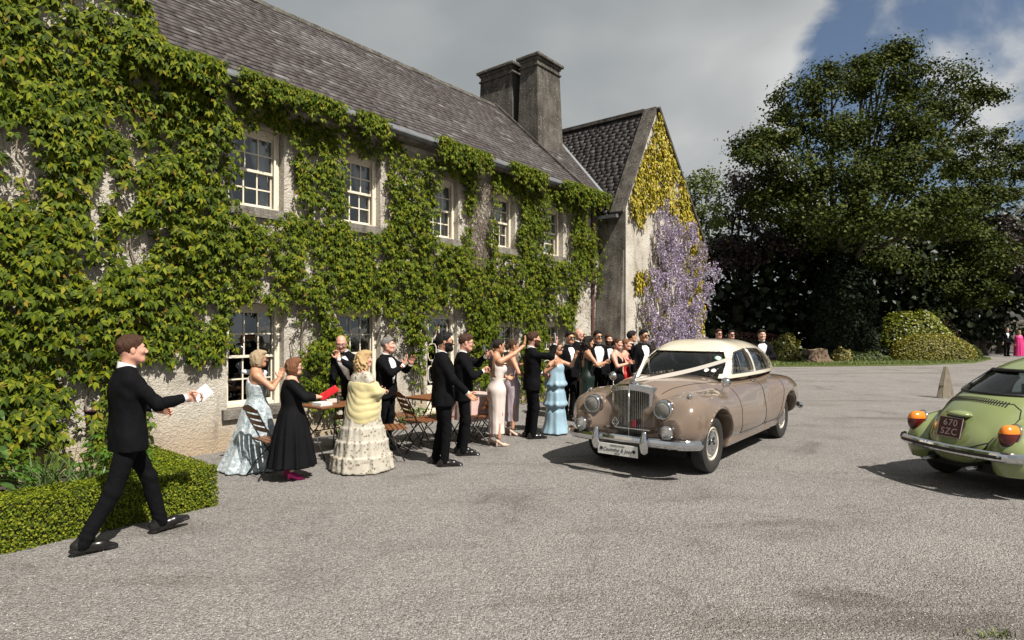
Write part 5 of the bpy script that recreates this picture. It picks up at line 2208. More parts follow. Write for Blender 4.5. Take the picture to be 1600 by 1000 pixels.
def saloon_body(P):
    d = xloft(P, S_X, [0.30, 0.50, 0.66, 0.76, 0.83, 0.875, 0.875, 0.82, 0.70, 0.57, 0.40, 0.34],
              [0.42, 0.38, 0.34, 0.33, 0.31, 0.30, 0.30, 0.30, 0.32, 0.36, 0.42, 0.45],
              [0.62, 0.78, 0.96, 1.08, 1.14, 1.145, 1.15, 1.17, 1.185, 1.175, 1.135, 1.09], 3.2)
    # front wing sweeping back into the doors
    fx = [-0.75, -0.2, 0.5, 1.1, 1.6, 2.0, 2.26, 2.36]
    fr_ = xloft(P, fx, [0.02, 0.11, 0.19, 0.235, 0.25, 0.245, 0.20, 0.12], [0.40, 0.36, 0.34, 0.34, 0.36, 0.40, 0.44, 0.50],
                [0.56, 0.70, 0.86, 0.965, 1.01, 0.985, 0.88, 0.74], 2.5, [0.79, 0.775, 0.725, 0.695, 0.68, 0.655, 0.63, 0.61])
    d = smin(d, fr_, 0.11)
    # apron between the wings
    d = smin(d, s_box(np.abs(P) * np.array([0, 1, 0], np.float32) + P * np.array([1, 0, 1], np.float32), (1.95, 0, 0.66), (0.24, 0.60, 0.23), 0.13), 0.20)
    rx_ = [-2.62, -2.42, -2.05, -1.65, -1.25, -0.85, -0.5]
    rr_ = xloft(P, rx_, [0.12, 0.18, 0.215, 0.225, 0.20, 0.15, 0.08], [0.50, 0.44, 0.40, 0.36, 0.34, 0.34, 0.40], [0.70, 0.86, 0.99, 1.03, 1.0, 0.88, 0.66], 2.5,
                [0.60, 0.67, 0.715, 0.735, 0.745, 0.76, 0.78])
    d = smin(d, rr_, 0.09)
    # sill
    d = smin(d, s_box(np.abs(P) * np.array([0, 1, 0], np.float32) + P * np.array([1, 0, 1], np.float32), (0.0, 0.76, 0.31), (1.25, 0.085, 0.06), 0.05), 0.05)
    # rolled lip then the wheel openings
    yy = np.abs(P[:, 1])
    for ax, az, r_ in ((FX, 0.37, 0.445), (RX, 0.37, 0.425)):
        c = np.maximum(cyl_y(P, ax, az, r_), 0.50 - yy)
        c = np.maximum(c, P[:, 2] - 1.2)
        lip = np.maximum(np.abs(cyl_y(P, ax, az, r_ + 0.012)) - 0.014, np.maximum(0.5 - yy, d - 0.012))
        d = smin(d, np.where(P[:, 2] > 0.30, lip, 1.0), 0.02)
        d = smax(d, -c, 0.02)
    return d


H_ = 0.026
V, F, N = sdf_shell(saloon_body, (-2.98, 0, 0.2), (2.46, 1.02, 1.26), H_)
side = lambda s: (lambda q: (q[:, 1] * s > 0.55) & (q[:, 2] > 0.2))
door_f = [(0.80, 1.11), (0.80, 0.62), (0.74, 0.40), (-0.36, 0.40), (-0.36, 1.11)]
door_r = [(-0.365, 1.11), (-0.365, 0.40), (-0.98, 0.40), (-1.10, 0.62), (-1.24, 0.86), (-1.26, 1.11)]
bonnet = [(0.86, 0.68), (2.08, 0.36), (2.08, -0.36), (0.86, -0.68)]
polys = [(side(1), (0, 2), door_f), (side(1), (0, 2), door_r), (side(-1), (0, 2), door_f), (side(-1), (0, 2), door_r),
         (lambda q: q[:, 2] > 1.02, (0, 1), bonnet)]
V, lab = snap_split(V, F, None, polys, H_, saloon_body)
N = NORM[0]
panel('body', V, F[lab == -1], N, M_TAUPE, saloon)
doors = []
for k in range(4):
    doors.append(panel('door', V, F[lab == k], N, M_TAUPE, saloon))
panel('bonnet', V, F[lab == 4], N, M_TAUPE, saloon)
for s_ in (1, -1):
    for dp in (door_f, door_r):
        seam(saloon_body, dp, (0, 2), (0, 1.3 * s_, 0), (0, -s_, 0), saloon, M_SEAM, 0.0045, closed=False)
seam(saloon_body, [(0.86, 0.66), (2.06, 0.35)], (0, 1), (0, 0, 1.6), (0, 0, -1), saloon, M_SEAM, 0.004)
seam(saloon_body, [(0.86, -0.66), (2.06, -0.35)], (0, 1), (0, 0, 1.6), (0, 0, -1), saloon, M_SEAM, 0.004)
seam(saloon_body, [(0.86, 0.66), (0.86, -0.66)], (0, 1), (0, 0, 1.6), (0, 0, -1), saloon, M_SEAM, 0.004)
seam(saloon_body, [(0.9, 0.0), (2.05, 0.0)], (0, 1), (0, 0, 1.6), (0, 0, -1), saloon, M_CHROME, 0.008, name='centre_strip')
for s_ in (1, -1):
    seam(saloon_body, [(0.84, 1.105), (-1.30, 1.10)], (0, 2), (0, 1.3 * s_, 0), (0, -s_, 0), saloon, M_CHROME, 0.010, name='waist_strip')

G_X = [-2.06, -1.82, -1.4, -0.9, -0.35, 0.15, 0.5, 0.78, 0.92]


def saloon_cab(P):
    x = np.clip(P[:, 0], G_X[0], G_X[-1])
    T = ci(x, G_X, [1.10, 1.33, 1.545, 1.645, 1.665, 1.63, 1.485, 1.25, 1.10])
    W = ci(x, G_X, [0.46, 0.60, 0.70, 0.755, 0.77, 0.765, 0.74, 0.71, 0.68])
    # tumblehome: narrower towards the roof
    W = W * (1 - 0.21 * np.clip((P[:, 2] - 1.08) / 0.56, 0, 1) ** 1.4)
    B = np.float32(0.62)
    c, h = (B + T) / 2, (T - B) / 2
    p = 4.2
    k = ((np.abs(P[:, 1]) / W) ** p + (np.abs(P[:, 2] - c) / h) ** p) ** (1 / p)
    d = (k - 1) * np.minimum(W, h) * 0.8
    e_ = np.abs(P[:, 0] - x)
    return np.where(e_ > 0, np.maximum(d, e_), d)


WINF = [(0.57, 1.19), (0.37, 1.39), (0.20, 1.48), (-0.265, 1.525), (-0.275, 1.19)]
WINR = [(-0.375, 1.19), (-0.365, 1.525), (-0.86, 1.51), (-1.12, 1.43), (-1.31, 1.28), (-1.34, 1.19)]
SCRN = [(0.625, 1.205), (0.60, 1.36), (0.515, 1.475), (-0.515, 1.475), (-0.60, 1.36), (-0.625, 1.205)]
BACK = [(0.46, 1.20), (0.40, 1.40), (-0.40, 1.40), (-0.46, 1.20)]


def saloon_shell(P):
    o = saloon_cab(P)
    d = np.maximum(o, -(o + 0.045))
    d = np.maximum(d, 1.125 - P[:, 2])
    ay = np.abs(P[:, 1])
    wf = np.maximum(sd_poly(P[:, 0], P[:, 2], WINF), 0.45 - ay)
    wr_ = np.maximum(sd_poly(P[:, 0], P[:, 2], WINR), 0.45 - ay)
    sc_ = np.maximum(sd_poly(P[:, 1], P[:, 2], SCRN) - 0.012, 0.22 - P[:, 0])
    sc_ = np.maximum(sc_, -(P[:, 0] - 0.2))
    bk = np.maximum(sd_poly(P[:, 1], P[:, 2], BACK) - 0.02, P[:, 0] + 1.15)
    sc_ = np.minimum(sc_, np.maximum(np.maximum(np.abs(P[:, 1]) - 0.60, 0.66 - P[:, 0]), P[:, 2] - 1.30))
    for w_ in (wf, wr_, sc_, bk):
        d = smax(d, -w_, 0.012)
    return d


V, F, N = sdf_shell(saloon_shell, (-2.15, 0, 1.05), (1.0, 0.85, 1.72), 0.0175)
panel('roof', V, F, N, M_CREAM, saloon)


def saloon_glass(P):
    return np.maximum(saloon_cab(P) + 0.022, 1.13 - P[:, 2])


V, F, N = sdf_shell(saloon_glass, (-2.15, 0, 1.05), (1.0, 0.85, 1.72), 0.03)
cf = V[F].mean(1)
ay = np.abs(cf[:, 1])
mF = (sd_poly(cf[:, 0], cf[:, 2], WINF) < 0.03) & (ay > 0.45)
mR = (sd_poly(cf[:, 0], cf[:, 2], WINR) < 0.03) & (ay > 0.45)
mS = (sd_poly(cf[:, 1], cf[:, 2], SCRN) < 0.04) & (cf[:, 0] > 0.24) & ~mF
mB = (sd_poly(cf[:, 1], cf[:, 2], BACK) < 0.05) & (cf[:, 0] < -1.2) & ~mR
for s_ in (1, -1):
    panel('window', V, F[mF & (cf[:, 1] * s_ > 0)], N, M_CARGLASS, saloon)
    panel('window', V, F[mR & (cf[:, 1] * s_ > 0)], N, M_CARGLASS, saloon)
panel('windscreen', V, F[mS], N, M_CARGLASS, saloon)
panel('rear_window', V, F[mB], N, M_CARGLASS, saloon)
# bright window frames, quarterlight bars
for s_ in (1, -1):
    for nm, pts in (('window_trim', WINF), ('window_trim', WINR)):
        seam(saloon_cab, [Vector(p) for p in pts] + [Vector(pts[0])], (0, 2), (0, 1.2 * s_, 0), (0, -s_, 0), saloon, M_CHROME_D, 0.006, name=nm)
    seam(saloon_cab, [(0.26, 1.19), (0.16, 1.47)], (0, 2), (0, 1.2 * s_, 0), (0, -s_, 0), saloon, M_BLACK, 0.010, name='quarterlight_bar', off=-0.012)
    seam(saloon_cab, [(-1.00, 1.19), (-0.93, 1.505)], (0, 2), (0, 1.2 * s_, 0), (0, -s_, 0), saloon, M_BLACK, 0.010, name='quarterlight_bar', off=-0.012)
# cabin: seats, dash, wheel, dark floor
k = MB()
k.box((-1.9, -0.70, 0.33), (0.9, 0.70, 0.60))
k.box((0.62, -0.66, 0.60), (0.86, 0.66, 1.14))
k.build('floor_pan', M_UNDER, saloon)
for y_ in (-0.36, 0.36):
    k = MB()
    k.box((-0.42, y_ - 0.27, 0.6), (0.10, y_ + 0.27, 0.78))
    k.box((-0.56, y_ - 0.27, 0.6), (-0.40, y_ + 0.27, 1.22), taper=0.9)
    o = k.build('seat', M_TAN, saloon)
    b = o.modifiers.new('bevel', 'BEVEL')
    b.width, b.segments = 0.04, 3
k = MB()
k.box((-1.55, -0.62, 0.6), (-1.0, 0.62, 0.80))
k.box((-1.62, -0.60, 0.6), (-1.45, 0.60, 1.20), taper=0.9)
o = k.build('rear_seat', M_TAN, saloon)
b = o.modifiers.new('bevel', 'BEVEL')
b.width, b.segments = 0.04, 3
k = MB()
Ms = Matrix.Translation((0.34, -0.36, 1.08)) @ Euler((0, R(-62), 0)).to_matrix().to_4x4()
ring = [Ms @ Vector((0.21 * math.cos(a), 0.21 * math.sin(a), 0)) for a in [2 * math.pi * i / 24 for i in range(25)]]
k.tube(ring, 0.012, 6, cap=False)
k.tube([Ms @ Vector((-0.2, 0, 0)), Ms @ Vector((0.2, 0, 0))], 0.008, 5)
k.build('steering_wheel', M_BLACK, saloon, True)
k = MB()
k.box((-2.2, -0.60, 0.22), (1.95, 0.60, 0.36))
k.build('underbody_block', M_UNDER, saloon)  # plain dark box added under the body to block light
for ax in (FX, RX):
    k = MB()
    k.box((ax - 0.44, -0.52, 0.30), (ax + 0.44, 0.52, 0.86))
    k.build('wheel_well', M_UNDER, saloon)
# rear-view mirror
k = MB()
k.box((0.36, -0.09, 1.40), (0.38, 0.09, 1.45))
k.tube([(0.37, 0, 1.45), (0.36, 0, 1.50)], 0.006, 5)
k.build('interior_mirror', M_BLACK, saloon)
for y_ in (-0.3, 0.22):
    k = MB()
    k.tube([(0.80, y_, 1.185), (0.74, y_ + 0.02, 1.225), (0.66, y_ + 0.30, 1.28)], 0.006, 5)
    k.build('wiper', M_BLACK, saloon)
# radiator shell with its vanes
GW, GT = 0.285, 1.125


def rad_front(y):
    return 2.25 - 0.07 * abs(y) / GW     # shallow vee in plan


def rad_top(y):
    return GT - 0.05 * (abs(y) / GW) ** 2.2


rad = empty('radiator', (0, 0, 0), parent=saloon)
k = MB()
NP = 14
ys = [-GW + 2 * GW * i / NP for i in range(NP + 1)]
for a, b in zip(ys[:-1], ys[1:]):
    for (xo, zo), (xp, zp) in (((-0.30, 0.0), (0.0, 0.0)), ((0.0, 0.0), (0.012, -0.02)), ((0.012, -0.02), (0.006, -0.075))):
        k.poly([(rad_front(a) + xo, a, rad_top(a) + zo), (rad_front(b) + xo, b, rad_top(b) + zo), (rad_front(b) + xp, b, rad_top(b) + zp), (rad_front(a) + xp, a, rad_top(a) + zp)])
for s_ in (-1, 1):
    y0, y1 = s_ * GW, s_ * (GW - 0.035)
    zt = rad_top(GW)
    k.poly([(rad_front(y0) - 0.30, y0 * 1.02, 0.50), (rad_front(y0), y0 * 0.99, 0.44), (rad_front(y0), y0, zt), (rad_front(y0) - 0.30, y0, zt)])
    k.poly([(rad_front(y0), y0 * 0.99, 0.44), (rad_front(y1) + 0.01, y1 * 0.99, 0.44), (rad_front(y1) + 0.01, y1, zt - 0.02), (rad_front(y0), y0, zt)])
k.build('shell', M_CHROME, rad, True)
k = MB()
for a, b in zip(ys[:-1], ys[1:]):
    k.poly([(rad_front(a) - 0.05, a, 0.44), (rad_front(b) - 0.05, b, 0.44), (rad_front(b) - 0.05, b, rad_top(b) - 0.03), (rad_front(a) - 0.05, a, rad_top(a) - 0.03)])
k.build('core', M_UNDER, rad)
NV = 22
for i in range(NV):
    y = -GW + 0.045 + (2 * GW - 0.09) * i / (NV - 1)
    k = MB()
    x = rad_front(y) + (0.004 if abs(y) > 0.012 else 0.012)
    k.box((x - 0.04, y - 0.0045, 0.445), (x, y + 0.0045, rad_top(y) - 0.055))
    k.build('vane', M_CHROME_D, rad)
k = MB()
k.tube([(rad_front(0) + 0.015, 0, 0.44), (rad_front(0) + 0.015, 0, rad_top(0) - 0.04)], 0.008, 6)
k.build('centre_bar', M_CHROME, rad, True)
# mascot: small winged letter on a cap
k = MB()
k.lathe([(0.035, 0), (0.035, 0.012), (0.02, 0.02), (0.014, 0.05), (0.001, 0.055)], 12, Matrix.Translation((2.13, 0, GT)))
for s_ in (-1, 1):
    k.poly([(2.14, 0, GT + 0.055), (2.04, s_ * 0.05, GT + 0.10), (1.97, s_ * 0.06, GT + 0.115), (2.02, s_ * 0.02, GT + 0.07)])
k.build('mascot', M_CHROME, saloon)
# enamel badges on a bar across the vanes
k = MB()
k.bar((2.29, -0.30, 0.575), (2.29, 0.30, 0.575), 0.012, 0.012)
k.build('badge_bar', M_CHROME, saloon)
k = MB()
by = -0.17
dm = [(2.30, by, 0.70), (2.30, by + 0.05, 0.64), (2.30, by, 0.58), (2.30, by - 0.05, 0.64)]
for p, q in zip(dm, dm[1:] + dm[:1]):
    k.bar(p, q, 0.012, 0.010, (1, 0, 0))
k.tube([(2.30, by + 0.022 * math.cos(a), 0.64 + 0.022 * math.sin(a)) for a in [2 * math.pi * i / 12 for i in range(13)]], 0.004, 5, cap=False)
k.build('badge', M_CHROME, saloon)
k = MB()
k.box((2.295, 0.055, 0.60), (2.305, 0.115, 0.68))
k.build('badge', mat('red_enamel', (0.25, 0.03, 0.04), 0.3), saloon)
# head lamps, fog lamps, wing-top lamps
for s_ in (1, -1):
    hl_ = empty('headlight', (2.31, 0.49 * s_, 0.85), parent=saloon)
    hl_.scale = (0.9, 0.9, 0.9)
    Mx = Euler((0, R(90), 0)).to_matrix().to_4x4()
    k = MB()
    k.lathe([(0.10, -0.24), (0.126, -0.10), (0.130, -0.03), (0.134, 0.02), (0.128, 0.05), (0.112, 0.055), (0.110, 0.045)], 32, Mx)
    k.build('bezel', M_CHROME, hl_, True)
    k = MB()
    k.lathe([(0.110, 0.046), (0.085, 0.062), (0.04, 0.072), (0.001, 0.074)], 28, Mx)
    k.build('lens', M_LENS, hl_, True)
    k = MB()
    k.lathe([(0.108, 0.03), (0.07, -0.02), (0.02, -0.045), (0.001, -0.046)], 24, Mx)
    k.build('reflector', M_CHROME, hl_, True)
    k = MB()
    k.lathe([(0.001, 0.03), (0.020, 0.03), (0.020, -0.03)], 10, Mx)
    k.build('bulb', mat('amber_bulb', (0.75, 0.38, 0.08), 0.3), hl_, True)
    k = MB()
    k.lathe([(0.118, -0.24), (0.136, -0.10), (0.140, -0.05), (0.132, -0.045)], 32, Mx)
    k.build('collar', M_TAUPE, hl_, True)
    fl_ = empty('fog_lamp', (2.46, 0.585 * s_, 0.60), parent=saloon)
    k = MB()
    k.lathe([(0.001, -0.13), (0.05, -0.11), (0.083, -0.03), (0.086, 0.0), (0.076, 0.012)], 24, Mx)
    k.tube([(-0.05, 0, -0.06), (-0.07, 0, -0.13)], 0.012, 6)
    k.build('bezel', M_CHROME, fl_, True)
    k = MB()
    k.lathe([(0.076, 0.008), (0.05, 0.024), (0.001, 0.032)], 20, Mx)
    k.build('lens', M_LENS, fl_, True)
    k = MB()
    k.lathe([(0.075, 0.0), (0.03, -0.05), (0.001, -0.055)], 20, Mx)
    k.build('reflector', M_CHROME, fl_, True)
    wl_ = on_surface(saloon_body, (2.02, 0.70 * s_, 1.5), (0, 0, -1))
    k = MB()
    k.lathe([(0.001, -0.05), (0.02, -0.03), (0.028, 0.02), (0.026, 0.035), (0.001, 0.045)], 14, Matrix.Translation(Vector(wl_) + Vector((0, 0, 0.022))) @ Mx)
    k.build('side_lamp', M_CHROME, saloon, True)
    # wing mirror on a stalk
    m0 = on_surface(saloon_body, (1.22, 0.80 * s_, 1.5), (0, 0, -1))
    mm = empty('wing_mirror', Vector(m0), parent=saloon)
    k = MB()
    k.tube([(0.02, 0, -0.01), (0.0, 0.01 * s_, 0.06), (-0.03, 0.03 * s_, 0.115)], [0.012, 0.008, 0.008], 7)
    k.build('stalk', M_CHROME, mm, True)
    k = MB()
    k.lathe([(0.001, 0.045), (0.04, 0.03), (0.066, -0.01), (0.066, -0.018), (0.001, -0.018)], 20, Matrix.Translation((-0.03, 0.04 * s_, 0.15)) @ Mx)
    k.build('head', M_CHROME, mm, True)
    # air slot in the apron
    k = MB()
    k.box((2.10, s_ * 0.36 - 0.0, 0.545), (2.24, s_ * 0.52, 0.57))
    k.build('apron_slot', M_BLACK, saloon)
    # door handles
    for hx in (-0.22, -1.05):
        q = on_surface(saloon_body, (hx, 1.3 * s_, 1.045), (0, -s_, 0))
        k = MB()
        yy = q[1] + 0.018 * s_
        k.tube([(hx + 0.07, q[1] - 0.01 * s_, 1.045), (hx + 0.06, yy + 0.006 * s_, 1.045), (hx - 0.02, yy + 0.010 * s_, 1.045), (hx - 0.07, yy, 1.045)], [0.012, 0.013, 0.011, 0.008], 7)
        dr_ = doors[(0 if s_ > 0 else 2) + (0 if hx > -0.5 else 1)]
        k.build('handle', M_CHROME, dr_, True)
    if s_ > 0:
        q = on_surface(saloon_body, (-0.20, 1.3, 0.965), (0, -1, 0))
        k = MB()
        k.lathe([(0.014, 0), (0.012, 0.006), (0.001, 0.007)], 12, Matrix.Translation(Vector(q)) @ Euler((R(-90), 0, 0)).to_matrix().to_4x4())
        k.build('keyhole', M_CHROME, doors[0], True)


def bumper(name, xc, ymax, z, h_, bow, wrap, parent, back=False, m=None, d=0.04):
    """curved bar: section rounded, ends swept round the wings"""
    sg = -1 if back else 1
    path = []
    n = 30
    for i in range(n + 1):
        u = -1 + 2 * i / n
        y = ymax * math.sin(u * math.pi / 2) if abs(u) > 0.7 else ymax * math.sin(0.7 * math.pi / 2) * u / 0.7
        a = abs(y) / ymax
        x = xc - sg * (bow * a * a + wrap * max(0, a - 0.72) ** 2 / 0.0784)
        path.append(Vector((x, y, z)))
    k = MB()
    sec = [(-d, -h_ * 0.80), (0.0, -h_), (d * 0.55, -h_ * 0.75), (d * 0.9, -h_ * 0.25), (d, h_ * 0.2), (d * 0.7, h_ * 0.75), (0.0, h_), (-d, h_ * 0.80)]
    rings = []
    for i, p in enumerate(path):
        t_ = (path[min(i + 1, n)] - path[max(i - 1, 0)]).normalized()
        nr = Vector((t_.y, -t_.x, 0)) * (1 if t_.y * sg > 0 else -1) * 1.0
        if nr.x * sg < 0:
            nr = -nr
        sc_ = 1.0 if 2 <= i <= n - 2 else (0.75 if i in (1, n - 1) else 0.3)
        rings.append([p + nr * (a * sc_) + Vector((0, 0, b * sc_)) for a, b in sec])
    for a, b in zip(rings[:-1], rings[1:]):
        for j in range(len(sec)):
            j2 = (j + 1) % len(sec)
            k.poly([a[j], a[j2], b[j2], b[j]])
    k.poly(rings[0])
    k.poly(rings[-1][::-1])
    o = k.build(name, m or M_CHROME, parent)
    return smooth_angle(o, 50)


bumper('bumper', 2.46, 0.93, 0.455, 0.058, 0.10, 0.17, saloon)
bumper('bumper', -2.72, 0.92, 0.455, 0.058, 0.08, 0.22, saloon, back=True)
for s_ in (1, -1):
    def over(P, s_=s_):
        return smin(s_cap(P, (2.50, 0.33 * s_, 0.36), (2.50, 0.33 * s_, 0.56), 0.045, 0.036), s_ell(P, (2.515, 0.33 * s_, 0.44), (0.05, 0.05, 0.11)), 0.03)
    V, F, N = surface_nets(over, (2.40, 0.33 * s_ - 0.09, 0.27), (2.62, 0.33 * s_ + 0.09, 0.64), 0.012, 1, True)
    panel('overrider', V, F, N, M_CHROME, saloon)
# nameplate under the bumper
pl = empty('nameplate', (2.525, -0.02, 0.335), parent=saloon)
k = MB()
k.box((-0.012, -0.275, -0.068), (0.0, 0.275, 0.068))
k.build('plate', M_WHITE, pl)
M_INK = mat('dark_ink', (0.02, 0.02, 0.022), 0.6)
TXT = Matrix(((0, 0, 1, 0.0015), (1, 0, 0, 0), (0, 1, 0, 0), (0, 0, 0, 1)))
text('lettering', 'Caoimhe & Joey', 0.062, M_INK, pl, TXT @ Matrix.Translation((0, -0.006, 0)), shear=0.3)
text('lettering', 'WEDDING CAR HIRE', 0.021, M_INK, pl, TXT @ Matrix.Translation((0, 0.046, 0)))
text('lettering', 'IRELAND', 0.018, M_INK, pl, TXT @ Matrix.Translation((0, -0.048, 0)))
for y_ in (-0.225, 0.225):
    k = MB()
    k.lathe([(0.022, 0.001), (0.022, 0.003), (0.012, 0.0035), (0.001, 0.0035)], 16, Matrix.Translation((0.0, y_, 0)) @ Mx)
    k.build('emblem', M_INK, pl)
for x_, steer in ((FX, 0.0), (RX, 0.0)):
    for s_ in (1, -1):
        wheel(saloon, x_, 0.735 * s_, 0.365, 0.19, M_CREAM, M_CHROME, s_, 0.0, 0.212, 0.165)
# ribbons from the mascot to the screen pillars
M_RIB = mat('ribbon_satin', (0.78, 0.75, 0.69), 0.45, sheen=0.3)
for s_ in (1, -1):
    k = MB()
    n = 16
    a, b = Vector((2.12, 0.0, GT + 0.035)), Vector((0.47, 0.66 * s_, 1.40))
    for i in range(n):
        def q(j, e):
            u = j / n
            p = a.lerp(b, u) + Vector((0, 0, -0.035 * math.sin(u * math.pi)))
            w_ = 0.010 + 0.022 * min(1, u * 3)
            return p + Vector((0.0, 0.35 * s_, 1.0)).normalized() * w_ * e
        k.poly([q(i, -1), q(i + 1, -1), q(i + 1, 1), q(i, 1)])
    k.build('ribbon', M_RIB, saloon, True)
# windscreen tax discs and papers
for (y_, z_, r_, m_) in ((0.50, 1.40, 0.052, mat('green_disc', (0.06, 0.22, 0.13), 0.5)), (0.50, 1.40, 0.036, M_WHITE), (0.42, 1.235, 0.034, M_WHITE), (0.51, 1.235, 0.034, M_WHITE)):
    q = on_surface(saloon_glass, (1.5, y_, z_), (-1, 0, 0))
    g_ = [saloon_glass(np.array([q + np.eye(3)[i] * 0.01], np.float32))[0] - saloon_glass(np.array([q - np.eye(3)[i] * 0.01], np.float32))[0] for i in range(3)]
    nv_ = Vector(g_).normalized()
    Mq = Matrix.Translation(Vector(q) + nv_ * (0.004 if r_ > 0.04 else 0.007)) @ nv_.to_track_quat('Z', 'Y').to_matrix().to_4x4()
    k = MB()
    k.lathe([(r_, 0), (r_ * 0.5, 0.0005), (0.001, 0.001)], 20, Mq)
    k.build('tax_disc', m_, saloon)

# ------------------------------------------------------------------ the green rear-engined beetle-shaped car
M_GREEN = paint('sage_green_paint', (0.195, 0.235, 0.090), 0.2)
B_ROT = R(12)
BHX, BHY = math.cos(B_ROT), math.sin(B_ROT)
small_car = empty('small_car', (5.13 + 1.765 * BHX, 6.93 + 1.765 * BHY, 0), B_ROT,
                  'small rounded sage-green car with chrome bumper and maroon number plate, seen from behind', 'car')
C_X = [-1.93, -1.86, -1.70, -1.45, -1.15, -0.80, -0.35, 0.1, 0.45, 0.72, 1.1, 1.6, 1.95, 2.03]
C_T = [0.52, 0.65, 0.84, 1.055, 1.26, 1.435, 1.53, 1.545, 1.46, 1.12, 1.00, 0.84, 0.60, 0.50]
C_W = [0.12, 0.26, 0.39, 0.49, 0.56, 0.61, 0.635, 0.64, 0.63, 0.61, 0.56, 0.44, 0.24, 0.12]
C_B = [0.40, 0.33, 0.29, 0.27, 0.26, 0.25, 0.25, 0.25, 0.25, 0.25, 0.26, 0.28, 0.36, 0.42]


def bug_hull(P):
    x = np.clip(P[:, 0], C_X[0], C_X[-1])
    W, B, T = ci(x, C_X, C_W), ci(x, C_X, C_B), ci(x, C_X, C_T)
    W = np.maximum(W * (1 - 0.18 * np.clip((P[:, 2] - 0.85) / 0.65, 0, 1) ** 1.5), 0.02)
    c, h = (B + T) / 2, np.maximum((T - B) / 2, 0.02)
    p = 2.35
    k = ((np.abs(P[:, 1]) / W) ** p + (np.abs(P[:, 2] - c) / h) ** p) ** (1 / p)
    d = (k - 1) * np.minimum(W, h) * 0.75
    e_ = np.abs(P[:, 0] - x)
    return np.where(e_ > 0, np.sqrt(np.maximum(d, 0) ** 2 + e_ ** 2), d)


def bug_wings(P):
    ay = np.abs(P[:, 1])
    q = np.stack([P[:, 0], ay, P[:, 2]], 1)
    r_ = s_ell(q, (-1.22, 0.52, 0.40), (0.60, 0.255, 0.43))
    r_ = smin(r_, s_ell(q, (-1.50, 0.54, 0.46), (0.32, 0.20, 0.26)), 0.12)
    f_ = s_ell(q, (1.25, 0.50, 0.42), (0.62, 0.27, 0.42))
    return np.minimum(r_, f_)


def bug_body(P):
    d = smin(bug_hull(P), bug_wings(P), 0.045)
    ay = np.abs(P[:, 1])
    q = np.stack([P[:, 0], ay, P[:, 2]], 1)
    d = smin(d, s_box(q, (0, 0.66, 0.29), (0.72, 0.10, 0.022), 0.02), 0.02)
    # lower valance under the bumper
    d = np.maximum(d, 0.255 - P[:, 2])
    for ax, r_ in ((-1.2, 0.375), (1.2, 0.36)):
        c = np.maximum(cyl_y(P, ax, 0.30, r_), 0.46 - ay)
        d = smax(d, -c, 0.015)
    return d


RWIN = [(0.43, 1.125), (0.42, 1.22), (0.38, 1.30), (0.30, 1.335), (-0.30, 1.335), (-0.38, 1.30), (-0.42, 1.22), (-0.43, 1.125), (-0.38, 1.08), (0.38, 1.08)]
SWIN1 = [(0.42, 1.0), (0.28, 1.28), (0.10, 1.33), (-0.28, 1.31), (-0.30, 1.0)]
SWIN2 = [(-0.37, 1.0), (-0.36, 1.29), (-0.55, 1.23), (-0.74, 1.10), (-0.76, 1.0)]
FWIN = [(0.50, 1.08), (0.44, 1.33), (-0.44, 1.33), (-0.50, 1.08)]


def bug_cut(P):
    d = bug_body(P)
    d = smax(d, -np.maximum(bug_hull(P) + 0.035, 0.95 - P[:, 2]), 0.01)
    ay = np.abs(P[:, 1])
    for w_ in (np.maximum(sd_poly(P[:, 1], P[:, 2], RWIN), P[:, 0] + 0.66), np.maximum(sd_poly(P[:, 1], P[:, 2], FWIN), 0.35 - P[:, 0]),
               np.maximum(sd_poly(P[:, 0], P[:, 2], SWIN1), 0.4 - ay), np.maximum(sd_poly(P[:, 0], P[:, 2], SWIN2), 0.4 - ay)):
        d = smax(d, -w_, 0.010)
    return d


H2 = 0.021
V, F, N = sdf_shell(bug_cut, (-2.0, 0, 0.20), (2.1, 0.85, 1.56), H2)
# engine lid, sorted off the hull as a panel of its own
LID = [(0.36, 0.99), (0.43, 0.93), (0.455, 0.84), (0.43, 0.70), (0.36, 0.58), (0.22, 0.50), (0.0, 0.475), (-0.22, 0.50), (-0.36, 0.58), (-0.43, 0.70), (-0.455, 0.84), (-0.43, 0.93), (-0.36, 0.99), (0, 1.005)]
V, lab = snap_split(V, F, None, [(lambda q: (q[:, 0] < -1.0) & (np.abs(bug_hull(q.astype(np.float32))) < 0.03), (1, 2), LID)], H2, bug_cut)
N = NORM[0]
panel('body', V, F[lab == -1], N, M_GREEN, small_car)
panel('engine_lid', V, F[lab == 0], N, M_GREEN, small_car)
seam(bug_hull, LID, (1, 2), (-2.5, 0, 0), (1, 0, 0), small_car, M_SEAM, 0.006, closed=True)
# seam between wing and hull
for s_ in (1, -1):
    pts = []
    for i in range(26):
        a = R(-25) + R(205) * i / 25
        # march outwards over the hull to where the wing starts
        x, z = -1.22 - 0.60 * math.cos(a) * 0.98, 0.40 + 0.43 * math.sin(a) * 0.98
        q = on_surface(bug_hull, (x, 1.2 * s_, z), (0, -s_, 0))
        if q is not None and z > 0.28:
            pts.append(Vector(q))
    if len(pts) > 3:
        k = MB()
        k.tube(pts, 0.008, 5)
        k.build('wing_beading', M_SEAM, small_car, True)


def bug_glass(P):
    return np.maximum(bug_hull(P) + 0.016, 0.97 - P[:, 2])


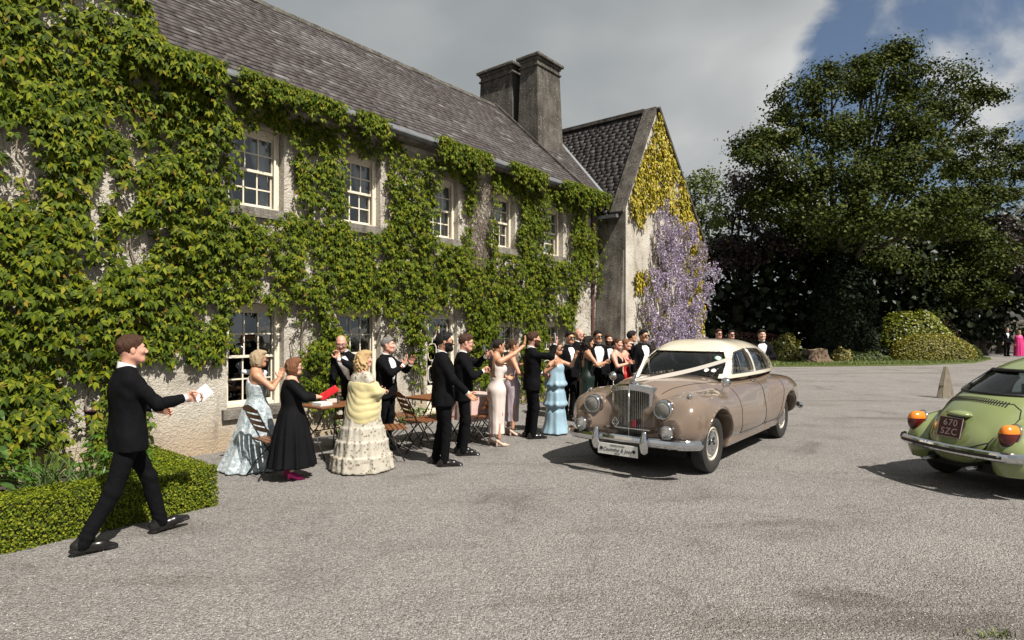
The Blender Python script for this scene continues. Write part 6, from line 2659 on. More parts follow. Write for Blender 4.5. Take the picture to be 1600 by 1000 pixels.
V, F, N = sdf_shell(bug_glass, (-1.6, 0, 0.9), (1.0, 0.75, 1.56), 0.03)
cf = V[F].mean(1)
ay = np.abs(cf[:, 1])
mS1 = (sd_poly(cf[:, 0], cf[:, 2], SWIN1) < 0.03) & (ay > 0.4)
mS2 = (sd_poly(cf[:, 0], cf[:, 2], SWIN2) < 0.03) & (ay > 0.4)
mRr = (sd_poly(cf[:, 1], cf[:, 2], RWIN) < 0.03) & (cf[:, 0] < -0.5) & ~mS2
mFf = (sd_poly(cf[:, 1], cf[:, 2], FWIN) < 0.03) & (cf[:, 0] > 0.4) & ~mS1
panel('rear_window', V, F[mRr], N, M_CARGLASS, small_car)
panel('windscreen', V, F[mFf], N, M_CARGLASS, small_car)
for s_ in (1, -1):
    panel('window', V, F[(mS1) & (cf[:, 1] * s_ > 0)], N, M_CARGLASS, small_car)
    panel('window', V, F[(mS2) & (cf[:, 1] * s_ > 0)], N, M_CARGLASS, small_car)
seam(bug_hull, RWIN + [RWIN[0]], (1, 2), (-2.5, 0, 0), (1, 0, 0), small_car, M_BLACK, 0.020, name='window_rubber')
for s_ in (1, -1):
    for wp in (SWIN1, SWIN2):
        seam(bug_hull, wp + [wp[0]], (0, 2), (0, 1.2 * s_, 0), (0, -s_, 0), small_car, M_BLACK, 0.012, name='window_rubber')
# air louvres below the rear window
for i in range(26):
    y = -0.32 + 0.64 * i / 25
    a = on_surface(bug_hull, (-2.5, y, 1.035 - 0.03 * (y / 0.32) ** 2), (1, 0, 0))
    b = on_surface(bug_hull, (-2.5, y, 0.985 - 0.03 * (y / 0.32) ** 2), (1, 0, 0))
    k = MB()
    k.bar(Vector(a), Vector(b), 0.011, 0.010, (1, 0, 0.8))
    k.build('louvre', M_SEAM, small_car)
# lid plate lamp hood, handle, number plate
def hood(P):
    d = s_ell(P, (-1.735, 0, 0.845), (0.11, 0.135, 0.05))
    d = np.maximum(d, 0.83 - P[:, 2] + 0.25 * (P[:, 0] + 1.72))
    return d


V, F, N = surface_nets(hood, (-1.9, -0.16, 0.78), (-1.58, 0.16, 0.92), 0.01, 1, True)
panel('plate_lamp_hood', V, F, N, M_GREEN, small_car)
k = MB()
k.tube([(-1.78, -0.11, 0.826), (-1.835, -0.06, 0.826), (-1.848, 0, 0.826), (-1.835, 0.06, 0.826), (-1.78, 0.11, 0.826)], 0.010, 6)
k.build('hood_rubber', M_BLACK, small_car, True)
np_ = empty('number_plate', (-1.872, 0.0, 0.70), parent=small_car)
np_.rotation_euler = (0, R(14), 0)
k = MB()
k.box((0.0, -0.145, -0.115), (0.010, 0.145, 0.115))
k.build('plate', mat('maroon_plate', (0.055, 0.008, 0.010), 0.45, var=0.15), np_)
k = MB()
k.box((0.010, -0.13, -0.09), (0.06, 0.13, 0.09))
k.build('bracket', M_BLACK, np_)
M_LET = mat('plate_letter', (0.50, 0.40, 0.38), 0.5)
TX2 = Matrix(((0, 0, -1, -0.002), (-1, 0, 0, 0), (0, 1, 0, 0), (0, 0, 0, 1)))
text('lettering', '670', 0.105, M_LET, np_, TX2 @ Matrix.Translation((0, 0.050, 0)), space=1.15)
text('lettering', 'SZC', 0.105, M_LET, np_, TX2 @ Matrix.Translation((0, -0.052, 0)), space=1.12)
k = MB()
for p, q in (((0, -0.143, -0.113), (0, 0.143, -0.113)), ((0, -0.143, 0.113), (0, 0.143, 0.113)), ((0, -0.143, -0.113), (0, -0.143, 0.113)), ((0, 0.143, -0.113), (0, 0.143, 0.113))):
    k.bar(p, q, 0.005, 0.004, (1, 0, 0))
k.build('plate_border', M_LET, np_)
k = MB()
k.lathe([(0.001, 0.03), (0.016, 0.025), (0.018, 0.0)], 12, Matrix.Translation((-1.875, 0, 0.545)) @ Euler((0, R(-90), 0)).to_matrix().to_4x4())
k.build('lid_handle', M_CHROME, small_car, True)
# big round-shouldered tail lamps, amber over red
M_AMB = mat('amber_lens', (0.72, 0.20, 0.015), 0.18, coat=0.5)
M_RED = mat('red_lens', (0.085, 0.006, 0.006), 0.2, coat=0.5)
M_SMOKE = mat('reflector_grey', (0.05, 0.045, 0.05), 0.3)
for s_ in (1, -1):
    tl = empty('tail_light', (0, 0, 0), parent=small_car)
    c = np.array([-1.765, 0.565 * s_, 0.685], np.float32)

    def lamp(P, c=c):
        return smin(s_ell(P, c, (0.085, 0.074, 0.120)), s_ell(P, c + np.array([0.06, 0, 0.02], np.float32), (0.095, 0.078, 0.100)), 0.03)
    V, F, N = surface_nets(lamp, c - 0.22, c + 0.26, 0.012, 1, True)
    z = V[F].mean(1)[:, 2] - c[2]
    V2 = V.copy()
    zc_ = V2[:, 2] - c[2]
    for cut in (0.035, -0.085):
        nr_ = np.abs(zc_ - cut) < 0.0062
        V2[nr_, 2] = c[2] + cut
    z = V2[F].mean(1)[:, 2] - c[2]
    panel('amber_lens', V2, F[z > 0.035], N, M_AMB, tl)
    panel('red_lens', V2, F[(z <= 0.035) & (z > -0.085)], N, M_RED, tl)
    panel('lower_lens', V2, F[z <= -0.085], N, M_SMOKE, tl)
    k = MB()
    ring = []
    for i in range(25):
        a = 2 * math.pi * i / 24
        ring.append(Vector((-1.69 + 0.05 * math.sin(a), 0.565 * s_ + 0.083 * math.cos(a), 0.695 + 0.115 * math.sin(a))))
    k.tube(ring, 0.009, 6, cap=False)
    k.build('chrome_ring', M_CHROME, tl, True)
bumper('bumper', -2.00, 0.76, 0.475, 0.052, 0.16, 0.12, small_car, back=True, d=0.035)
k = MB()
for i in range(24):
    def q(i):
        u = -0.82 + 1.64 * i / 24
        y = 0.76 * u
        a = abs(y) / 0.76
        return Vector((-2.00 - 0.033 + 0.16 * a * a + 0.12 * max(0, a - 0.72) ** 2 / 0.0784, y, 0.475))
    k.bar(q(i), q(i + 1), 0.012, 0.034, (0, 0, 1))
k.build('bumper_strip', M_BLACK, small_car)
for s_ in (1, -1):
    k = MB()
    k.tube([(-1.70, 0.27 * s_, 0.30), (-1.95, 0.27 * s_, 0.285)], 0.022, 10)
    k.build('tailpipe', M_CHROME_D, small_car, True)
    k = MB()
    k.tube([(-1.6, 0.45 * s_, 0.42), (-1.93, 0.5 * s_, 0.46)], 0.018, 6)
    k.build('bumper_iron', M_BLACK, small_car)
k = MB()
k.box((-1.75, -0.5, 0.24), (1.7, 0.5, 0.34))
k.box((-1.65, -0.45, 0.34), (-1.1, 0.45, 0.60))
k.build('underbody_block', M_UNDER, small_car)  # same kind of dark box under the small car
for ax in (-1.2, 1.2):
    k = MB()
    k.box((ax - 0.37, -0.47, 0.28), (ax + 0.37, 0.47, 0.66))
    k.build('wheel_well', M_UNDER, small_car)
for lo_, hi_ in (((-0.95, -0.52, 0.4), (-0.80, 0.52, 1.05)), ((-0.20, -0.50, 0.4), (-0.06, -0.06, 1.12)), ((-0.20, 0.06, 0.4), (-0.06, 0.50, 1.12))):
    k = MB()
    k.box(lo_, hi_)
    k.build('seat', M_BLACK, small_car)
for x_ in (-1.2, 1.2):
    for s_ in (1, -1):
        wheel(small_car, x_, 0.64 * s_, 0.31, 0.15, M_CHROME_D, M_CHROME, s_, 0.0, 0.185, 0.14)
# ================================================================== folding tables and chairs
def wood_material():
    t = NT('oiled_wood')
    co = t.coord((1, 1, 1))
    f = t.noise(t.coord((3, 40, 40)), 2.0, 4.0)
    t.col(t.ramp(f, [(0.3, (0.10, 0.038, 0.015)), (0.7, (0.25, 0.10, 0.038))]))
    t.set(Roughness=0.5)
    t.bump(f, 0.2, 0.003)
    return t.m


M_WOOD = wood_material()
M_IRON = mat('black_iron', (0.015, 0.015, 0.015), 0.5)


def folding_chair(label, pos, rz):
    """slatted wooden seat and back on a crossed iron frame; faces local +y"""
    ch = empty('folding_chair', (pos[0], pos[1], 0), rz, label, 'chair', 'folding garden chairs')
    for sx in (-1, 1):
        x = 0.20 * sx
        k = MB()
        k.tube([(x, 0.20, 0.012), (x, 0.08, 0.22), (x, -0.06, 0.46), (x, -0.18, 0.68), (x * 0.98, -0.26, 0.86)], 0.009, 6)
        k.build('leg', M_IRON, ch, True)
        k = MB()
        x *= 0.9
        k.tube([(x, -0.24, 0.012), (x, -0.10, 0.20), (x, 0.08, 0.36), (x, 0.19, 0.445)], 0.009, 6)
        k.build('leg', M_IRON, ch, True)
    k = MB()
    k.tube([(-0.19, 0.14, 0.10), (0.19, 0.14, 0.10)], 0.007, 5)
    k.tube([(-0.18, -0.17, 0.11), (0.18, -0.17, 0.11)], 0.007, 5)
    k.build('stretcher', M_IRON, ch, True)
    for i in range(6):
        y = -0.16 + 0.068 * i
        k = MB()
        k.box((-0.21, y, 0.452), (0.21, y + 0.054, 0.470))
        k.build('seat_slat', M_WOOD, ch)
    for i in range(4):
        u = i / 3
        z = 0.60 + 0.245 * u
        y = -0.135 - 0.125 * u
        k = MB()
        n = 8
        for j in range(n):
            a, b = -0.215 + 0.43 * j / n, -0.215 + 0.43 * (j + 1) / n
            def q(xx, zz, f):
                top = zz + (0.035 * math.cos(xx * 9.5) if i == 3 and f else 0)
                return (xx, y - 0.02 * (1 - (xx / 0.215) ** 2) + (-0.018 if f else 0.0), top)
            for dy in (0.0, 0.014):
                p = [q(a, z - 0.026, 0), q(b, z - 0.026, 0), q(b, z + 0.026, 1), q(a, z + 0.026, 1)]
                p = [(v[0], v[1] + dy, v[2]) for v in p]
                k.poly(p if dy else p[::-1])
        k.build('back_slat', M_WOOD, ch)
    return ch


def folding_table(label, pos, rz, w=0.75, d=0.60, cloth=None):
    tb = empty('folding_table', (pos[0], pos[1], 0), rz, label, 'table', 'folding garden tables')
    n = 9
    for i in range(n):
        k = MB()
        y = -d / 2 + d * i / n
        k.box((-w / 2, y + 0.003, 0.715), (w / 2, y + d / n - 0.003, 0.735))
        k.build('slat', M_WOOD, tb)
    k = MB()
    for sx in (-1, 1):
        k.box((sx * (w / 2 - 0.06) - 0.012, -d / 2, 0.695), (sx * (w / 2 - 0.06) + 0.012, d / 2, 0.714))
    k.build('rail', M_IRON, tb)
    for sx in (-1, 1):
        x = sx * (w / 2 - 0.06)
        for a, b in ((-1, 1), (1, -1)):
            k = MB()
            xx = x * (1 if a < 0 else 0.94)
            k.tube([(xx, a * (d / 2 - 0.02), 0.012), (xx, a * 0.06, 0.33), (xx, b * 0.06, 0.42), (xx, b * (d / 2 - 0.05), 0.70)], 0.010, 6)
            k.build('leg', M_IRON, tb, True)
    k = MB()
    k.tube([(-w / 2 + 0.06, 0, 0.375), (w / 2 - 0.06, 0, 0.375)], 0.008, 5)
    k.build('stretcher', M_IRON, tb, True)
    return tb


folding_table('slatted folding table in front of the bald man leaning forward', (-2.62, 8.75), R(52))
folding_table('slatted folding table against the wall behind the bearded man', (-1.28, 9.75), R(52))
folding_table('slatted folding table with a pale pink cloth behind the man drinking', (-0.62, 9.95), R(52))
folding_chair('dark folding chair behind the woman in the silver gown', (-2.99, 7.48), R(-45))
folding_chair('folding chair beside the woman in the yellow shawl', (-1.72, 8.35), R(-70))
folding_chair('empty folding chair in front, left of the bearded man', (-1.42, 8.95), R(-60))
folding_chair('empty folding chair just behind the grey-haired man clapping', (-1.78, 9.55), R(-75))
folding_chair('empty folding chair furthest back against the vine, left of the bearded man', (-1.15, 9.30), R(150))
folding_chair('folding chair behind the woman in the ivory dress', (-0.50, 9.55), R(65))
folding_chair('folding chair turned away behind the table with the pink cloth', (-0.42, 10.25), R(120))
folding_chair('folding chair at the wall side of the table with the leaning man', (-2.55, 9.35), R(190))

# pink cloth over the third table
M_PINK = mat('pink_cloth', (0.52, 0.36, 0.33), 0.85, var=0.08, sheen=0.2)
k = MB()
n = 40
for i in range(n):
    def rim(i, z):
        a = 2 * math.pi * i / n
        c_, s_ = math.cos(a), math.sin(a)
        sq = max(abs(c_) / 0.40, abs(s_) / 0.33)
        r_ = 1 / sq
        out = 0.0 if z > 0.73 else (0.739 - z) * (0.06 + 0.05 * math.sin(i * 1.9))
        return (c_ * (r_ + out), s_ * (r_ + out), z)
    k.poly([(0, 0, 0.741), rim(i, 0.741), rim(i + 1, 0.741)])
    zs_ = [0.741, 0.70, 0.60, 0.48, 0.36]
    for z0, z1 in zip(zs_[:-1], zs_[1:]):
        k.poly([rim(i, z0), rim(i, z1), rim(i + 1, z1), rim(i + 1, z0)])
o = k.build('tablecloth', M_PINK, None, True)
o.location, o.rotation_euler = (-0.62, 9.95, 0), (0, 0, R(52))
tag(o, 'pale pink tablecloth hanging over a folding table', 'tablecloth')

# things on the first table
M_PAPER = mat('paper', (0.74, 0.74, 0.72), 0.7, var=0.08, vscale=30)
r_ = random.Random(3)
tm = Matrix.Translation((-2.62, 8.75, 0.737)) @ Matrix.Rotation(R(52), 4, 'Z')
o = MB()
for i in range(5):
    o.box((-0.30 + i * 0.002, -0.16, i * 0.009), (-0.10 - i * 0.003, 0.06, i * 0.009 + 0.007))
o = o.build('paper_stack', M_PAPER)
o.matrix_basis = tm
tag(o, 'stack of white papers lying on the folding table', 'papers')
M_CLEAR = M_GLASS


def glass_tumbler(name, label, M, flute=False, group=None):
    k = MB()
    if flute:
        k.lathe([(0.03, 0), (0.028, 0.004), (0.004, 0.012), (0.004, 0.09), (0.02, 0.115), (0.026, 0.16), (0.023, 0.215)], 14, M)
    else:
        k.lathe([(0.001, 0.004), (0.026, 0.004), (0.028, 0), (0.032, 0.10), (0.030, 0.10), (0.025, 0.01)], 14, M)
    o = k.build(name, M_CLEAR, None, True)
    tag(o, label, 'glass', group)
    return o


glass_tumbler('drinking_glass', 'drinking glass on the folding table beside the papers', tm @ Matrix.Translation((0.05, -0.1, 0)))
glass_tumbler('drinking_glass', 'drinking glass at the far corner of the folding table', tm @ Matrix.Translation((0.2, 0.12, 0)))
k = MB()
k.box((-0.09, -0.06, 0), (0.09, 0.06, 0.05))
o = k.build('tissue_box', mat('pale_card', (0.55, 0.50, 0.45), 0.8, var=0.1), None)
o.matrix_basis = tm @ Matrix.Translation((0.06, 0.14, 0))
tag(o, 'small pale box on the folding table', 'box')

# wooden A-shaped sign seen edge-on behind the green car
sg = empty('wooden_sign', (11.35, 15.75, 0), R(-8), 'weathered pointed wooden sign board standing on the gravel behind the green car', 'sign board')
M_GREY = mat('grey_timber', (0.20, 0.17, 0.13), 0.85, var=0.3, vscale=6, bump=0.5, bscale=30, stretch=(8, 8, 1))
for y_, tilt in ((-0.13, 0.07), (0.13, -0.10)):
    k = MB()
    f = [(-0.14, 0.0), (0.12, 0.0), (0.14, 0.16), (0.03, 0.82), (-0.02, 0.82), (-0.09, 0.42)]
    a = [(x, y_ + tilt * z / 0.8, z) for x, z in f]
    b = [(x, y_ + 0.022 + tilt * z / 0.8, z) for x, z in f]
    k.poly(a)
    k.poly(b[::-1])
    for i in range(len(f)):
        j = (i + 1) % len(f)
        k.poly([a[j], a[i], b[i], b[j]])
    k.build('board', M_GREY, sg)
k = MB()
k.box((-0.10, -0.10, 0.28), (-0.06, 0.11, 0.32))
k.build('stay', M_GREY, sg)

# a tuft of grass breaking the gravel at the bottom right corner
gt = empty('grass_tuft', (2.93, 3.58, 0), 0, 'tuft of green grass at the bottom right corner of the yard', 'grass')
for i in range(60):
    k = MB()
    blade(k, (random.gauss(0, 0.14), random.gauss(0, 0.03), 0), random.uniform(0, 6.28), random.uniform(0.02, 0.07), 0.003, random.uniform(0.2, 1.0))
    k.build('blade', mg.m, gt)
# ================================================================== people
def zloft(P, zs, rx, ry, cx=None, cy=None, fold=0, famp=None, ph=0.0, p=2.2):
    """figure part lofted along z: elliptical rings, optional folds hanging in the cloth"""
    z = np.clip(P[:, 2], zs[0], zs[-1])
    RX, RY = np.maximum(ci(z, zs, rx), 0.01), np.maximum(ci(z, zs, ry), 0.01)
    x = P[:, 0] - (ci(z, zs, cx) if cx is not None else 0)
    y = P[:, 1] - (ci(z, zs, cy) if cy is not None else 0)
    if fold:
        th = np.arctan2(y, x)
        A = ci(z, zs, famp)
        m = 1 + A * (0.6 * np.cos(fold * th + ph + 0.6 * np.sin(3 * th + ph)) + 0.4 * np.cos((fold * 1.6 // 1) * th + 2.1 * ph))
        RX, RY = RX * m, RY * m
    k = ((np.abs(x) / RX) ** p + (np.abs(y) / RY) ** p) ** (1 / p)
    d = (k - 1) * np.minimum(RX, RY) * 0.92
    e_ = np.abs(P[:, 2] - z)
    return np.where(e_ > 0, np.sqrt(np.maximum(d, 0) ** 2 + e_ ** 2), d)


def ik(a, t, l1, l2, hint):
    a, t, hint = np.array(a, float), np.array(t, float), np.array(hint, float)
    d = t - a
    L = np.linalg.norm(d)
    L2 = min(L, (l1 + l2) * 0.995)
    u = d / max(L, 1e-6)
    t = a + u * L2
    x = (l1 * l1 - l2 * l2 + L2 * L2) / (2 * L2)
    y = math.sqrt(max(l1 * l1 - x * x, 0))
    h = hint - u * (hint @ u)
    h /= np.linalg.norm(h) + 1e-9
    return a + u * x + h * y, t


def skin_mat(name, c):
    t = NT(name)
    f = t.noise(t.coord(), 22.0, 4.0)
    t.col(t.mix(f, tuple(v * 0.9 for v in c), (min(1, c[0] * 1.1), c[1] * 1.02, c[2] * 1.0)))
    t.set(Roughness=0.5)
    t.b.inputs['Subsurface Weight'].default_value = 0.08
    t.b.inputs['Subsurface Radius'].default_value = (0.012, 0.005, 0.003)
    t.b.inputs['Subsurface Scale'].default_value = 1.0
    return t.m


SKIN = {'fair': skin_mat('skin_fair', (0.56, 0.33, 0.235)), 'pink': skin_mat('skin_pink', (0.55, 0.30, 0.22)), 'tan': skin_mat('skin_tan', (0.46, 0.245, 0.15)), 'pale': skin_mat('skin_pale', (0.60, 0.39, 0.30))}
M_LIP = mat('lips', (0.36, 0.12, 0.10), 0.45)
M_EYEW = mat('eye_white', (0.65, 0.62, 0.58), 0.3)
M_IRIS = mat('iris', (0.03, 0.02, 0.015), 0.2)
M_TEETH = mat('teeth', (0.70, 0.66, 0.58), 0.35)


def hair_mat(name, c, v=0.4):
    t = NT(name)
    f = t.noise(t.coord((50, 50, 4)), 3.0, 5.0, 0.6)
    g_ = t.noise(t.coord(), 9.0, 3.0)
    c0, c1 = tuple(k * (1 - v) for k in c), tuple(min(1, k * (1 + v)) for k in c)
    t.col(t.mix(t.math('ADD', t.math('MULTIPLY', f, 0.7), t.math('MULTIPLY', g_, 0.3)), c0, c1))
    t.set(Roughness=0.6)
    t.b.inputs['Specular IOR Level'].default_value = 0.25
    t.bump(f, 1.0, 0.012)
    return t.m


HAIR = {'dark': hair_mat('hair_dark', (0.014, 0.009, 0.007)), 'brown': hair_mat('hair_brown', (0.055, 0.026, 0.014)), 'auburn': hair_mat('hair_auburn', (0.16, 0.07, 0.035)),
        'blonde': hair_mat('hair_blonde', (0.44, 0.30, 0.15), 0.45), 'ash': hair_mat('hair_ash', (0.36, 0.27, 0.17), 0.4), 'grey': hair_mat('hair_grey', (0.19, 0.18, 0.17)), 'black': hair_mat('hair_black', (0.008, 0.007, 0.007))}
M_SUIT = mat('black_wool', (0.0040, 0.0040, 0.0050), 0.85, spec=0.10, var=0.2, vscale=30, bump=0.3, bscale=200, bdist=0.002)
M_SUIT2 = mat('charcoal_wool', (0.011, 0.011, 0.014), 0.85, spec=0.2, var=0.2, vscale=30, bump=0.3, bscale=200, bdist=0.002)
M_SHIRT = mat('white_shirt', (0.74, 0.74, 0.75), 0.75, bump=0.1, bscale=90)
M_TIE = mat('black_satin', (0.008, 0.008, 0.009), 0.35)
M_SHOE = mat('black_leather', (0.010, 0.009, 0.009), 0.25)
M_SUNG = mat('dark_lens', (0.006, 0.006, 0.007), 0.1)
M_WIRE = mat('glasses_frame', (0.02, 0.018, 0.016), 0.35)


def head_sdf(fem=0.0, smile=0.0):
    def f(P):
        q = np.stack([np.abs(P[:, 0]), P[:, 1], P[:, 2]], 1)
        d = s_ell(P, (0, -0.014, 0.028), (0.076, 0.098, 0.091))
        d = smin(d, s_ell(P, (0, 0.022, -0.040), (0.060 - 0.005 * fem, 0.068, 0.078)), 0.045)
        d = smin(d, s_cap(q, (0.0, 0.070, -0.093), (0.018 - 0.006 * fem, 0.066, -0.092), 0.021, 0.019), 0.035)
        d = smin(d, s_cap(q, (0.050 - 0.004 * fem, 0.0, -0.055), (0.032, 0.048, -0.088), 0.022, 0.018), 0.035)       # jaw line
        d = smin(d, s_ell(q, (0.040, 0.060, -0.022 + 0.006 * smile), (0.024, 0.026, 0.022)), 0.022)                  # cheek
        d = smin(d, s_cap(q, (0.0, 0.080, 0.028), (0.038, 0.070, 0.026), 0.013, 0.011), 0.02)                        # brow
        d = smax(d, -s_ell(q, (0.032, 0.098, 0.006), (0.019, 0.016, 0.013)), 0.016)                                  # sockets
        d = smin(d, s_cap(P, (0, 0.088, 0.012), (0, 0.109, -0.024), 0.0075, 0.0125 - 0.002 * fem), 0.012)            # nose
        d = smin(d, s_ell(q, (0.010, 0.098, -0.030), (0.010, 0.011, 0.008)), 0.008)
        d = smin(d, s_cap(q, (0, 0.0885, -0.052), (0.020 + 0.006 * smile, 0.079, -0.051 + 0.005 * smile), 0.0062, 0.004), 0.008)
        d = smin(d, s_cap(q, (0, 0.088, -0.065 - 0.004 * smile), (0.018 + 0.004 * smile, 0.079, -0.061), 0.0072, 0.004), 0.008)
        d = smin(d, s_ell(q, (0.078, -0.008, -0.004), (0.009, 0.019, 0.031)), 0.008)                                  # ear
        d = smin(d, s_cap(P, (0, -0.022, -0.04), (0, -0.040, -0.165), 0.056 - 0.008 * fem, 0.058 - 0.008 * fem), 0.03)
        return d
    return f


HEADS = {}


def head_base(fem, smile, h):
    key = (fem, smile, round(h, 4))
    if key not in HEADS:
        V, F = surface_nets(head_sdf(fem, smile), (-0.10, -0.13, -0.16), (0.10, 0.135, 0.135), h, 2)
        c = V[F].mean(1)
        mi = np.zeros(len(F), int)
        lip = (np.abs(c[:, 0]) < 0.026) & (c[:, 1] > 0.074) & (np.abs(c[:, 2] + 0.0575) < 0.0125 + 0.002 * smile)
        mi[lip] = 1
        if smile > 0.5:
            mi[(np.abs(c[:, 0]) < 0.019) & (c[:, 1] > 0.076) & (np.abs(c[:, 2] + 0.0575) < 0.0055)] = 4
        parts = [(V, F, mi)]
        for s_ in (-1, 1):
            k = MB()
            k.lathe([(0.0125 * math.sin(a), 0.0125 * math.cos(a)) for a in [math.pi * i / 7 for i in range(8)]], 12, Matrix.Translation((0.032 * s_, 0.0765, 0.006)) @ Euler((R(-90), 0, 0)).to_matrix().to_4x4())
            Vb, Fb = np.array(k.v), np.array(k.f)
            m_ = np.full(len(Fb), 2)
            cb = Vb[Fb].mean(1)
            m_[(np.hypot(cb[:, 0] - 0.032 * s_, cb[:, 2] - 0.006) < 0.0068) & (cb[:, 1] > 0.08)] = 3
            parts.append((Vb, Fb, m_))
        HEADS[key] = join_np(parts)
    return HEADS[key]


def hand_sdf(curl, spread=0.0, thumb=0.35, point=None):
    prims = []
    L = (0.074, 0.083, 0.077, 0.060)
    X = (0.031, 0.0105, -0.010, -0.029)
    for i in range(4):
        c = curl[i] if isinstance(curl, (tuple, list)) else curl
        p = np.array([X[i], 0.088 - 0.004 * abs(i - 1.2), 0.0])
        a = 0.0
        sp = spread * (1.5 - i) * 0.5
        for j, fr_ in enumerate((0.45, 0.30, 0.25)):
            a += c * (0.8 if j == 0 else 1.0)
            d = np.array([math.sin(sp) * math.cos(a), math.cos(a) * math.cos(sp), -math.sin(a)])
            q = p + d * L[i] * fr_
            r0 = 0.0098 - 0.0009 * j - (0.001 if i == 3 else 0)
            prims.append((p.copy(), q.copy(), r0, r0 - 0.0009, i))
            p = q
    tp = np.array([0.034, 0.022, -0.006])
    t1 = tp + np.array([0.80, 0.55, -0.25 - thumb]) / np.linalg.norm([0.80, 0.55, -0.25 - thumb]) * 0.042
    t2 = t1 + np.array([0.30 - 0.5 * thumb, 0.9, -0.25 - thumb]) / np.linalg.norm([0.30 - 0.5 * thumb, 0.9, -0.25 - thumb]) * 0.034

    def f(P):
        d = s_box(P, (0.001, 0.046, 0), (0.041, 0.047, 0.0135), 0.0125)
        d = smin(d, s_cap(P, (0, -0.03, 0), (0, 0.02, 0), 0.024, 0.026), 0.02)
        fs = None
        for p, q, ra, rb, i in prims:
            c = s_cap(P, p, q, ra, rb)
            fs = c if fs is None else np.minimum(fs, c)
        d = smin(d, fs, 0.007)
        d = smin(d, s_cap(P, tp, t1, 0.0145, 0.0115), 0.012)
        return smin(d, s_cap(P, t1, t2, 0.011, 0.0085), 0.004)
    return f


HANDS = {}


def hand_base(curl, spread, thumb, h):
    key = (curl, spread, thumb, round(h, 4))
    if key not in HANDS:
        HANDS[key] = surface_nets(hand_sdf(curl, spread, thumb), (-0.075, -0.07, -0.11), (0.10, 0.20, 0.05), h, 1)
    return HANDS[key]


def frame(y, xhint):
    y = np.array(y, float)
    y /= np.linalg.norm(y)
    x = np.array(xhint, float)
    x = x - y * (x @ y)
    x /= np.linalg.norm(x) + 1e-9
    return np.stack([x, y, np.cross(x, y)], 1)


def wrinkle(P, amp, s=9.0, k=0.0):
    return (fbm(P * np.array([1, 1, 0.6], np.float32) + k, s, 2) - 0.5) * 2 * amp


PEOPLE = {}


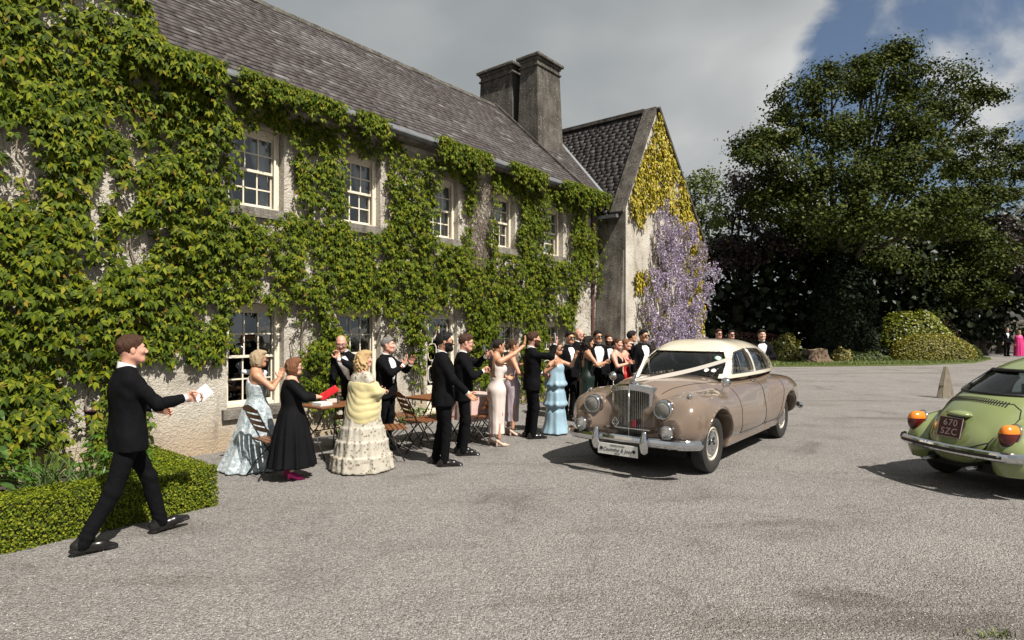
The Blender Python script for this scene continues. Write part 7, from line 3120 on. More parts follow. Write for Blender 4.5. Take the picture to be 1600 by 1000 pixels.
def person(label, pos, face, h, kind='man', hair='dark', style='short', skin='fair', head=(0, 0, 0), lean=(0, 0), hipshift=(0, 0),
           right=None, left=None, feet=None, near=1, glasses=None, beard=None, dress=None, smile=0.0, suit=None, bulk=1.0, group='wedding guests', name='person',
           shirt=True, bow=True, seed=0, heel=0.0, hip_z=None, foot_yaw=(0, 0), toe=(0, 0), open_jacket=0.0):
    """right / left: dict(hand=(x,y,z), elbow=hint, dir=finger direction, thumb=thumb direction, curl=, spread=)"""
    s = h / 1.78
    fem = 1.0 if kind == 'woman' else 0.0
    root = empty(name, (pos[0], pos[1], pos[2] if len(pos) > 2 else 0.0), R(face) - math.pi / 2, label, 'person', group)
    hb = {0: 0.011, 1: 0.0162, 2: 0.020}[near]
    hh = {0: 0.0048, 1: 0.0066, 2: 0.0085}[near]
    lx, ly = lean

    def cx_(z):
        return hipshift[0] + lx * np.clip((z / s - 0.95) / 0.5, 0, 1.25)

    def cy_(z):
        return hipshift[1] + ly * np.clip((z / s - 0.95) / 0.5, 0, 1.25)
    hipz = (hip_z or 0.93) * s
    SW = (0.150 if fem else 0.168) * s * (0.5 + 0.5 * bulk)
    sh_z = 1.405 * s
    shoulders = {+1: np.array([cx_(sh_z) + SW, cy_(sh_z) - 0.01 * s, sh_z - 0.25 * abs(lx) * 0]), -1: np.array([cx_(sh_z) - SW, cy_(sh_z) - 0.01 * s, sh_z])}
    arms = {}
    for sd, spec in ((1, right), (-1, left)):
        spec = spec or {}
        tgt = np.array(spec.get('hand', (0.26 * sd, 0.05, 0.86)), float) * (s if 'hand' not in spec else 1.0)
        hint = spec.get('elbow', (0.5 * sd, -1.0, -0.3))
        el, wr = ik(shoulders[sd], tgt, 0.285 * s, 0.255 * s, hint)
        d = np.array(spec.get('dir', wr - el), float)
        th = spec.get('thumb', (-0.3 * sd, 1.0, 0.35))
        arms[sd] = (shoulders[sd], el, wr, d, th, spec.get('curl', 0.32), spec.get('spread', 0.12), spec.get('tc', 0.35))
    feet = feet or ((0.10, 0.02), (-0.10, -0.02))
    legs = {}
    for i, sd in enumerate((1, -1)):
        fx, fy = feet[i]
        tp = toe[i]
        ank = np.array([fx, fy - 0.03 * s, 0.085 * s + heel * 0.9 + abs(tp) * 0.10])
        hp = np.array([hipshift[0] + (0.07 if fem else 0.09) * sd * s, hipshift[1] - (0.02 if fem else 0), hipz])
        LL = np.linalg.norm(hp - ank) / 2
        kn, an = ik(hp, ank, LL * (1.0004 if fem else 1.003), LL * (1.0004 if fem else 1.003), (0.08 * sd, 1.0, 0.0))
        legs[sd] = (hp, kn, ank)
    # ---------------- body: one mesh of skin
    T_z = np.array([0.80, 0.93, 1.08, 1.20, 1.32, 1.42, 1.49]) * s
    if fem:
        t_rx, t_ry = np.array([0.140, 0.150, 0.120, 0.135, 0.152, 0.135, 0.060]) * s * bulk, np.array([0.085, 0.095, 0.086, 0.100, 0.104, 0.085, 0.055]) * s * bulk
    else:
        t_rx, t_ry = np.array([0.135, 0.135, 0.125, 0.135, 0.140, 0.110, 0.055]) * s * bulk, np.array([0.090, 0.090, 0.085, 0.090, 0.085, 0.060, 0.050]) * s * bulk
    tcx, tcy = cx_(T_z), cy_(T_z)
    hd_c = np.array([cx_(1.66 * s), cy_(1.66 * s) + 0.035 * s, 1.652 * s])
    nk0 = np.array([cx_(1.45 * s), cy_(1.45 * s) - 0.012, 1.45 * s])
    bare_legs = dress is not None and dress.get('legs', False)

    def f_body(P):
        d = zloft(P, T_z, t_rx, t_ry, tcx, tcy)
        if fem:
            for sd in (1, -1):
                d = smin(d, s_ell(P, (cx_(1.28 * s) + sd * 0.070 * s, cy_(1.28 * s) + 0.085 * s * bulk, 1.275 * s), np.array([0.060, 0.055, 0.065]) * s * bulk), 0.05)
        d = smin(d, s_cap(P, nk0, hd_c + np.array([0, -0.035, -0.10]) * s, 0.058 * s, 0.050 * s), 0.05 * s)
        for sd in (1, -1):
            S, E, W = arms[sd][:3]
            d = smin(d, s_cap(P, nk0 + np.array([0, 0, 0.035 * s]), S + np.array([-0.02 * sd, 0, 0.012]) * s, (0.040 if fem else 0.020) * s, (0.036 if fem else 0.020) * s), 0.05 if fem else 0.02)
            a = smin(s_cap(P, S, E, (0.046 if fem else 0.030) * s * bulk, (0.037 if fem else 0.030) * s * bulk), s_cap(P, E, W, (0.038 if fem else 0.030) * s * bulk, 0.026 * s), 0.02)
            d = smin(d, a, 0.045 if fem else 0.01)
            hp, kn, an = legs[sd]
            l = smin(s_cap(P, hp, kn, 0.058 * s, 0.042 * s), s_cap(P, kn, an, 0.042 * s, 0.034 * s), 0.03)
            d = smin(d, l, 0.04)
        return d
    allp = np.array([p for sd in (1, -1) for p in list(arms[sd][:3]) + list(legs[sd])] + [[hipshift[0] + 0.22 * s, hipshift[1] + 0.18, 1.5 * s], [hipshift[0] - 0.22 * s, hipshift[1] - 0.18, 0.05], [cx_(1.5 * s), cy_(1.5 * s), 1.56 * s]])
    lo, hi = allp.min(0) - 0.12, allp.max(0) + 0.12
    Vb, Fb = surface_nets(f_body, lo, hi, hb * (1.0 if fem else 1.7), 1)
    parts = [(Vb, Fb, 0)]
    Vh, Fh, mh = head_base(fem, smile, hh)
    yaw, pitch, roll = head
    RH = Euler((R(pitch), R(roll), R(yaw)), 'XYZ').to_matrix()
    RHn = np.array(RH)
    hs = s * (1.0 if fem else 1.02) * (1.0 if h > 1.6 else 1.05)
    piv = np.array([0, -0.03, -0.09])

    def to_head(Q):
        return ((Q - piv) @ RHn.T + piv) * hs + hd_c
    parts.append((to_head(Vh), Fh, mh))
    for sd in (1, -1):
        S, E, W, d, th, curl, spread, tc_ = arms[sd]
        Vn, Fn = hand_base(tuple(curl) if isinstance(curl, (list, tuple)) else curl, spread, tc_, 0.0052 if near == 0 else (0.0062 if near == 1 else 0.008))
        M3 = frame(d, th)
        Fo = Fn
        if sd < 0:
            pass
        hsz = s * (0.93 if fem else 1.0)
        # the palm looks away from local +z; mirror so the thumb lies on the asked side
        back_ = np.cross(M3[:, 0], M3[:, 1])
        parts.append((Vn @ M3.T * hsz + W + M3[:, 1] * 0.012, Fo, 0))
    V, F, mi = join_np(parts)
    me = np_mesh('body', V, F, mi, smooth=True)
    body = mesh_obj('body', me, [SKIN[skin], M_LIP, M_EYEW, M_IRIS, M_TEETH], root)
    # ---------------- hair
    hm = HAIR.get(hair)
    if style != 'bald' and hm:
        def f_hair(P, st=style):
            # P in head space
            n = (fbm(P * np.array([1, 1, 0.5], np.float32) + seed, 38.0, 2) - 0.5) * 0.019
            d = s_ell(P, (0, -0.016, 0.034), (0.083, 0.105, 0.094)) + n
            front = 0.75 * P[:, 1] - 0.66 * P[:, 2]
            if st == 'short':
                top = s_ell(P, (0, 0.012, 0.078), (0.066, 0.088, 0.052)) + n * 1.6
                d = smin(d, top, 0.03)
                d = smax(d, front - 0.010, 0.012)
                d = smax(d, -(s_ell(P * np.array([1, 1, 1], np.float32), (0, 0.105, -0.03), (0.12, 0.10, 0.09))), 0.01)
            elif st == 'fringe':      # bald crown, hair round the sides
                d = s_ell(P, (0, -0.022, 0.0), (0.081, 0.097, 0.070)) + n * 0.5
                d = smax(d, front - 0.002, 0.01)
                d = smax(d, P[:, 2] - 0.035, 0.01)
            elif st == 'bob':
                d = smin(d, s_ell(P, (0, -0.030, -0.030), (0.098, 0.094, 0.118)) + n * 1.8, 0.03)
                d = smin(d, s_ell(P, (0, 0.030, 0.085), (0.070, 0.075, 0.040)) + n, 0.03)
                d = smax(d, -s_ell(P, (0, 0.118, -0.032), (0.073, 0.108, 0.108)), 0.012)
                d = smax(d, -0.135 - P[:, 2], 0.02)
            elif st == 'long':
                d = smin(d, s_ell(P, (0, -0.045, -0.060), (0.100, 0.088, 0.16)) + n * 2, 0.03)
                d = smin(d, s_cap(P, (0.0, -0.085, -0.08), (0.0, -0.125, -0.33), 0.075, 0.045) + n * 2.2, 0.05)
                d = smin(d, s_ell(P, (0, 0.028, 0.085), (0.070, 0.075, 0.038)) + n, 0.03)
                d = smax(d, -s_ell(P, (0, 0.118, -0.042), (0.076, 0.108, 0.118)), 0.012)
            elif st == 'pony':
                d = smax(d, front - 0.010, 0.012)
                d = smin(d, s_cap(P, (0.0, -0.115, 0.03), (0.0, -0.165, -0.08), 0.030, 0.040) + n, 0.02)
                d = smin(d, s_cap(P, (0.0, -0.165, -0.08), (0.0, -0.155, -0.40), 0.040, 0.018) + n, 0.02)
            elif st == 'bun':
                d = smax(d, front - 0.012, 0.012)
                d = smin(d, s_ell(P, (0.0, -0.128, -0.005), (0.046, 0.038, 0.046)) + n, 0.02)
            elif st == 'wavy':
                w_ = 0.010 * np.sin(P[:, 2] * 70 + 5 * np.arctan2(P[:, 1] + 0.04, P[:, 0]) + 3 * np.sin(P[:, 0] * 60))
                d = smin(d, s_ell(P, (0, -0.045, -0.085), (0.120, 0.102, 0.185)) + n * 3.0 + w_, 0.03)
                d = smin(d, s_ell(P, (0, 0.028, 0.088), (0.074, 0.078, 0.042)) + n, 0.03)
                d = smax(d, -s_ell(P, (0, 0.125, -0.040), (0.078, 0.112, 0.120)), 0.012)
            return d
        zlo = {'short': -0.13, 'fringe': -0.12, 'bob': -0.16, 'long': -0.42, 'pony': -0.46, 'bun': -0.13, 'wavy': -0.29}[style]
        V, F = surface_nets(f_hair, (-0.14, -0.22, zlo), (0.14, 0.14, 0.17), hh * 1.15, 1)
        mesh_obj('hair', np_mesh('hair', to_head(V), F, smooth=True), hm, root)
        if style in ('short', 'fringe', 'bob', 'long', 'pony', 'bun', 'wavy'):
            for sd in (-1, 1):
                k = MB()
                k.tube([to_head(np.array([[sd * x, y, z]]))[0] for x, y, z in ((0.014, 0.094, 0.023), (0.03, 0.0915, 0.029), (0.048, 0.078, 0.024))], [0.0025, 0.0038, 0.002], 5)
                k.build('eyebrow', hm if hair not in ('blonde', 'ash', 'grey') else HAIR['brown'], root)
    if beard:
        def f_beard(P):
            n = (fbm(P + seed, 60.0, 2) - 0.5) * 0.006
            d = head_sdf(0.0, 0.0)(P) - 0.007 + n
            d = smin(d, s_ell(P, (0, 0.060, -0.103), (0.042, 0.036, 0.030)) + n, 0.02)
            reg = np.maximum(P[:, 2] + 0.032 - 0.30 * np.maximum(np.abs(P[:, 0]) - 0.03, 0) * 2, -0.135 - P[:, 2])
            reg = np.maximum(reg, -0.004 - P[:, 1] + 0.0)
            d = smax(d, reg, 0.006)
            return smax(d, -s_ell(P, (0, 0.10, -0.057), (0.020, 0.03, 0.009)), 0.004)
        V, F = surface_nets(f_beard, (-0.09, -0.02, -0.15), (0.09, 0.135, -0.005), hh, 1)
        mesh_obj('beard', np_mesh('beard', to_head(V), F, smooth=True), HAIR[beard], root)
    if glasses:
        k = MB()
        gl_ = MB()
        for sd in (-1, 1):
            ring = [(sd * 0.033 + 0.025 * math.cos(a), 0.104 - 0.10 * (abs(sd * 0.033 + 0.025 * math.cos(a))) ** 2 / 0.05 * 0.5, 0.004 + 0.019 * math.sin(a)) for a in [2 * math.pi * i / 14 for i in range(14)]]
            rw = [Vector(to_head(np.array([p]))[0]) for p in ring]
            k.tube(rw + [rw[0]], 0.0026, 5, cap=False)
            gl_.poly(rw)
            k.tube([Vector(to_head(np.array([p]))[0]) for p in ((sd * 0.057, 0.095, 0.010), (sd * 0.074, 0.06, 0.012), (sd * 0.080, -0.01, 0.008))], 0.0026, 5)
        k.tube([Vector(to_head(np.array([p]))[0]) for p in ((-0.010, 0.105, 0.010), (0.010, 0.105, 0.010))], 0.0026, 5)
        g_ = k.build('glasses', M_WIRE, root, True)
        gl_.build('lens', M_SUNG if glasses == 'sun' else M_GLASS, g_)
    # ---------------- shoes
    for i, sd in enumerate((1, -1)):
        an = legs[sd][2]
        hd_ = R(foot_yaw[i])
        fd = np.array([math.sin(hd_), math.cos(hd_), 0])
        up = toe[i]
        fx, fy = feet[i]
        fm = dress.get('shoe') if dress else None
        if fm == 'none':
            continue

        def f_shoe(P):
            q = P - np.array([fx, fy, 0])
            x = q[:, 0] * fd[1] - q[:, 1] * fd[0]
            y = q[:, 0] * fd[0] + q[:, 1] * fd[1]
            z = q[:, 2]
            if up:
                c, s_ = math.cos(up), math.sin(up)
                py_ = -0.10 if up > 0 else 0.10
                y, z = (y - py_) * c + z * s_ + py_, -(y - py_) * s_ + z * c
            Q = np.stack([x, y, z], 1).astype(np.float32) / s
            if fem:
                hz = heel
                Q2 = Q.copy()
                lift = np.clip((0.06 - Q[:, 1]) / 0.16, 0, 1)
                Q2[:, 2] = Q[:, 2] - hz * lift * lift * (3 - 2 * lift)
                d = smin(s_cap(Q2, (0, -0.06, 0.035), (0, 0.07, 0.022), 0.030, 0.030), s_cap(Q2, (0, 0.07, 0.022), (0, 0.15, 0.012), 0.030, 0.014), 0.02)
                d = np.maximum(d, -Q2[:, 2])
                if hz > 0.02:
                    d = np.minimum(d, np.maximum(s_cap(Q, (0, -0.075, 0.0), (0, -0.068, hz + 0.02), 0.013, 0.020), -Q[:, 2]))
                return d * s
            d = smin(s_cap(Q, (0, -0.085, 0.045), (0, 0.09, 0.038), 0.040, 0.043), s_cap(Q, (0, 0.09, 0.036), (0, 0.195, 0.020), 0.042, 0.022), 0.03)
            d = smin(d, s_cap(Q, (0, -0.06, 0.05), (0, -0.04, 0.11), 0.042, 0.042), 0.03)
            d = np.maximum(d, -Q[:, 2])
            sole = np.maximum(s_cap(Q * np.array([1, 1, 0.01], np.float32), (0, -0.085, 0), (0, 0.185, 0), 0.043, 0.034), np.abs(Q[:, 2] - 0.009) - 0.009)
            return np.minimum(d, sole) * s
        ext = 0.30
        V, F = surface_nets(f_shoe, (fx - ext * 0.95, fy - ext, -0.03), (fx + ext * 0.95, fy + ext, 0.30), hb * 0.8, 1)
        if up:
            V[:, 2] -= min(0, V[:, 2].min())
        mesh_obj('shoe', np_mesh('shoe', V, F, smooth=True), (fm if fm else M_SHOE), root)
    su = suit or M_SUIT
    # ---------------- man's evening dress
    if kind == 'man':
        jz = np.array([0.79, 0.93, 1.08, 1.20, 1.32, 1.41, 1.465, 1.50]) * s
        jrx = np.array([0.205, 0.200, 0.182, 0.190, 0.200, 0.175, 0.118, 0.078]) * s * bulk
        jry = np.array([0.140, 0.140, 0.128, 0.136, 0.138, 0.112, 0.082, 0.074]) * s * bulk
        jcx, jcy = cx_(jz), cy_(jz)
        jcy = jcy + np.array([0.0, 0, 0, 0, 0, -0.006, -0.012, -0.016])

        def f_jack(P):
            d = zloft(P, jz, jrx, jry, jcx, jcy, p=2.35)
            for sd in (1, -1):
                S, E, W = arms[sd][:3]
                dW = (W - E) / np.linalg.norm(W - E)
                Wc = W - dW * 0.022
                S2 = S + np.array([-0.012 * sd, 0, -0.008]) * s
                d = smin(d, s_cap(P, np.array([cx_(1.5 * s) + 0.035 * sd, cy_(1.5 * s) - 0.022, 1.478 * s]), S2 + np.array([-0.01 * sd, 0, 0.020]) * s, 0.046 * s, 0.046 * s), 0.05)
                a = s_cap(P, S2, E, 0.064 * s * bulk, 0.055 * s)
                a2 = s_cap(P, E, Wc, 0.056 * s, 0.041 * s)
                a2 = np.maximum(a2, (P - Wc) @ dW.astype(np.float32) - 0.004)
                fold_ = 0.004 * np.sin(((P - E) @ dW.astype(np.float32)) * 130 + 2.0 * P[:, 0] * 30) * np.exp(-np.abs((P - E) @ dW.astype(np.float32)) * 12)
                d = smin(d, smin(a, a2, 0.03) + fold_, 0.035)
            d = d + wrinkle(P, 0.013, 10.0, seed)
            # hem, with the back vent line and cutaway front
            front = np.clip((P[:, 1] - cy_(0.85 * s)) / 0.14, 0, 1)
            xc = P[:, 0] - cx_(P[:, 2])
            hemz = 0.80 * s + 0.05 * front * (1 - np.clip(np.abs(xc) / 0.16, 0, 1))
            body_zone = np.abs(xc) < 0.30
            d = np.where(body_zone & (P[:, 2] < 1.05 * s) & (np.minimum(*[s_cap(P, arms[q][1], arms[q][2], 0.05, 0.04) for q in (1, -1)]) > 0.025), np.maximum(d, hemz - P[:, 2]), d)
            # the opening over the shirt
            vz = (P[:, 2] - (1.13 - open_jacket) * s)
            wv_ = (0.012 + open_jacket * 0.10) * s + 0.245 * np.clip(vz, 0, 0.33 * s)
            wv_ = np.where(P[:, 2] > 1.40 * s, wv_ * np.clip((1.53 * s - P[:, 2]) / (0.13 * s), 0.35, 1), wv_)
            v_ = np.maximum(np.maximum(np.abs(xc) - wv_, -vz), (cy_(P[:, 2]) + 0.015) - P[:, 1])
            return smax(d, -v_, 0.008)
        jl = np.array([*arms[1][:3], *arms[-1][:3]])
        lo = np.minimum(jl.min(0), [hipshift[0] - 0.24 * s, hipshift[1] - 0.18, 0.76 * s]) - 0.09
        hi = np.maximum(jl.max(0), [cx_(1.5 * s) + 0.22 * s, cy_(1.5 * s) + 0.17, 1.54 * s]) + 0.09
        V, F = surface_nets(f_jack, lo, hi, hb, 1)
        mesh_obj('jacket', np_mesh('jacket', V, F, smooth=True), su, root)

        def f_shirt(P):
            d = zloft(P, jz, np.maximum(jrx - 0.016, 0.068 * s), np.maximum(jry - 0.014, 0.071 * s), jcx, jcy, p=2.35)
            d = np.maximum(d, np.abs(P[:, 2] - 1.26 * s) - 0.245 * s)
            return np.maximum(d, cy_(P[:, 2]) - 0.03 - P[:, 1])
        V, F = surface_nets(f_shirt, (cx_(1.2 * s) - 0.26 - abs(lx), cy_(1.2 * s) - 0.1 - abs(ly), 0.96 * s), (cx_(1.2 * s) + 0.26 + abs(lx), cy_(1.2 * s) + 0.26 + abs(ly), 1.55 * s), hb * 1.2, 1)
        mesh_obj('shirt', np_mesh('shirt', V, F, smooth=True), M_SHIRT, root)
        # collar ring following the neck
        k = MB()
        c0 = np.array([cx_(1.475 * s), cy_(1.475 * s) - 0.008, 1.492 * s])
        n = 20
        ring = lambda r_, z, tilt: [Vector(c0 + np.array([r_ * math.cos(a), r_ * 1.02 * math.sin(a), z - tilt * math.sin(a)])) for a in [2 * math.pi * i / n for i in range(n)]]
        rr = [ring(0.074 * s, -0.015, 0.024), ring(0.068 * s, 0.042 * s, 0.022), ring(0.063 * s, 0.043 * s, 0.022), ring(0.058 * s, 0.0, 0.02)]
        for a, b in zip(rr[:-1], rr[1:]):
            for i in range(n):
                k.poly([a[i], a[(i + 1) % n], b[(i + 1) % n], b[i]])
        k.build('collar', M_SHIRT, root, True)
        for sd in (1, -1):
            S, E, W = arms[sd][:3]
            dW = Vector((W - E) / np.linalg.norm(W - E))
            Mc = Matrix.Translation(Vector(W) - dW * 0.03) @ dW.to_track_quat('Z', 'Y').to_matrix().to_4x4()
            k = MB()
            k.lathe([(0.034 * s, 0.0), (0.0345 * s, 0.040), (0.031 * s, 0.041), (0.030 * s, 0.01)], 14, Mc)
            k.build('cuff', M_SHIRT, root, True)
        if bow:
            fy_ = 0.071 * s * 1.02 + 0.006
            bc = c0 + np.array([0, fy_, -0.010])

            def f_bow(P):
                q = np.stack([np.abs(P[:, 0] - bc[0]), P[:, 1] - bc[1], P[:, 2] - bc[2]], 1)
                wing = np.maximum(np.abs(q[:, 2]) - (0.010 + 0.30 * q[:, 0]), np.maximum(q[:, 0] - 0.052, np.abs(q[:, 1] + 0.25 * q[:, 0]) - 0.011))
                return smin(wing, s_ell(q, (0, 0.004, 0), (0.012, 0.014, 0.013)), 0.006)
            V, F = surface_nets(f_bow, bc - [0.07, 0.045, 0.04], bc + [0.07, 0.04, 0.04], 0.0055, 1)
            mesh_obj('bow_tie', np_mesh('bow_tie', V, F, smooth=True), M_TIE, root)

        def f_trs(P):
            d = zloft(P, np.array([0.80, 0.93, 1.05]) * s, np.array([0.170, 0.172, 0.160]) * s * bulk, np.array([0.118, 0.118, 0.112]) * s * bulk, cx_(np.array([0.80, 0.93, 1.05]) * s), cy_(np.array([0.80, 0.93, 1.05]) * s))
            for sd in (1, -1):
                hp, kn, an = legs[sd]
                an2 = an + np.array([0, 0, -0.02 * s])
                l = smin(s_cap(P, hp, kn, 0.092 * s * bulk, 0.066 * s), s_cap(P, kn, an2, 0.067 * s, 0.058 * s), 0.03)
                kz = np.abs(P[:, 2] - kn[2])
                l = l + 0.0025 * np.sin(P[:, 2] * 60 + P[:, 0] * 45 + P[:, 1] * 30) * np.exp(-kz * 7) + 0.0035 * np.sin(P[:, 2] * 95 + sd + P[:, 1] * 50) * np.exp(-np.abs(P[:, 2] - 0.13 * s) * 16)
                d = smin(d, l, 0.03)
            d = d + wrinkle(P, 0.010, 9.0, seed + 3)
            cut = np.minimum(np.linalg.norm(P - legs[1][2].astype(np.float32), axis=1), np.linalg.norm(P - legs[-1][2].astype(np.float32), axis=1))
            base = 0.045 * s
            for sd in (1, -1):
                an = legs[sd][2]
                nearleg = np.hypot(P[:, 0] - an[0], P[:, 1] - an[1]) < 0.16
                d = np.where(nearleg & (P[:, 2] < an[2] + 0.1), np.maximum(d, (an[2] - 0.042 * s) - P[:, 2]), d)
            return d
        lp = np.array([*legs[1], *legs[-1]])
        lo = np.minimum(lp.min(0) - 0.11, [hipshift[0] - 0.22, hipshift[1] - 0.17, 0.0])
        hi = np.maximum(lp.max(0) + 0.11, [hipshift[0] + 0.22, hipshift[1] + 0.17, 1.10 * s])
        V, F = surface_nets(f_trs, lo, hi, hb * 1.1, 1)
        mesh_obj('trousers', np_mesh('trousers', V, F, smooth=True), su, root)
    elif dress:
        D = dress
        zs = np.array(D['z']) * s
        rx, ry = np.array(D['rx']) * s * bulk, np.array(D['ry']) * s * bulk
        cxx, cyy = cx_(zs), cy_(zs) + np.array(D.get('cy', [0] * len(zs)))
        fa = np.array(D.get('fold', [0] * len(zs)))
        fn = D.get('nf', 0)

        def f_dress(P):
            d = zloft(P, zs, rx, ry, cxx, cyy, fn, fa, seed * 1.3, 2.1)
            if D.get('bust', True):
                for sd in (1, -1):
                    d = smin(d, s_ell(P, (cx_(1.28 * s) + sd * 0.070 * s, cy_(1.28 * s) + 0.088 * s * bulk, 1.275 * s), np.array([0.066, 0.061, 0.070]) * s * bulk), 0.05)
            d = d + wrinkle(P, D.get('wr', 0.006), D.get('ws', 7.0), seed)
            if 'tiers' in D:
                for tz, ta in D['tiers']:
                    u = (tz * s - P[:, 2])
                    d = d - ta * np.where(u > 0, np.exp(-u * 9), 0) * (1 + 0.35 * np.cos(26 * np.arctan2(P[:, 1] - cy_(P[:, 2]), P[:, 0] - cx_(P[:, 2])) + tz * 9))
            top = D.get('top', zs[-1] / s) * s
            if 'neck' in D:          # V or scooped front, straps kept
                nd, nw = D['neck']
                xc = np.abs(P[:, 0] - cx_(P[:, 2]))
                fr_ = np.maximum(np.maximum(xc - nw * np.clip((P[:, 2] - nd * s) / (0.2 * s), 0, 1) * s, nd * s - P[:, 2]), cy_(P[:, 2]) - P[:, 1])
                d = smax(d, -fr_, 0.006)
            if D.get('backless'):
                xc = np.abs(P[:, 0] - cx_(P[:, 2]))
                bk = np.maximum(np.maximum(xc - 0.09 * s, 1.14 * s - P[:, 2]), P[:, 1] - cy_(P[:, 2]))
                d = smax(d, -bk, 0.006)
            d = np.maximum(d, P[:, 2] - top)
            if D.get('one'):         # one-shouldered neckline falling to the other side
                sg_ = D['one']
                d = np.maximum(d, (P[:, 2] - (1.36 * s + 0.55 * sg_ * (P[:, 0] - cx_(P[:, 2])))) * 0.87)
            if D.get('sleeve'):
                for sd in (1, -1):
                    S, E, W = arms[sd][:3]
                    t_ = D['sleeve']
                    if t_ <= 1:
                        e2 = S + (E - S) * t_
                        a = s_cap(P, S, e2, 0.066 * s * bulk, 0.062 * s * bulk)
                        ax = (E - S) / np.linalg.norm(E - S)
                        a = np.maximum(a, (P - e2) @ ax.astype(np.float32))
                    else:
                        e2 = E + (W - E) * (t_ - 1)
                        ax = (W - E) / np.linalg.norm(W - E)
                        a2 = np.maximum(s_cap(P, E, e2, 0.052 * s * bulk, 0.044 * s * bulk), (P - e2) @ ax.astype(np.float32))
                        a = smin(s_cap(P, S, E, 0.062 * s * bulk, 0.052 * s * bulk), a2, 0.02)
                    d = smin(d, a, 0.03)
            return d
        mx_r = float(max(rx.max(), ry.max())) * 1.25 + 0.05
        ext = np.array([*arms[1][:3], *arms[-1][:3]]) if D.get('sleeve') else np.array([[0, 0, 1.3 * s]])
        lo = np.minimum([hipshift[0] - mx_r - abs(lx), hipshift[1] - mx_r - abs(ly), zs[0] - 0.06], ext.min(0) - 0.09)
        hi = np.maximum([hipshift[0] + mx_r + abs(lx), hipshift[1] + mx_r + abs(ly), zs[-1] + 0.06], ext.max(0) + 0.09)
        V, F = surface_nets(f_dress, lo, hi, hb * 1.15, 1)
        mesh_obj('dress', np_mesh('dress', V, F, smooth=True), D['m'], root)
    PEOPLE[seed] = dict(root=root, arms=arms, head=to_head, s=s, cx=cx_, cy=cy_)
    return root


def held(root, arm, local_offset=(0, 0.09, -0.03)):
    """world point in the palm of an arm"""
    S, E, W, d, th = arm[:5]
    M3 = frame(d, th)
    p = W + M3 @ np.array(local_offset)
    return root.matrix_basis @ Vector(p), M3


def at(px_, Z):
    return ((px_ - 800) / 940 * Z, Z)
# ------------------------------------------------------------------ cloths
def brocade():
    t = NT('silver_brocade')
    co = t.coord()
    f = t.noise(co, 16.0, 5.0, 0.6, 1.5)
    t.col(t.ramp(f, [(0.38, (0.19, 0.24, 0.27)), (0.5, (0.34, 0.395, 0.425)), (0.62, (0.52, 0.56, 0.58))]))
    t.set(Roughness=0.42)
    t.b.inputs['Sheen Weight'].default_value = 0.2
    t.bump(f, 0.3, 0.006)
    return t.m


def floral():
    t = NT('floral_print')
    co = t.coord()
    v = t.n('ShaderNodeTexVoronoi', Scale=21.0)
    t.l(co, v.inputs['Vector'])
    f = t.rng(v.outputs['Distance'], 0.34, 0.42, 1, 0)
    g_ = t.noise(co, 38.0, 3.0, 0.6, 1.0)
    m = t.math('MULTIPLY', f, t.rng(g_, 0.45, 0.52, 0, 1))
    t.col(t.mix(m, (0.42, 0.39, 0.33), t.ramp(t.noise(co, 9.0), [(0.4, (0.10, 0.09, 0.06)), (0.6, (0.22, 0.15, 0.08))])))
    t.set(Roughness=0.8)
    t.bump(t.noise(co, 60.0), 0.2, 0.003)
    return t.m


M_SILVER = brocade()
M_FLORAL = floral()
M_IVORY = mat('ivory_satin', (0.68, 0.585, 0.545), 0.36, var=0.05, sheen=0.2)
M_LILAC = mat('lilac_satin', (0.40, 0.33, 0.37), 0.4, var=0.06)
M_BLUE = mat('pale_blue_taffeta', (0.27, 0.395, 0.48), 0.38, var=0.06)
M_BLACKCLOTH = mat('black_crepe', (0.0045, 0.0045, 0.0055), 0.8, spec=0.12, var=0.2)
M_GREENCLOTH = mat('bottle_green_satin', (0.010, 0.022, 0.018), 0.4, var=0.2)
M_REDCLOTH = mat('red_satin', (0.42, 0.015, 0.018), 0.4, var=0.1)
M_MAGENTA = mat('magenta_cloth', (0.62, 0.03, 0.19), 0.6, var=0.1)
M_YELLOW = mat('yellow_wool', (0.50, 0.435, 0.22), 0.85, var=0.06, bump=0.3, bscale=120, sheen=0.3)
M_HOTPINK = mat('hot_pink_suede', (0.62, 0.03, 0.22), 0.6)
M_NUDE = mat('nude_leather', (0.55, 0.38, 0.30), 0.4)

# walking man with the card
person('man in black suit striding past the box hedge, holding a white card out', (-3.30, 5.17), 47, 1.775, hair='brown', near=0, smile=1.0, skin='pink',
       right=dict(hand=(0.16, 0.40, 1.215), elbow=(0.6, -0.8, -0.7), curl=0.75, thumb=(0.1, 0.2, 1.0), dir=(-0.05, 1, 0.0), tc=0.7), left=dict(hand=(-0.20, 0.27, 1.10), elbow=(-0.8, -0.6, -0.5), curl=0.6, thumb=(0.5, 0, 1)),
       feet=((0.08, -0.31), (-0.08, 0.31)), toe=(-0.12, 0.20), hip_z=0.905, lean=(0, 0.0), head=(-4, 3, 0), seed=1, group='guests and helpers along the house')
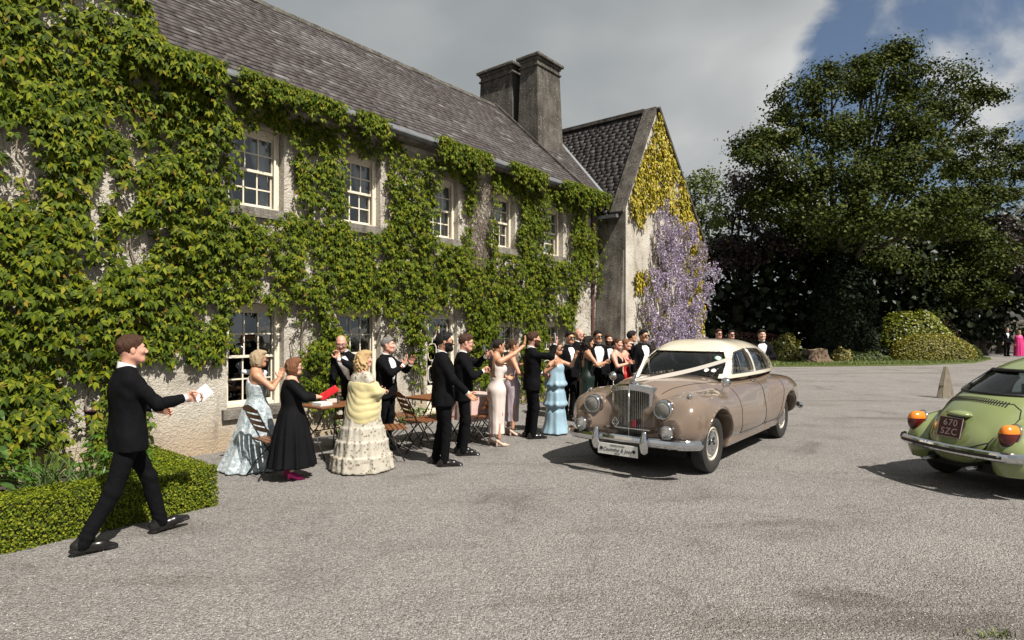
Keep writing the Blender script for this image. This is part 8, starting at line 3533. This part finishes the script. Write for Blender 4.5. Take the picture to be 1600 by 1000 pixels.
# silver gown
DRS = dict(z=[0.01, 0.30, 0.62, 0.93, 1.07, 1.18, 1.30, 1.40, 1.47], rx=[0.36, 0.29, 0.235, 0.190, 0.145, 0.150, 0.160, 0.145, 0.10], ry=[0.40, 0.31, 0.24, 0.165, 0.120, 0.130, 0.125, 0.10, 0.08],
           cy=[-0.06, -0.03, -0.01, 0, 0, 0, 0, 0, 0], fold=[0.13, 0.11, 0.07, 0.025, 0, 0, 0, 0, 0], nf=9, top=1.47, one=-1, m=M_SILVER, wr=0.006, shoe='none')
person('blonde woman clapping in a silver brocade gown with a white shoulder bow', at(401, 7.86), 30, 1.545, 'woman', 'ash', 'bob', 'tan', near=1, dress=DRS, smile=1, bulk=1.12, glasses='clear',
       right=dict(hand=(0.06, 0.27, 1.17), elbow=(0.9, -0.3, -0.8), dir=(-0.15, 0.3, 1), thumb=(-0.4, -0.6, 0.3), curl=0.1), left=dict(hand=(-0.02, 0.30, 1.17), elbow=(-0.9, -0.3, -0.8), dir=(0.15, 0.3, 1), thumb=(0.4, -0.6, 0.3), curl=0.1), seed=2, group='guests and helpers along the house')
P_ = PEOPLE[2]
S = P_['arms'][-1][0]


def f_bow2(P):
    w1 = s_ell(P, S + np.array([-0.02, -0.075, 0.035]), (0.06, 0.085, 0.035))
    w2 = s_ell(P, S + np.array([0.02, 0.07, 0.02]), (0.055, 0.085, 0.05))
    w3 = s_cap(P, S + np.array([0.02, 0.08, 0.0]), S + np.array([0.07, 0.14, -0.16]), 0.045, 0.03)
    return smin(smin(w1, w2, 0.03), w3, 0.03) + wrinkle(P, 0.010, 14.0)


V, F = surface_nets(f_bow2, S - 0.27, S + 0.28, 0.012, 1)
mesh_obj('shoulder_bow', np_mesh('shoulder_bow', V, F, smooth=True), mat('white_organza', (0.66, 0.68, 0.72), 0.5, var=0.08), P_['root'])
# black dress, red clutch
DRB = dict(z=[0.19, 0.40, 0.70, 0.95, 1.08, 1.20, 1.32, 1.42, 1.47], rx=[0.30, 0.27, 0.235, 0.185, 0.150, 0.160, 0.170, 0.150, 0.11], ry=[0.30, 0.27, 0.22, 0.165, 0.130, 0.140, 0.135, 0.11, 0.09],
           fold=[0.09, 0.08, 0.05, 0.02, 0, 0, 0, 0, 0], nf=15, top=1.475, neck=(1.25, 0.12), sleeve=1.62, m=M_BLACKCLOTH, shoe=M_HOTPINK)
person('brown-haired woman in a black dress and hot-pink shoes', at(456, 7.34), 22, 1.47, 'woman', 'auburn', 'bob', 'fair', near=1, dress=DRB, smile=1, bulk=1.15, glasses='clear', heel=0.06,
       right=dict(hand=(0.10, 0.33, 0.99), elbow=(0.9, -0.5, -0.6), curl=0.7, thumb=(0, 0.2, 1)), left=dict(hand=(-0.02, 0.33, 0.98), elbow=(-0.9, -0.5, -0.6), curl=0.6, thumb=(0, 0.2, 1)), seed=3, group='guests and helpers along the house')
# bald man leaning on the table
person('bald man in glasses leaning on the folding table, hand to his mouth', (-2.42, 9.12), -100, 1.74, hair='grey', style='fringe', skin='pink', near=1, glasses='clear', head=(25, -16, 0), lean=(0.10, 0.17), hipshift=(0, -0.10), bulk=1.05,
       right=dict(hand=(0.20, 0.22, 0.80), elbow=(0.8, -0.4, 0), curl=0.15, dir=(0.1, 1, -0.1), thumb=(-1, 0.2, 0)), left=dict(hand=(0.05, 0.36, 1.38), elbow=(-0.9, 0.1, -0.7), curl=0.8, dir=(0.3, -0.2, 1), thumb=(1, 0, 0.3)), seed=4, open_jacket=0.06, group='guests and helpers along the house')
# yellow shawl
DRF = dict(z=[0.02, 0.28, 0.55, 0.93, 1.08, 1.20, 1.32, 1.42, 1.46], rx=[0.40, 0.34, 0.29, 0.215, 0.175, 0.180, 0.185, 0.165, 0.12], ry=[0.40, 0.34, 0.28, 0.20, 0.155, 0.16, 0.15, 0.12, 0.09],
           fold=[0.045, 0.04, 0.035, 0.015, 0, 0, 0, 0, 0], nf=13, top=1.465, sleeve=0.45, tiers=[(0.24, 0.026), (0.46, 0.022), (0.66, 0.016)], m=M_FLORAL, shoe='none', wr=0.008)
person('blonde woman wrapped in a yellow shawl over a cream tiered dress', at(566, 7.84), 38, 1.54, 'woman', 'blonde', 'wavy', 'pink', near=1, dress=DRF, smile=1, bulk=1.14, head=(-18, 0, 0),
       right=dict(hand=(0.08, 0.24, 1.0), elbow=(0.9, -0.4, -0.4), curl=0.5), left=dict(hand=(-0.08, 0.24, 1.0), elbow=(-0.9, -0.4, -0.4), curl=0.5), seed=5, group='guests and helpers along the house')
P_ = PEOPLE[5]
sA, arms_ = P_['s'], P_['arms']


def f_shawl(P):
    zz = np.array([0.58, 0.78, 1.0, 1.15, 1.28, 1.36]) * sA
    d = zloft(P, zz, np.array([0.14, 0.25, 0.26, 0.24, 0.22, 0.205]) * sA * 1.12, np.array([0.14, 0.225, 0.225, 0.20, 0.175, 0.145]) * sA * 1.12, np.array([0.05, 0.02, 0, 0, 0, 0]), np.array([-0.04, -0.01, 0.02, 0.02, 0.0, 0]))
    for sd in (1, -1):
        S, E, W = arms_[sd][:3]
        d = smin(d, smin(s_cap(P, S + (E - S) * 0.35, E, 0.085 * sA, 0.082 * sA), s_cap(P, E, W, 0.082 * sA, 0.06 * sA), 0.03), 0.06)
    # swags hanging between the elbows, front high
    th = np.arctan2(P[:, 0], -P[:, 1])
    u = P[:, 2] * 0.75 + 0.16 * np.cos(th - 0.6) + 0.10 * th
    w_ = np.sin(u * 44 + 3.0 * fbm(P, 4.0, 2))
    d = d + 0.0075 * (1 - np.abs(w_)) * np.clip((1.36 * sA - P[:, 2]) / 0.2, 0, 1) * 0.9 + wrinkle(P, 0.011, 9.0, 5)
    d = np.maximum(d, P[:, 2] - (1.34 * sA + 0.06 * np.clip(P[:, 1], -0.1, 0.2) - 0.25 * np.clip(P[:, 0] - 0.1, 0, 1)))
    return d


V, F = surface_nets(f_shawl, (-0.45, -0.4, 0.5), (0.45, 0.5, 1.35), 0.0145, 1)
mesh_obj('shawl', np_mesh('shawl', V, F, smooth=True), M_YELLOW, P_['root'])
# grey-haired man clapping
person('grey-haired man in black tie clapping beside the window', at(604, 9.22), -18, 1.69, hair='grey', skin='pink', near=1, head=(12, 4, 0), bulk=1.08,
       right=dict(hand=(0.02, 0.30, 1.27), elbow=(0.9, -0.2, -0.8), dir=(-0.3, 0.35, 1), thumb=(-0.6, -0.4, 0.3), curl=0.12), left=dict(hand=(-0.10, 0.36, 1.28), elbow=(-0.9, -0.2, -0.8), dir=(0.2, 0.5, 1), thumb=(0.5, -0.5, 0.2), curl=0.2, spread=0.3), seed=6, open_jacket=0.10, group='guests and helpers along the house')
person('bearded man in sunglasses and black suit standing nearest the empty chairs', at(692, 8.08), 12, 1.775, hair='black', skin='tan', near=1, glasses='sun', beard='black', bulk=1.10,
       right=dict(hand=(0.24, 0.30, 0.98), elbow=(0.7, -1, -0.3), curl=0.55, thumb=(-0.4, 0.5, 0.6)), seed=7, feet=((0.11, 0.04), (-0.11, -0.06)), head=(-4, 2, 0), group='guests and helpers along the house')
person('man in glasses and black suit raising a drink beside the bearded man', at(724, 8.75), 8, 1.75, hair='brown', skin='pink', near=1, glasses='clear', bulk=1.03, head=(0, -6, 0), open_jacket=0.05,
       right=dict(hand=(0.06, 0.27, 1.20), elbow=(0.9, -0.3, -0.6), curl=0.8, thumb=(-0.2, 0.3, 1)), left=dict(hand=(-0.08, 0.34, 1.42), elbow=(-0.9, 0.2, -0.5), curl=0.75, thumb=(0.2, 0, 1), dir=(0.4, 0.8, 0.5)), seed=8, group='guests and helpers along the house')
# ivory dress, waving
DRI = dict(z=[0.20, 0.40, 0.62, 0.80, 0.94, 1.08, 1.20, 1.32, 1.40], rx=[0.130, 0.135, 0.150, 0.168, 0.180, 0.132, 0.140, 0.152, 0.13], ry=[0.125, 0.125, 0.130, 0.145, 0.150, 0.102, 0.112, 0.112, 0.09],
           fold=[0.06, 0.05, 0.03, 0.015, 0, 0, 0, 0, 0], nf=8, top=1.385, backless=True, m=M_IVORY, shoe=M_NUDE, wr=0.007, ws=9.0, legs=True)
person('dark-haired woman in a fitted ivory satin dress waving one arm high', at(776, 9.38), 28, 1.67, 'woman', 'dark', 'pony', 'tan', near=1, dress=DRI, smile=1, glasses='sun', heel=0.07,
       right=dict(hand=(0.10, 0.50, 1.60), elbow=(0.7, 0, -0.8), dir=(-0.05, 0.25, 1), thumb=(-0.6, 0.5, 0), curl=0.12, spread=0.3), left=dict(hand=(-0.12, 0.24, 1.05), elbow=(-0.9, -0.4, -0.3), curl=0.6), seed=9, group='guests and helpers along the house')
DRL = dict(DRI, m=M_LILAC, top=1.33, backless=False, z=[0.26, 0.42, 0.62, 0.80, 0.94, 1.08, 1.20, 1.29, 1.34])
person('woman in a lilac dress holding a dark clutch, beyond the waving woman', at(800, 10.3), 10, 1.64, 'woman', 'brown', 'bun', 'tan', near=1, dress=DRL, glasses='sun', smile=1, heel=0.07,
       right=dict(hand=(0.14, 0.24, 1.0), elbow=(0.9, -0.4, -0.3), curl=0.8, thumb=(0, 0.4, 1)), left=dict(hand=(-0.16, 0.30, 1.22), elbow=(-0.9, -0.2, -0.5), curl=0.5), seed=10, group='guests and helpers along the house')
person('bearded man in black suit holding a phone up at arm’s length'.replace('’', ''), at(831, 10.05), 14, 1.775, hair='brown', skin='pink', near=1, beard='brown', smile=0,
       right=dict(hand=(0.14, 0.36, 1.55), elbow=(0.8, -0.1, -0.9), dir=(-0.1, 0.25, 1), thumb=(-0.6, -0.3, 0.3), curl=0.6), left=dict(hand=(-0.22, 0.26, 1.05), elbow=(-0.8, -0.5, -0.4), curl=0.6), seed=11, group='guests and helpers along the house')
# pale blue tiers
DRT = dict(z=[0.02, 0.20, 0.42, 0.52, 0.545, 0.66, 0.80, 0.90, 0.925, 1.04, 1.18, 1.30, 1.36], rx=[0.27, 0.22, 0.20, 0.197, 0.226, 0.212, 0.198, 0.19, 0.218, 0.20, 0.178, 0.157, 0.15],
           ry=[0.26, 0.205, 0.185, 0.182, 0.208, 0.195, 0.18, 0.172, 0.197, 0.178, 0.155, 0.135, 0.115], fold=[0.10, 0.08, 0.06, 0.05, 0.10, 0.08, 0.05, 0.03, 0.09, 0.06, 0.03, 0, 0], nf=7, top=1.345, m=M_BLUE, shoe='none', bust=True, wr=0.008)
person('woman in a strapless pale blue tiered gown holding up a phone', at(868, 10.45), -25, 1.60, 'woman', 'brown', 'bun', 'tan', near=1, dress=DRT, glasses='sun', smile=1,
       right=dict(hand=(0.30, 0.12, 1.20), elbow=(0.8, -0.4, -0.9), curl=0.6, dir=(0.3, 0.2, 1), thumb=(-0.5, 0.3, 0.2)), left=dict(hand=(-0.08, 0.33, 1.33), elbow=(-0.7, 0.2, -0.8), dir=(0.0, 0.3, 1), thumb=(0.5, -0.3, 0.2), curl=0.6), seed=12, group='guests and helpers along the house')
# the knot of guests behind the car
G2 = 'knot of guests beyond the bonnet of the wedding car'
person('dark-haired man in sunglasses behind the woman in pale blue', at(889, 12.3), -60, 1.76, hair='dark', skin='tan', near=2, glasses='sun', seed=13, group=G2)
person('bald man in a black suit behind the long-haired woman', at(903, 12.9), -20, 1.82, hair='dark', style='bald', skin='pink', near=2, glasses='sun', bulk=1.1, seed=14, group=G2)
DRG = dict(DRI, m=M_GREENCLOTH, z=[0.05, 0.30, 0.60, 0.80, 0.94, 1.08, 1.20, 1.32, 1.40], shoe='none', rx=[0.20, 0.17, 0.165, 0.175, 0.182, 0.135, 0.142, 0.152, 0.13], ry=[0.19, 0.16, 0.15, 0.15, 0.152, 0.105, 0.114, 0.112, 0.09], backless=True)
person('woman with long dark hair in a bottle-green dress, arm bare', at(917, 11.7), 12, 1.68, 'woman', 'dark', 'long', 'tan', near=1, dress=DRG, smile=1,
       right=dict(hand=(0.12, 0.32, 1.16), elbow=(0.8, -0.5, -0.6), curl=0.7, thumb=(0, 0.3, 1)), left=dict(hand=(-0.14, 0.30, 1.1), elbow=(-0.8, -0.5, -0.6), curl=0.7), seed=15, group=G2)
person('tall man in sunglasses and open black jacket, right of the long-haired woman', at(933, 12.4), -70, 1.78, hair='dark', skin='tan', near=2, glasses='sun', smile=1, open_jacket=0.12, seed=16, group=G2)
person('short bearded man in a bow tie between two taller guests', at(950, 13.1), -75, 1.70, hair='brown', skin='pink', near=2, beard='brown', seed=17, open_jacket=0.08, group=G2)
DRK = dict(z=[0.05, 0.30, 0.60, 0.80, 0.94, 1.08, 1.20, 1.32, 1.42], rx=[0.20, 0.175, 0.17, 0.18, 0.188, 0.145, 0.15, 0.158, 0.13], ry=[0.19, 0.165, 0.155, 0.155, 0.158, 0.115, 0.12, 0.118, 0.09], fold=[0.06, 0.05, 0.03, 0, 0, 0, 0, 0, 0], nf=9, top=1.41, neck=(1.24, 0.11), m=M_BLACKCLOTH, shoe='none')
person('woman in a black dress with a pale neckline, hands joined', at(963, 11.9), -35, 1.64, 'woman', 'brown', 'bun', 'pink', near=1, dress=DRK, smile=1, bulk=1.08,
       right=dict(hand=(0.05, 0.27, 1.14), elbow=(0.9, -0.4, -0.5), curl=0.6, thumb=(-0.3, 0, 1)), left=dict(hand=(-0.05, 0.28, 1.15), elbow=(-0.9, -0.4, -0.5), curl=0.6, thumb=(0.3, 0, 1)), seed=18, group=G2)
DRR = dict(DRK, m=M_REDCLOTH)
person('woman in a red dress half hidden behind the woman in black', at(977, 12.6), -30, 1.60, 'woman', 'auburn', 'bun', 'pink', near=2, dress=DRR, smile=1, seed=19, group=G2)
person('man in profile turned to the right in the knot of guests', at(985, 13.3), 10, 1.77, hair='black', skin='tan', near=2, seed=20, smile=1, group=G2)
person('tall man in sunglasses nearest the roof of the wedding car', at(1004, 12.5), -60, 1.80, hair='black', skin='tan', near=1, glasses='sun', smile=1, seed=21, open_jacket=0.05, group=G2)
G3 = 'guests standing on the far side of the wedding car'
person('man in sunglasses, leftmost of the three beyond the car roof', at(1122, 16.6), -80, 1.80, hair='brown', skin='pink', near=2, glasses='sun', seed=22, group=G3)
person('man in sunglasses, middle of the three beyond the car roof', at(1142, 17.0), -85, 1.77, hair='dark', skin='pink', near=2, glasses='sun', seed=23, group=G3)
person('smiling man in black tie standing clear behind the wedding car, hands joined', at(1190, 14.2), -100, 1.80, hair='dark', skin='fair', near=1, smile=1, seed=24, open_jacket=0.06,
       right=dict(hand=(0.03, 0.25, 1.14), elbow=(0.9, -0.3, -0.5), curl=0.7, thumb=(-0.4, 0, 1)), left=dict(hand=(-0.04, 0.25, 1.13), elbow=(-0.9, -0.3, -0.5), curl=0.7, thumb=(0.4, 0, 1)), group=G3)
G4 = 'couple walking on the far drive'
person('distant man in black suit walking on the far drive', at(1573, 38.5), -95, 1.84, hair='grey', skin='pink', near=2, seed=25, group=G4)
DRM = dict(z=[0.05, 0.40, 0.80, 1.0, 1.15, 1.32, 1.44], rx=[0.30, 0.28, 0.27, 0.25, 0.24, 0.24, 0.14], ry=[0.25, 0.24, 0.22, 0.2, 0.18, 0.15, 0.1], fold=[0.08] * 5 + [0, 0], nf=7, sleeve=1.6, m=M_MAGENTA, shoe='none')
person('distant blonde woman in a loose magenta dress on the far drive', at(1592, 38.2), -100, 1.66, 'woman', 'blonde', 'bob', 'pink', near=2, dress=DRM, seed=26, group=G4)

# ------------------------------------------------------------------ things in their hands
def in_hand(seed, sd, off):
    p = PEOPLE[seed]
    bpy.context.view_layer.update()
    S, E, W, d, th = p['arms'][sd][:5]
    M3 = frame(d, th)
    q = p['root'].matrix_basis @ Vector(W + M3 @ np.array(off))
    Rw = p['root'].matrix_basis.to_3x3() @ Matrix(M3.tolist())
    return q, Rw


q, Rw = in_hand(1, 1, (0.035, 0.135, -0.035))
k = MB()
k.box((-0.075, -0.002, -0.055), (0.075, 0.002, 0.055))
for i in range(2):
    k.box((-0.073, 0.0025 + 0.001 * i, -0.053 + 0.004 * i), (0.073, 0.003 + 0.001 * i, 0.055 - 0.004 * i))
o = k.build('card', M_PAPER)
o.matrix_basis = Matrix.Translation(q) @ Euler((R(-8), R(-40), R(18))).to_matrix().to_4x4()
tag(o, 'white card held out by the walking man', 'card')
q, Rw = in_hand(3, 1, (0.05, 0.085, -0.035))
k = MB()
k.box((-0.12, -0.022, -0.045), (0.12, 0.022, 0.045))
o = k.build('clutch_bag', mat('red_clutch', (0.50, 0.012, 0.018), 0.4, var=0.15, vscale=30))
o.matrix_basis = Matrix.Translation(q) @ Euler((0, R(-32), R(20))).to_matrix().to_4x4()
b = o.modifiers.new('bevel', 'BEVEL')
b.width, b.segments = 0.015, 3
tag(o, 'small red clutch bag held by the woman in black', 'bag')
q, Rw = in_hand(10, 1, (0.0, 0.09, -0.04))
k = MB()
k.box((-0.10, -0.02, -0.05), (0.10, 0.02, 0.05))
o = k.build('clutch_bag', mat('dark_clutch', (0.02, 0.018, 0.017), 0.5))
o.matrix_basis = Matrix.Translation(q) @ Euler((0, R(10), R(10))).to_matrix().to_4x4()
b = o.modifiers.new('bevel', 'BEVEL')
b.width, b.segments = 0.012, 2
tag(o, 'dark clutch bag held by the woman in lilac', 'bag')
M_PHONE = mat('phone_case', (0.55, 0.55, 0.57), 0.35)
for sd_, who, lab_ in ((1, 11, 'phone held up by the bearded man filming'), (1, 12, 'phone held up by the woman in pale blue')):
    q, Rw = in_hand(who, sd_, (0.0, 0.10, -0.032))
    k = MB()
    k.box((-0.036, -0.005, -0.075), (0.036, 0.005, 0.075))
    o = k.build('phone', M_PHONE)
    o.matrix_basis = Matrix.Translation(q + Vector((0, 0, 0.02))) @ Euler((R(8), R(6), PEOPLE[who]['root'].rotation_euler.z)).to_matrix().to_4x4()
    tag(o, lab_, 'phone')
q, Rw = in_hand(8, -1, (0.0, 0.07, -0.04))
glass_tumbler('wine_glass', 'stemmed glass raised by the man drinking', Matrix.Translation(q - Vector((0, 0, 0.06))) @ Euler((0, R(-25), 0)).to_matrix().to_4x4(), flute=True)
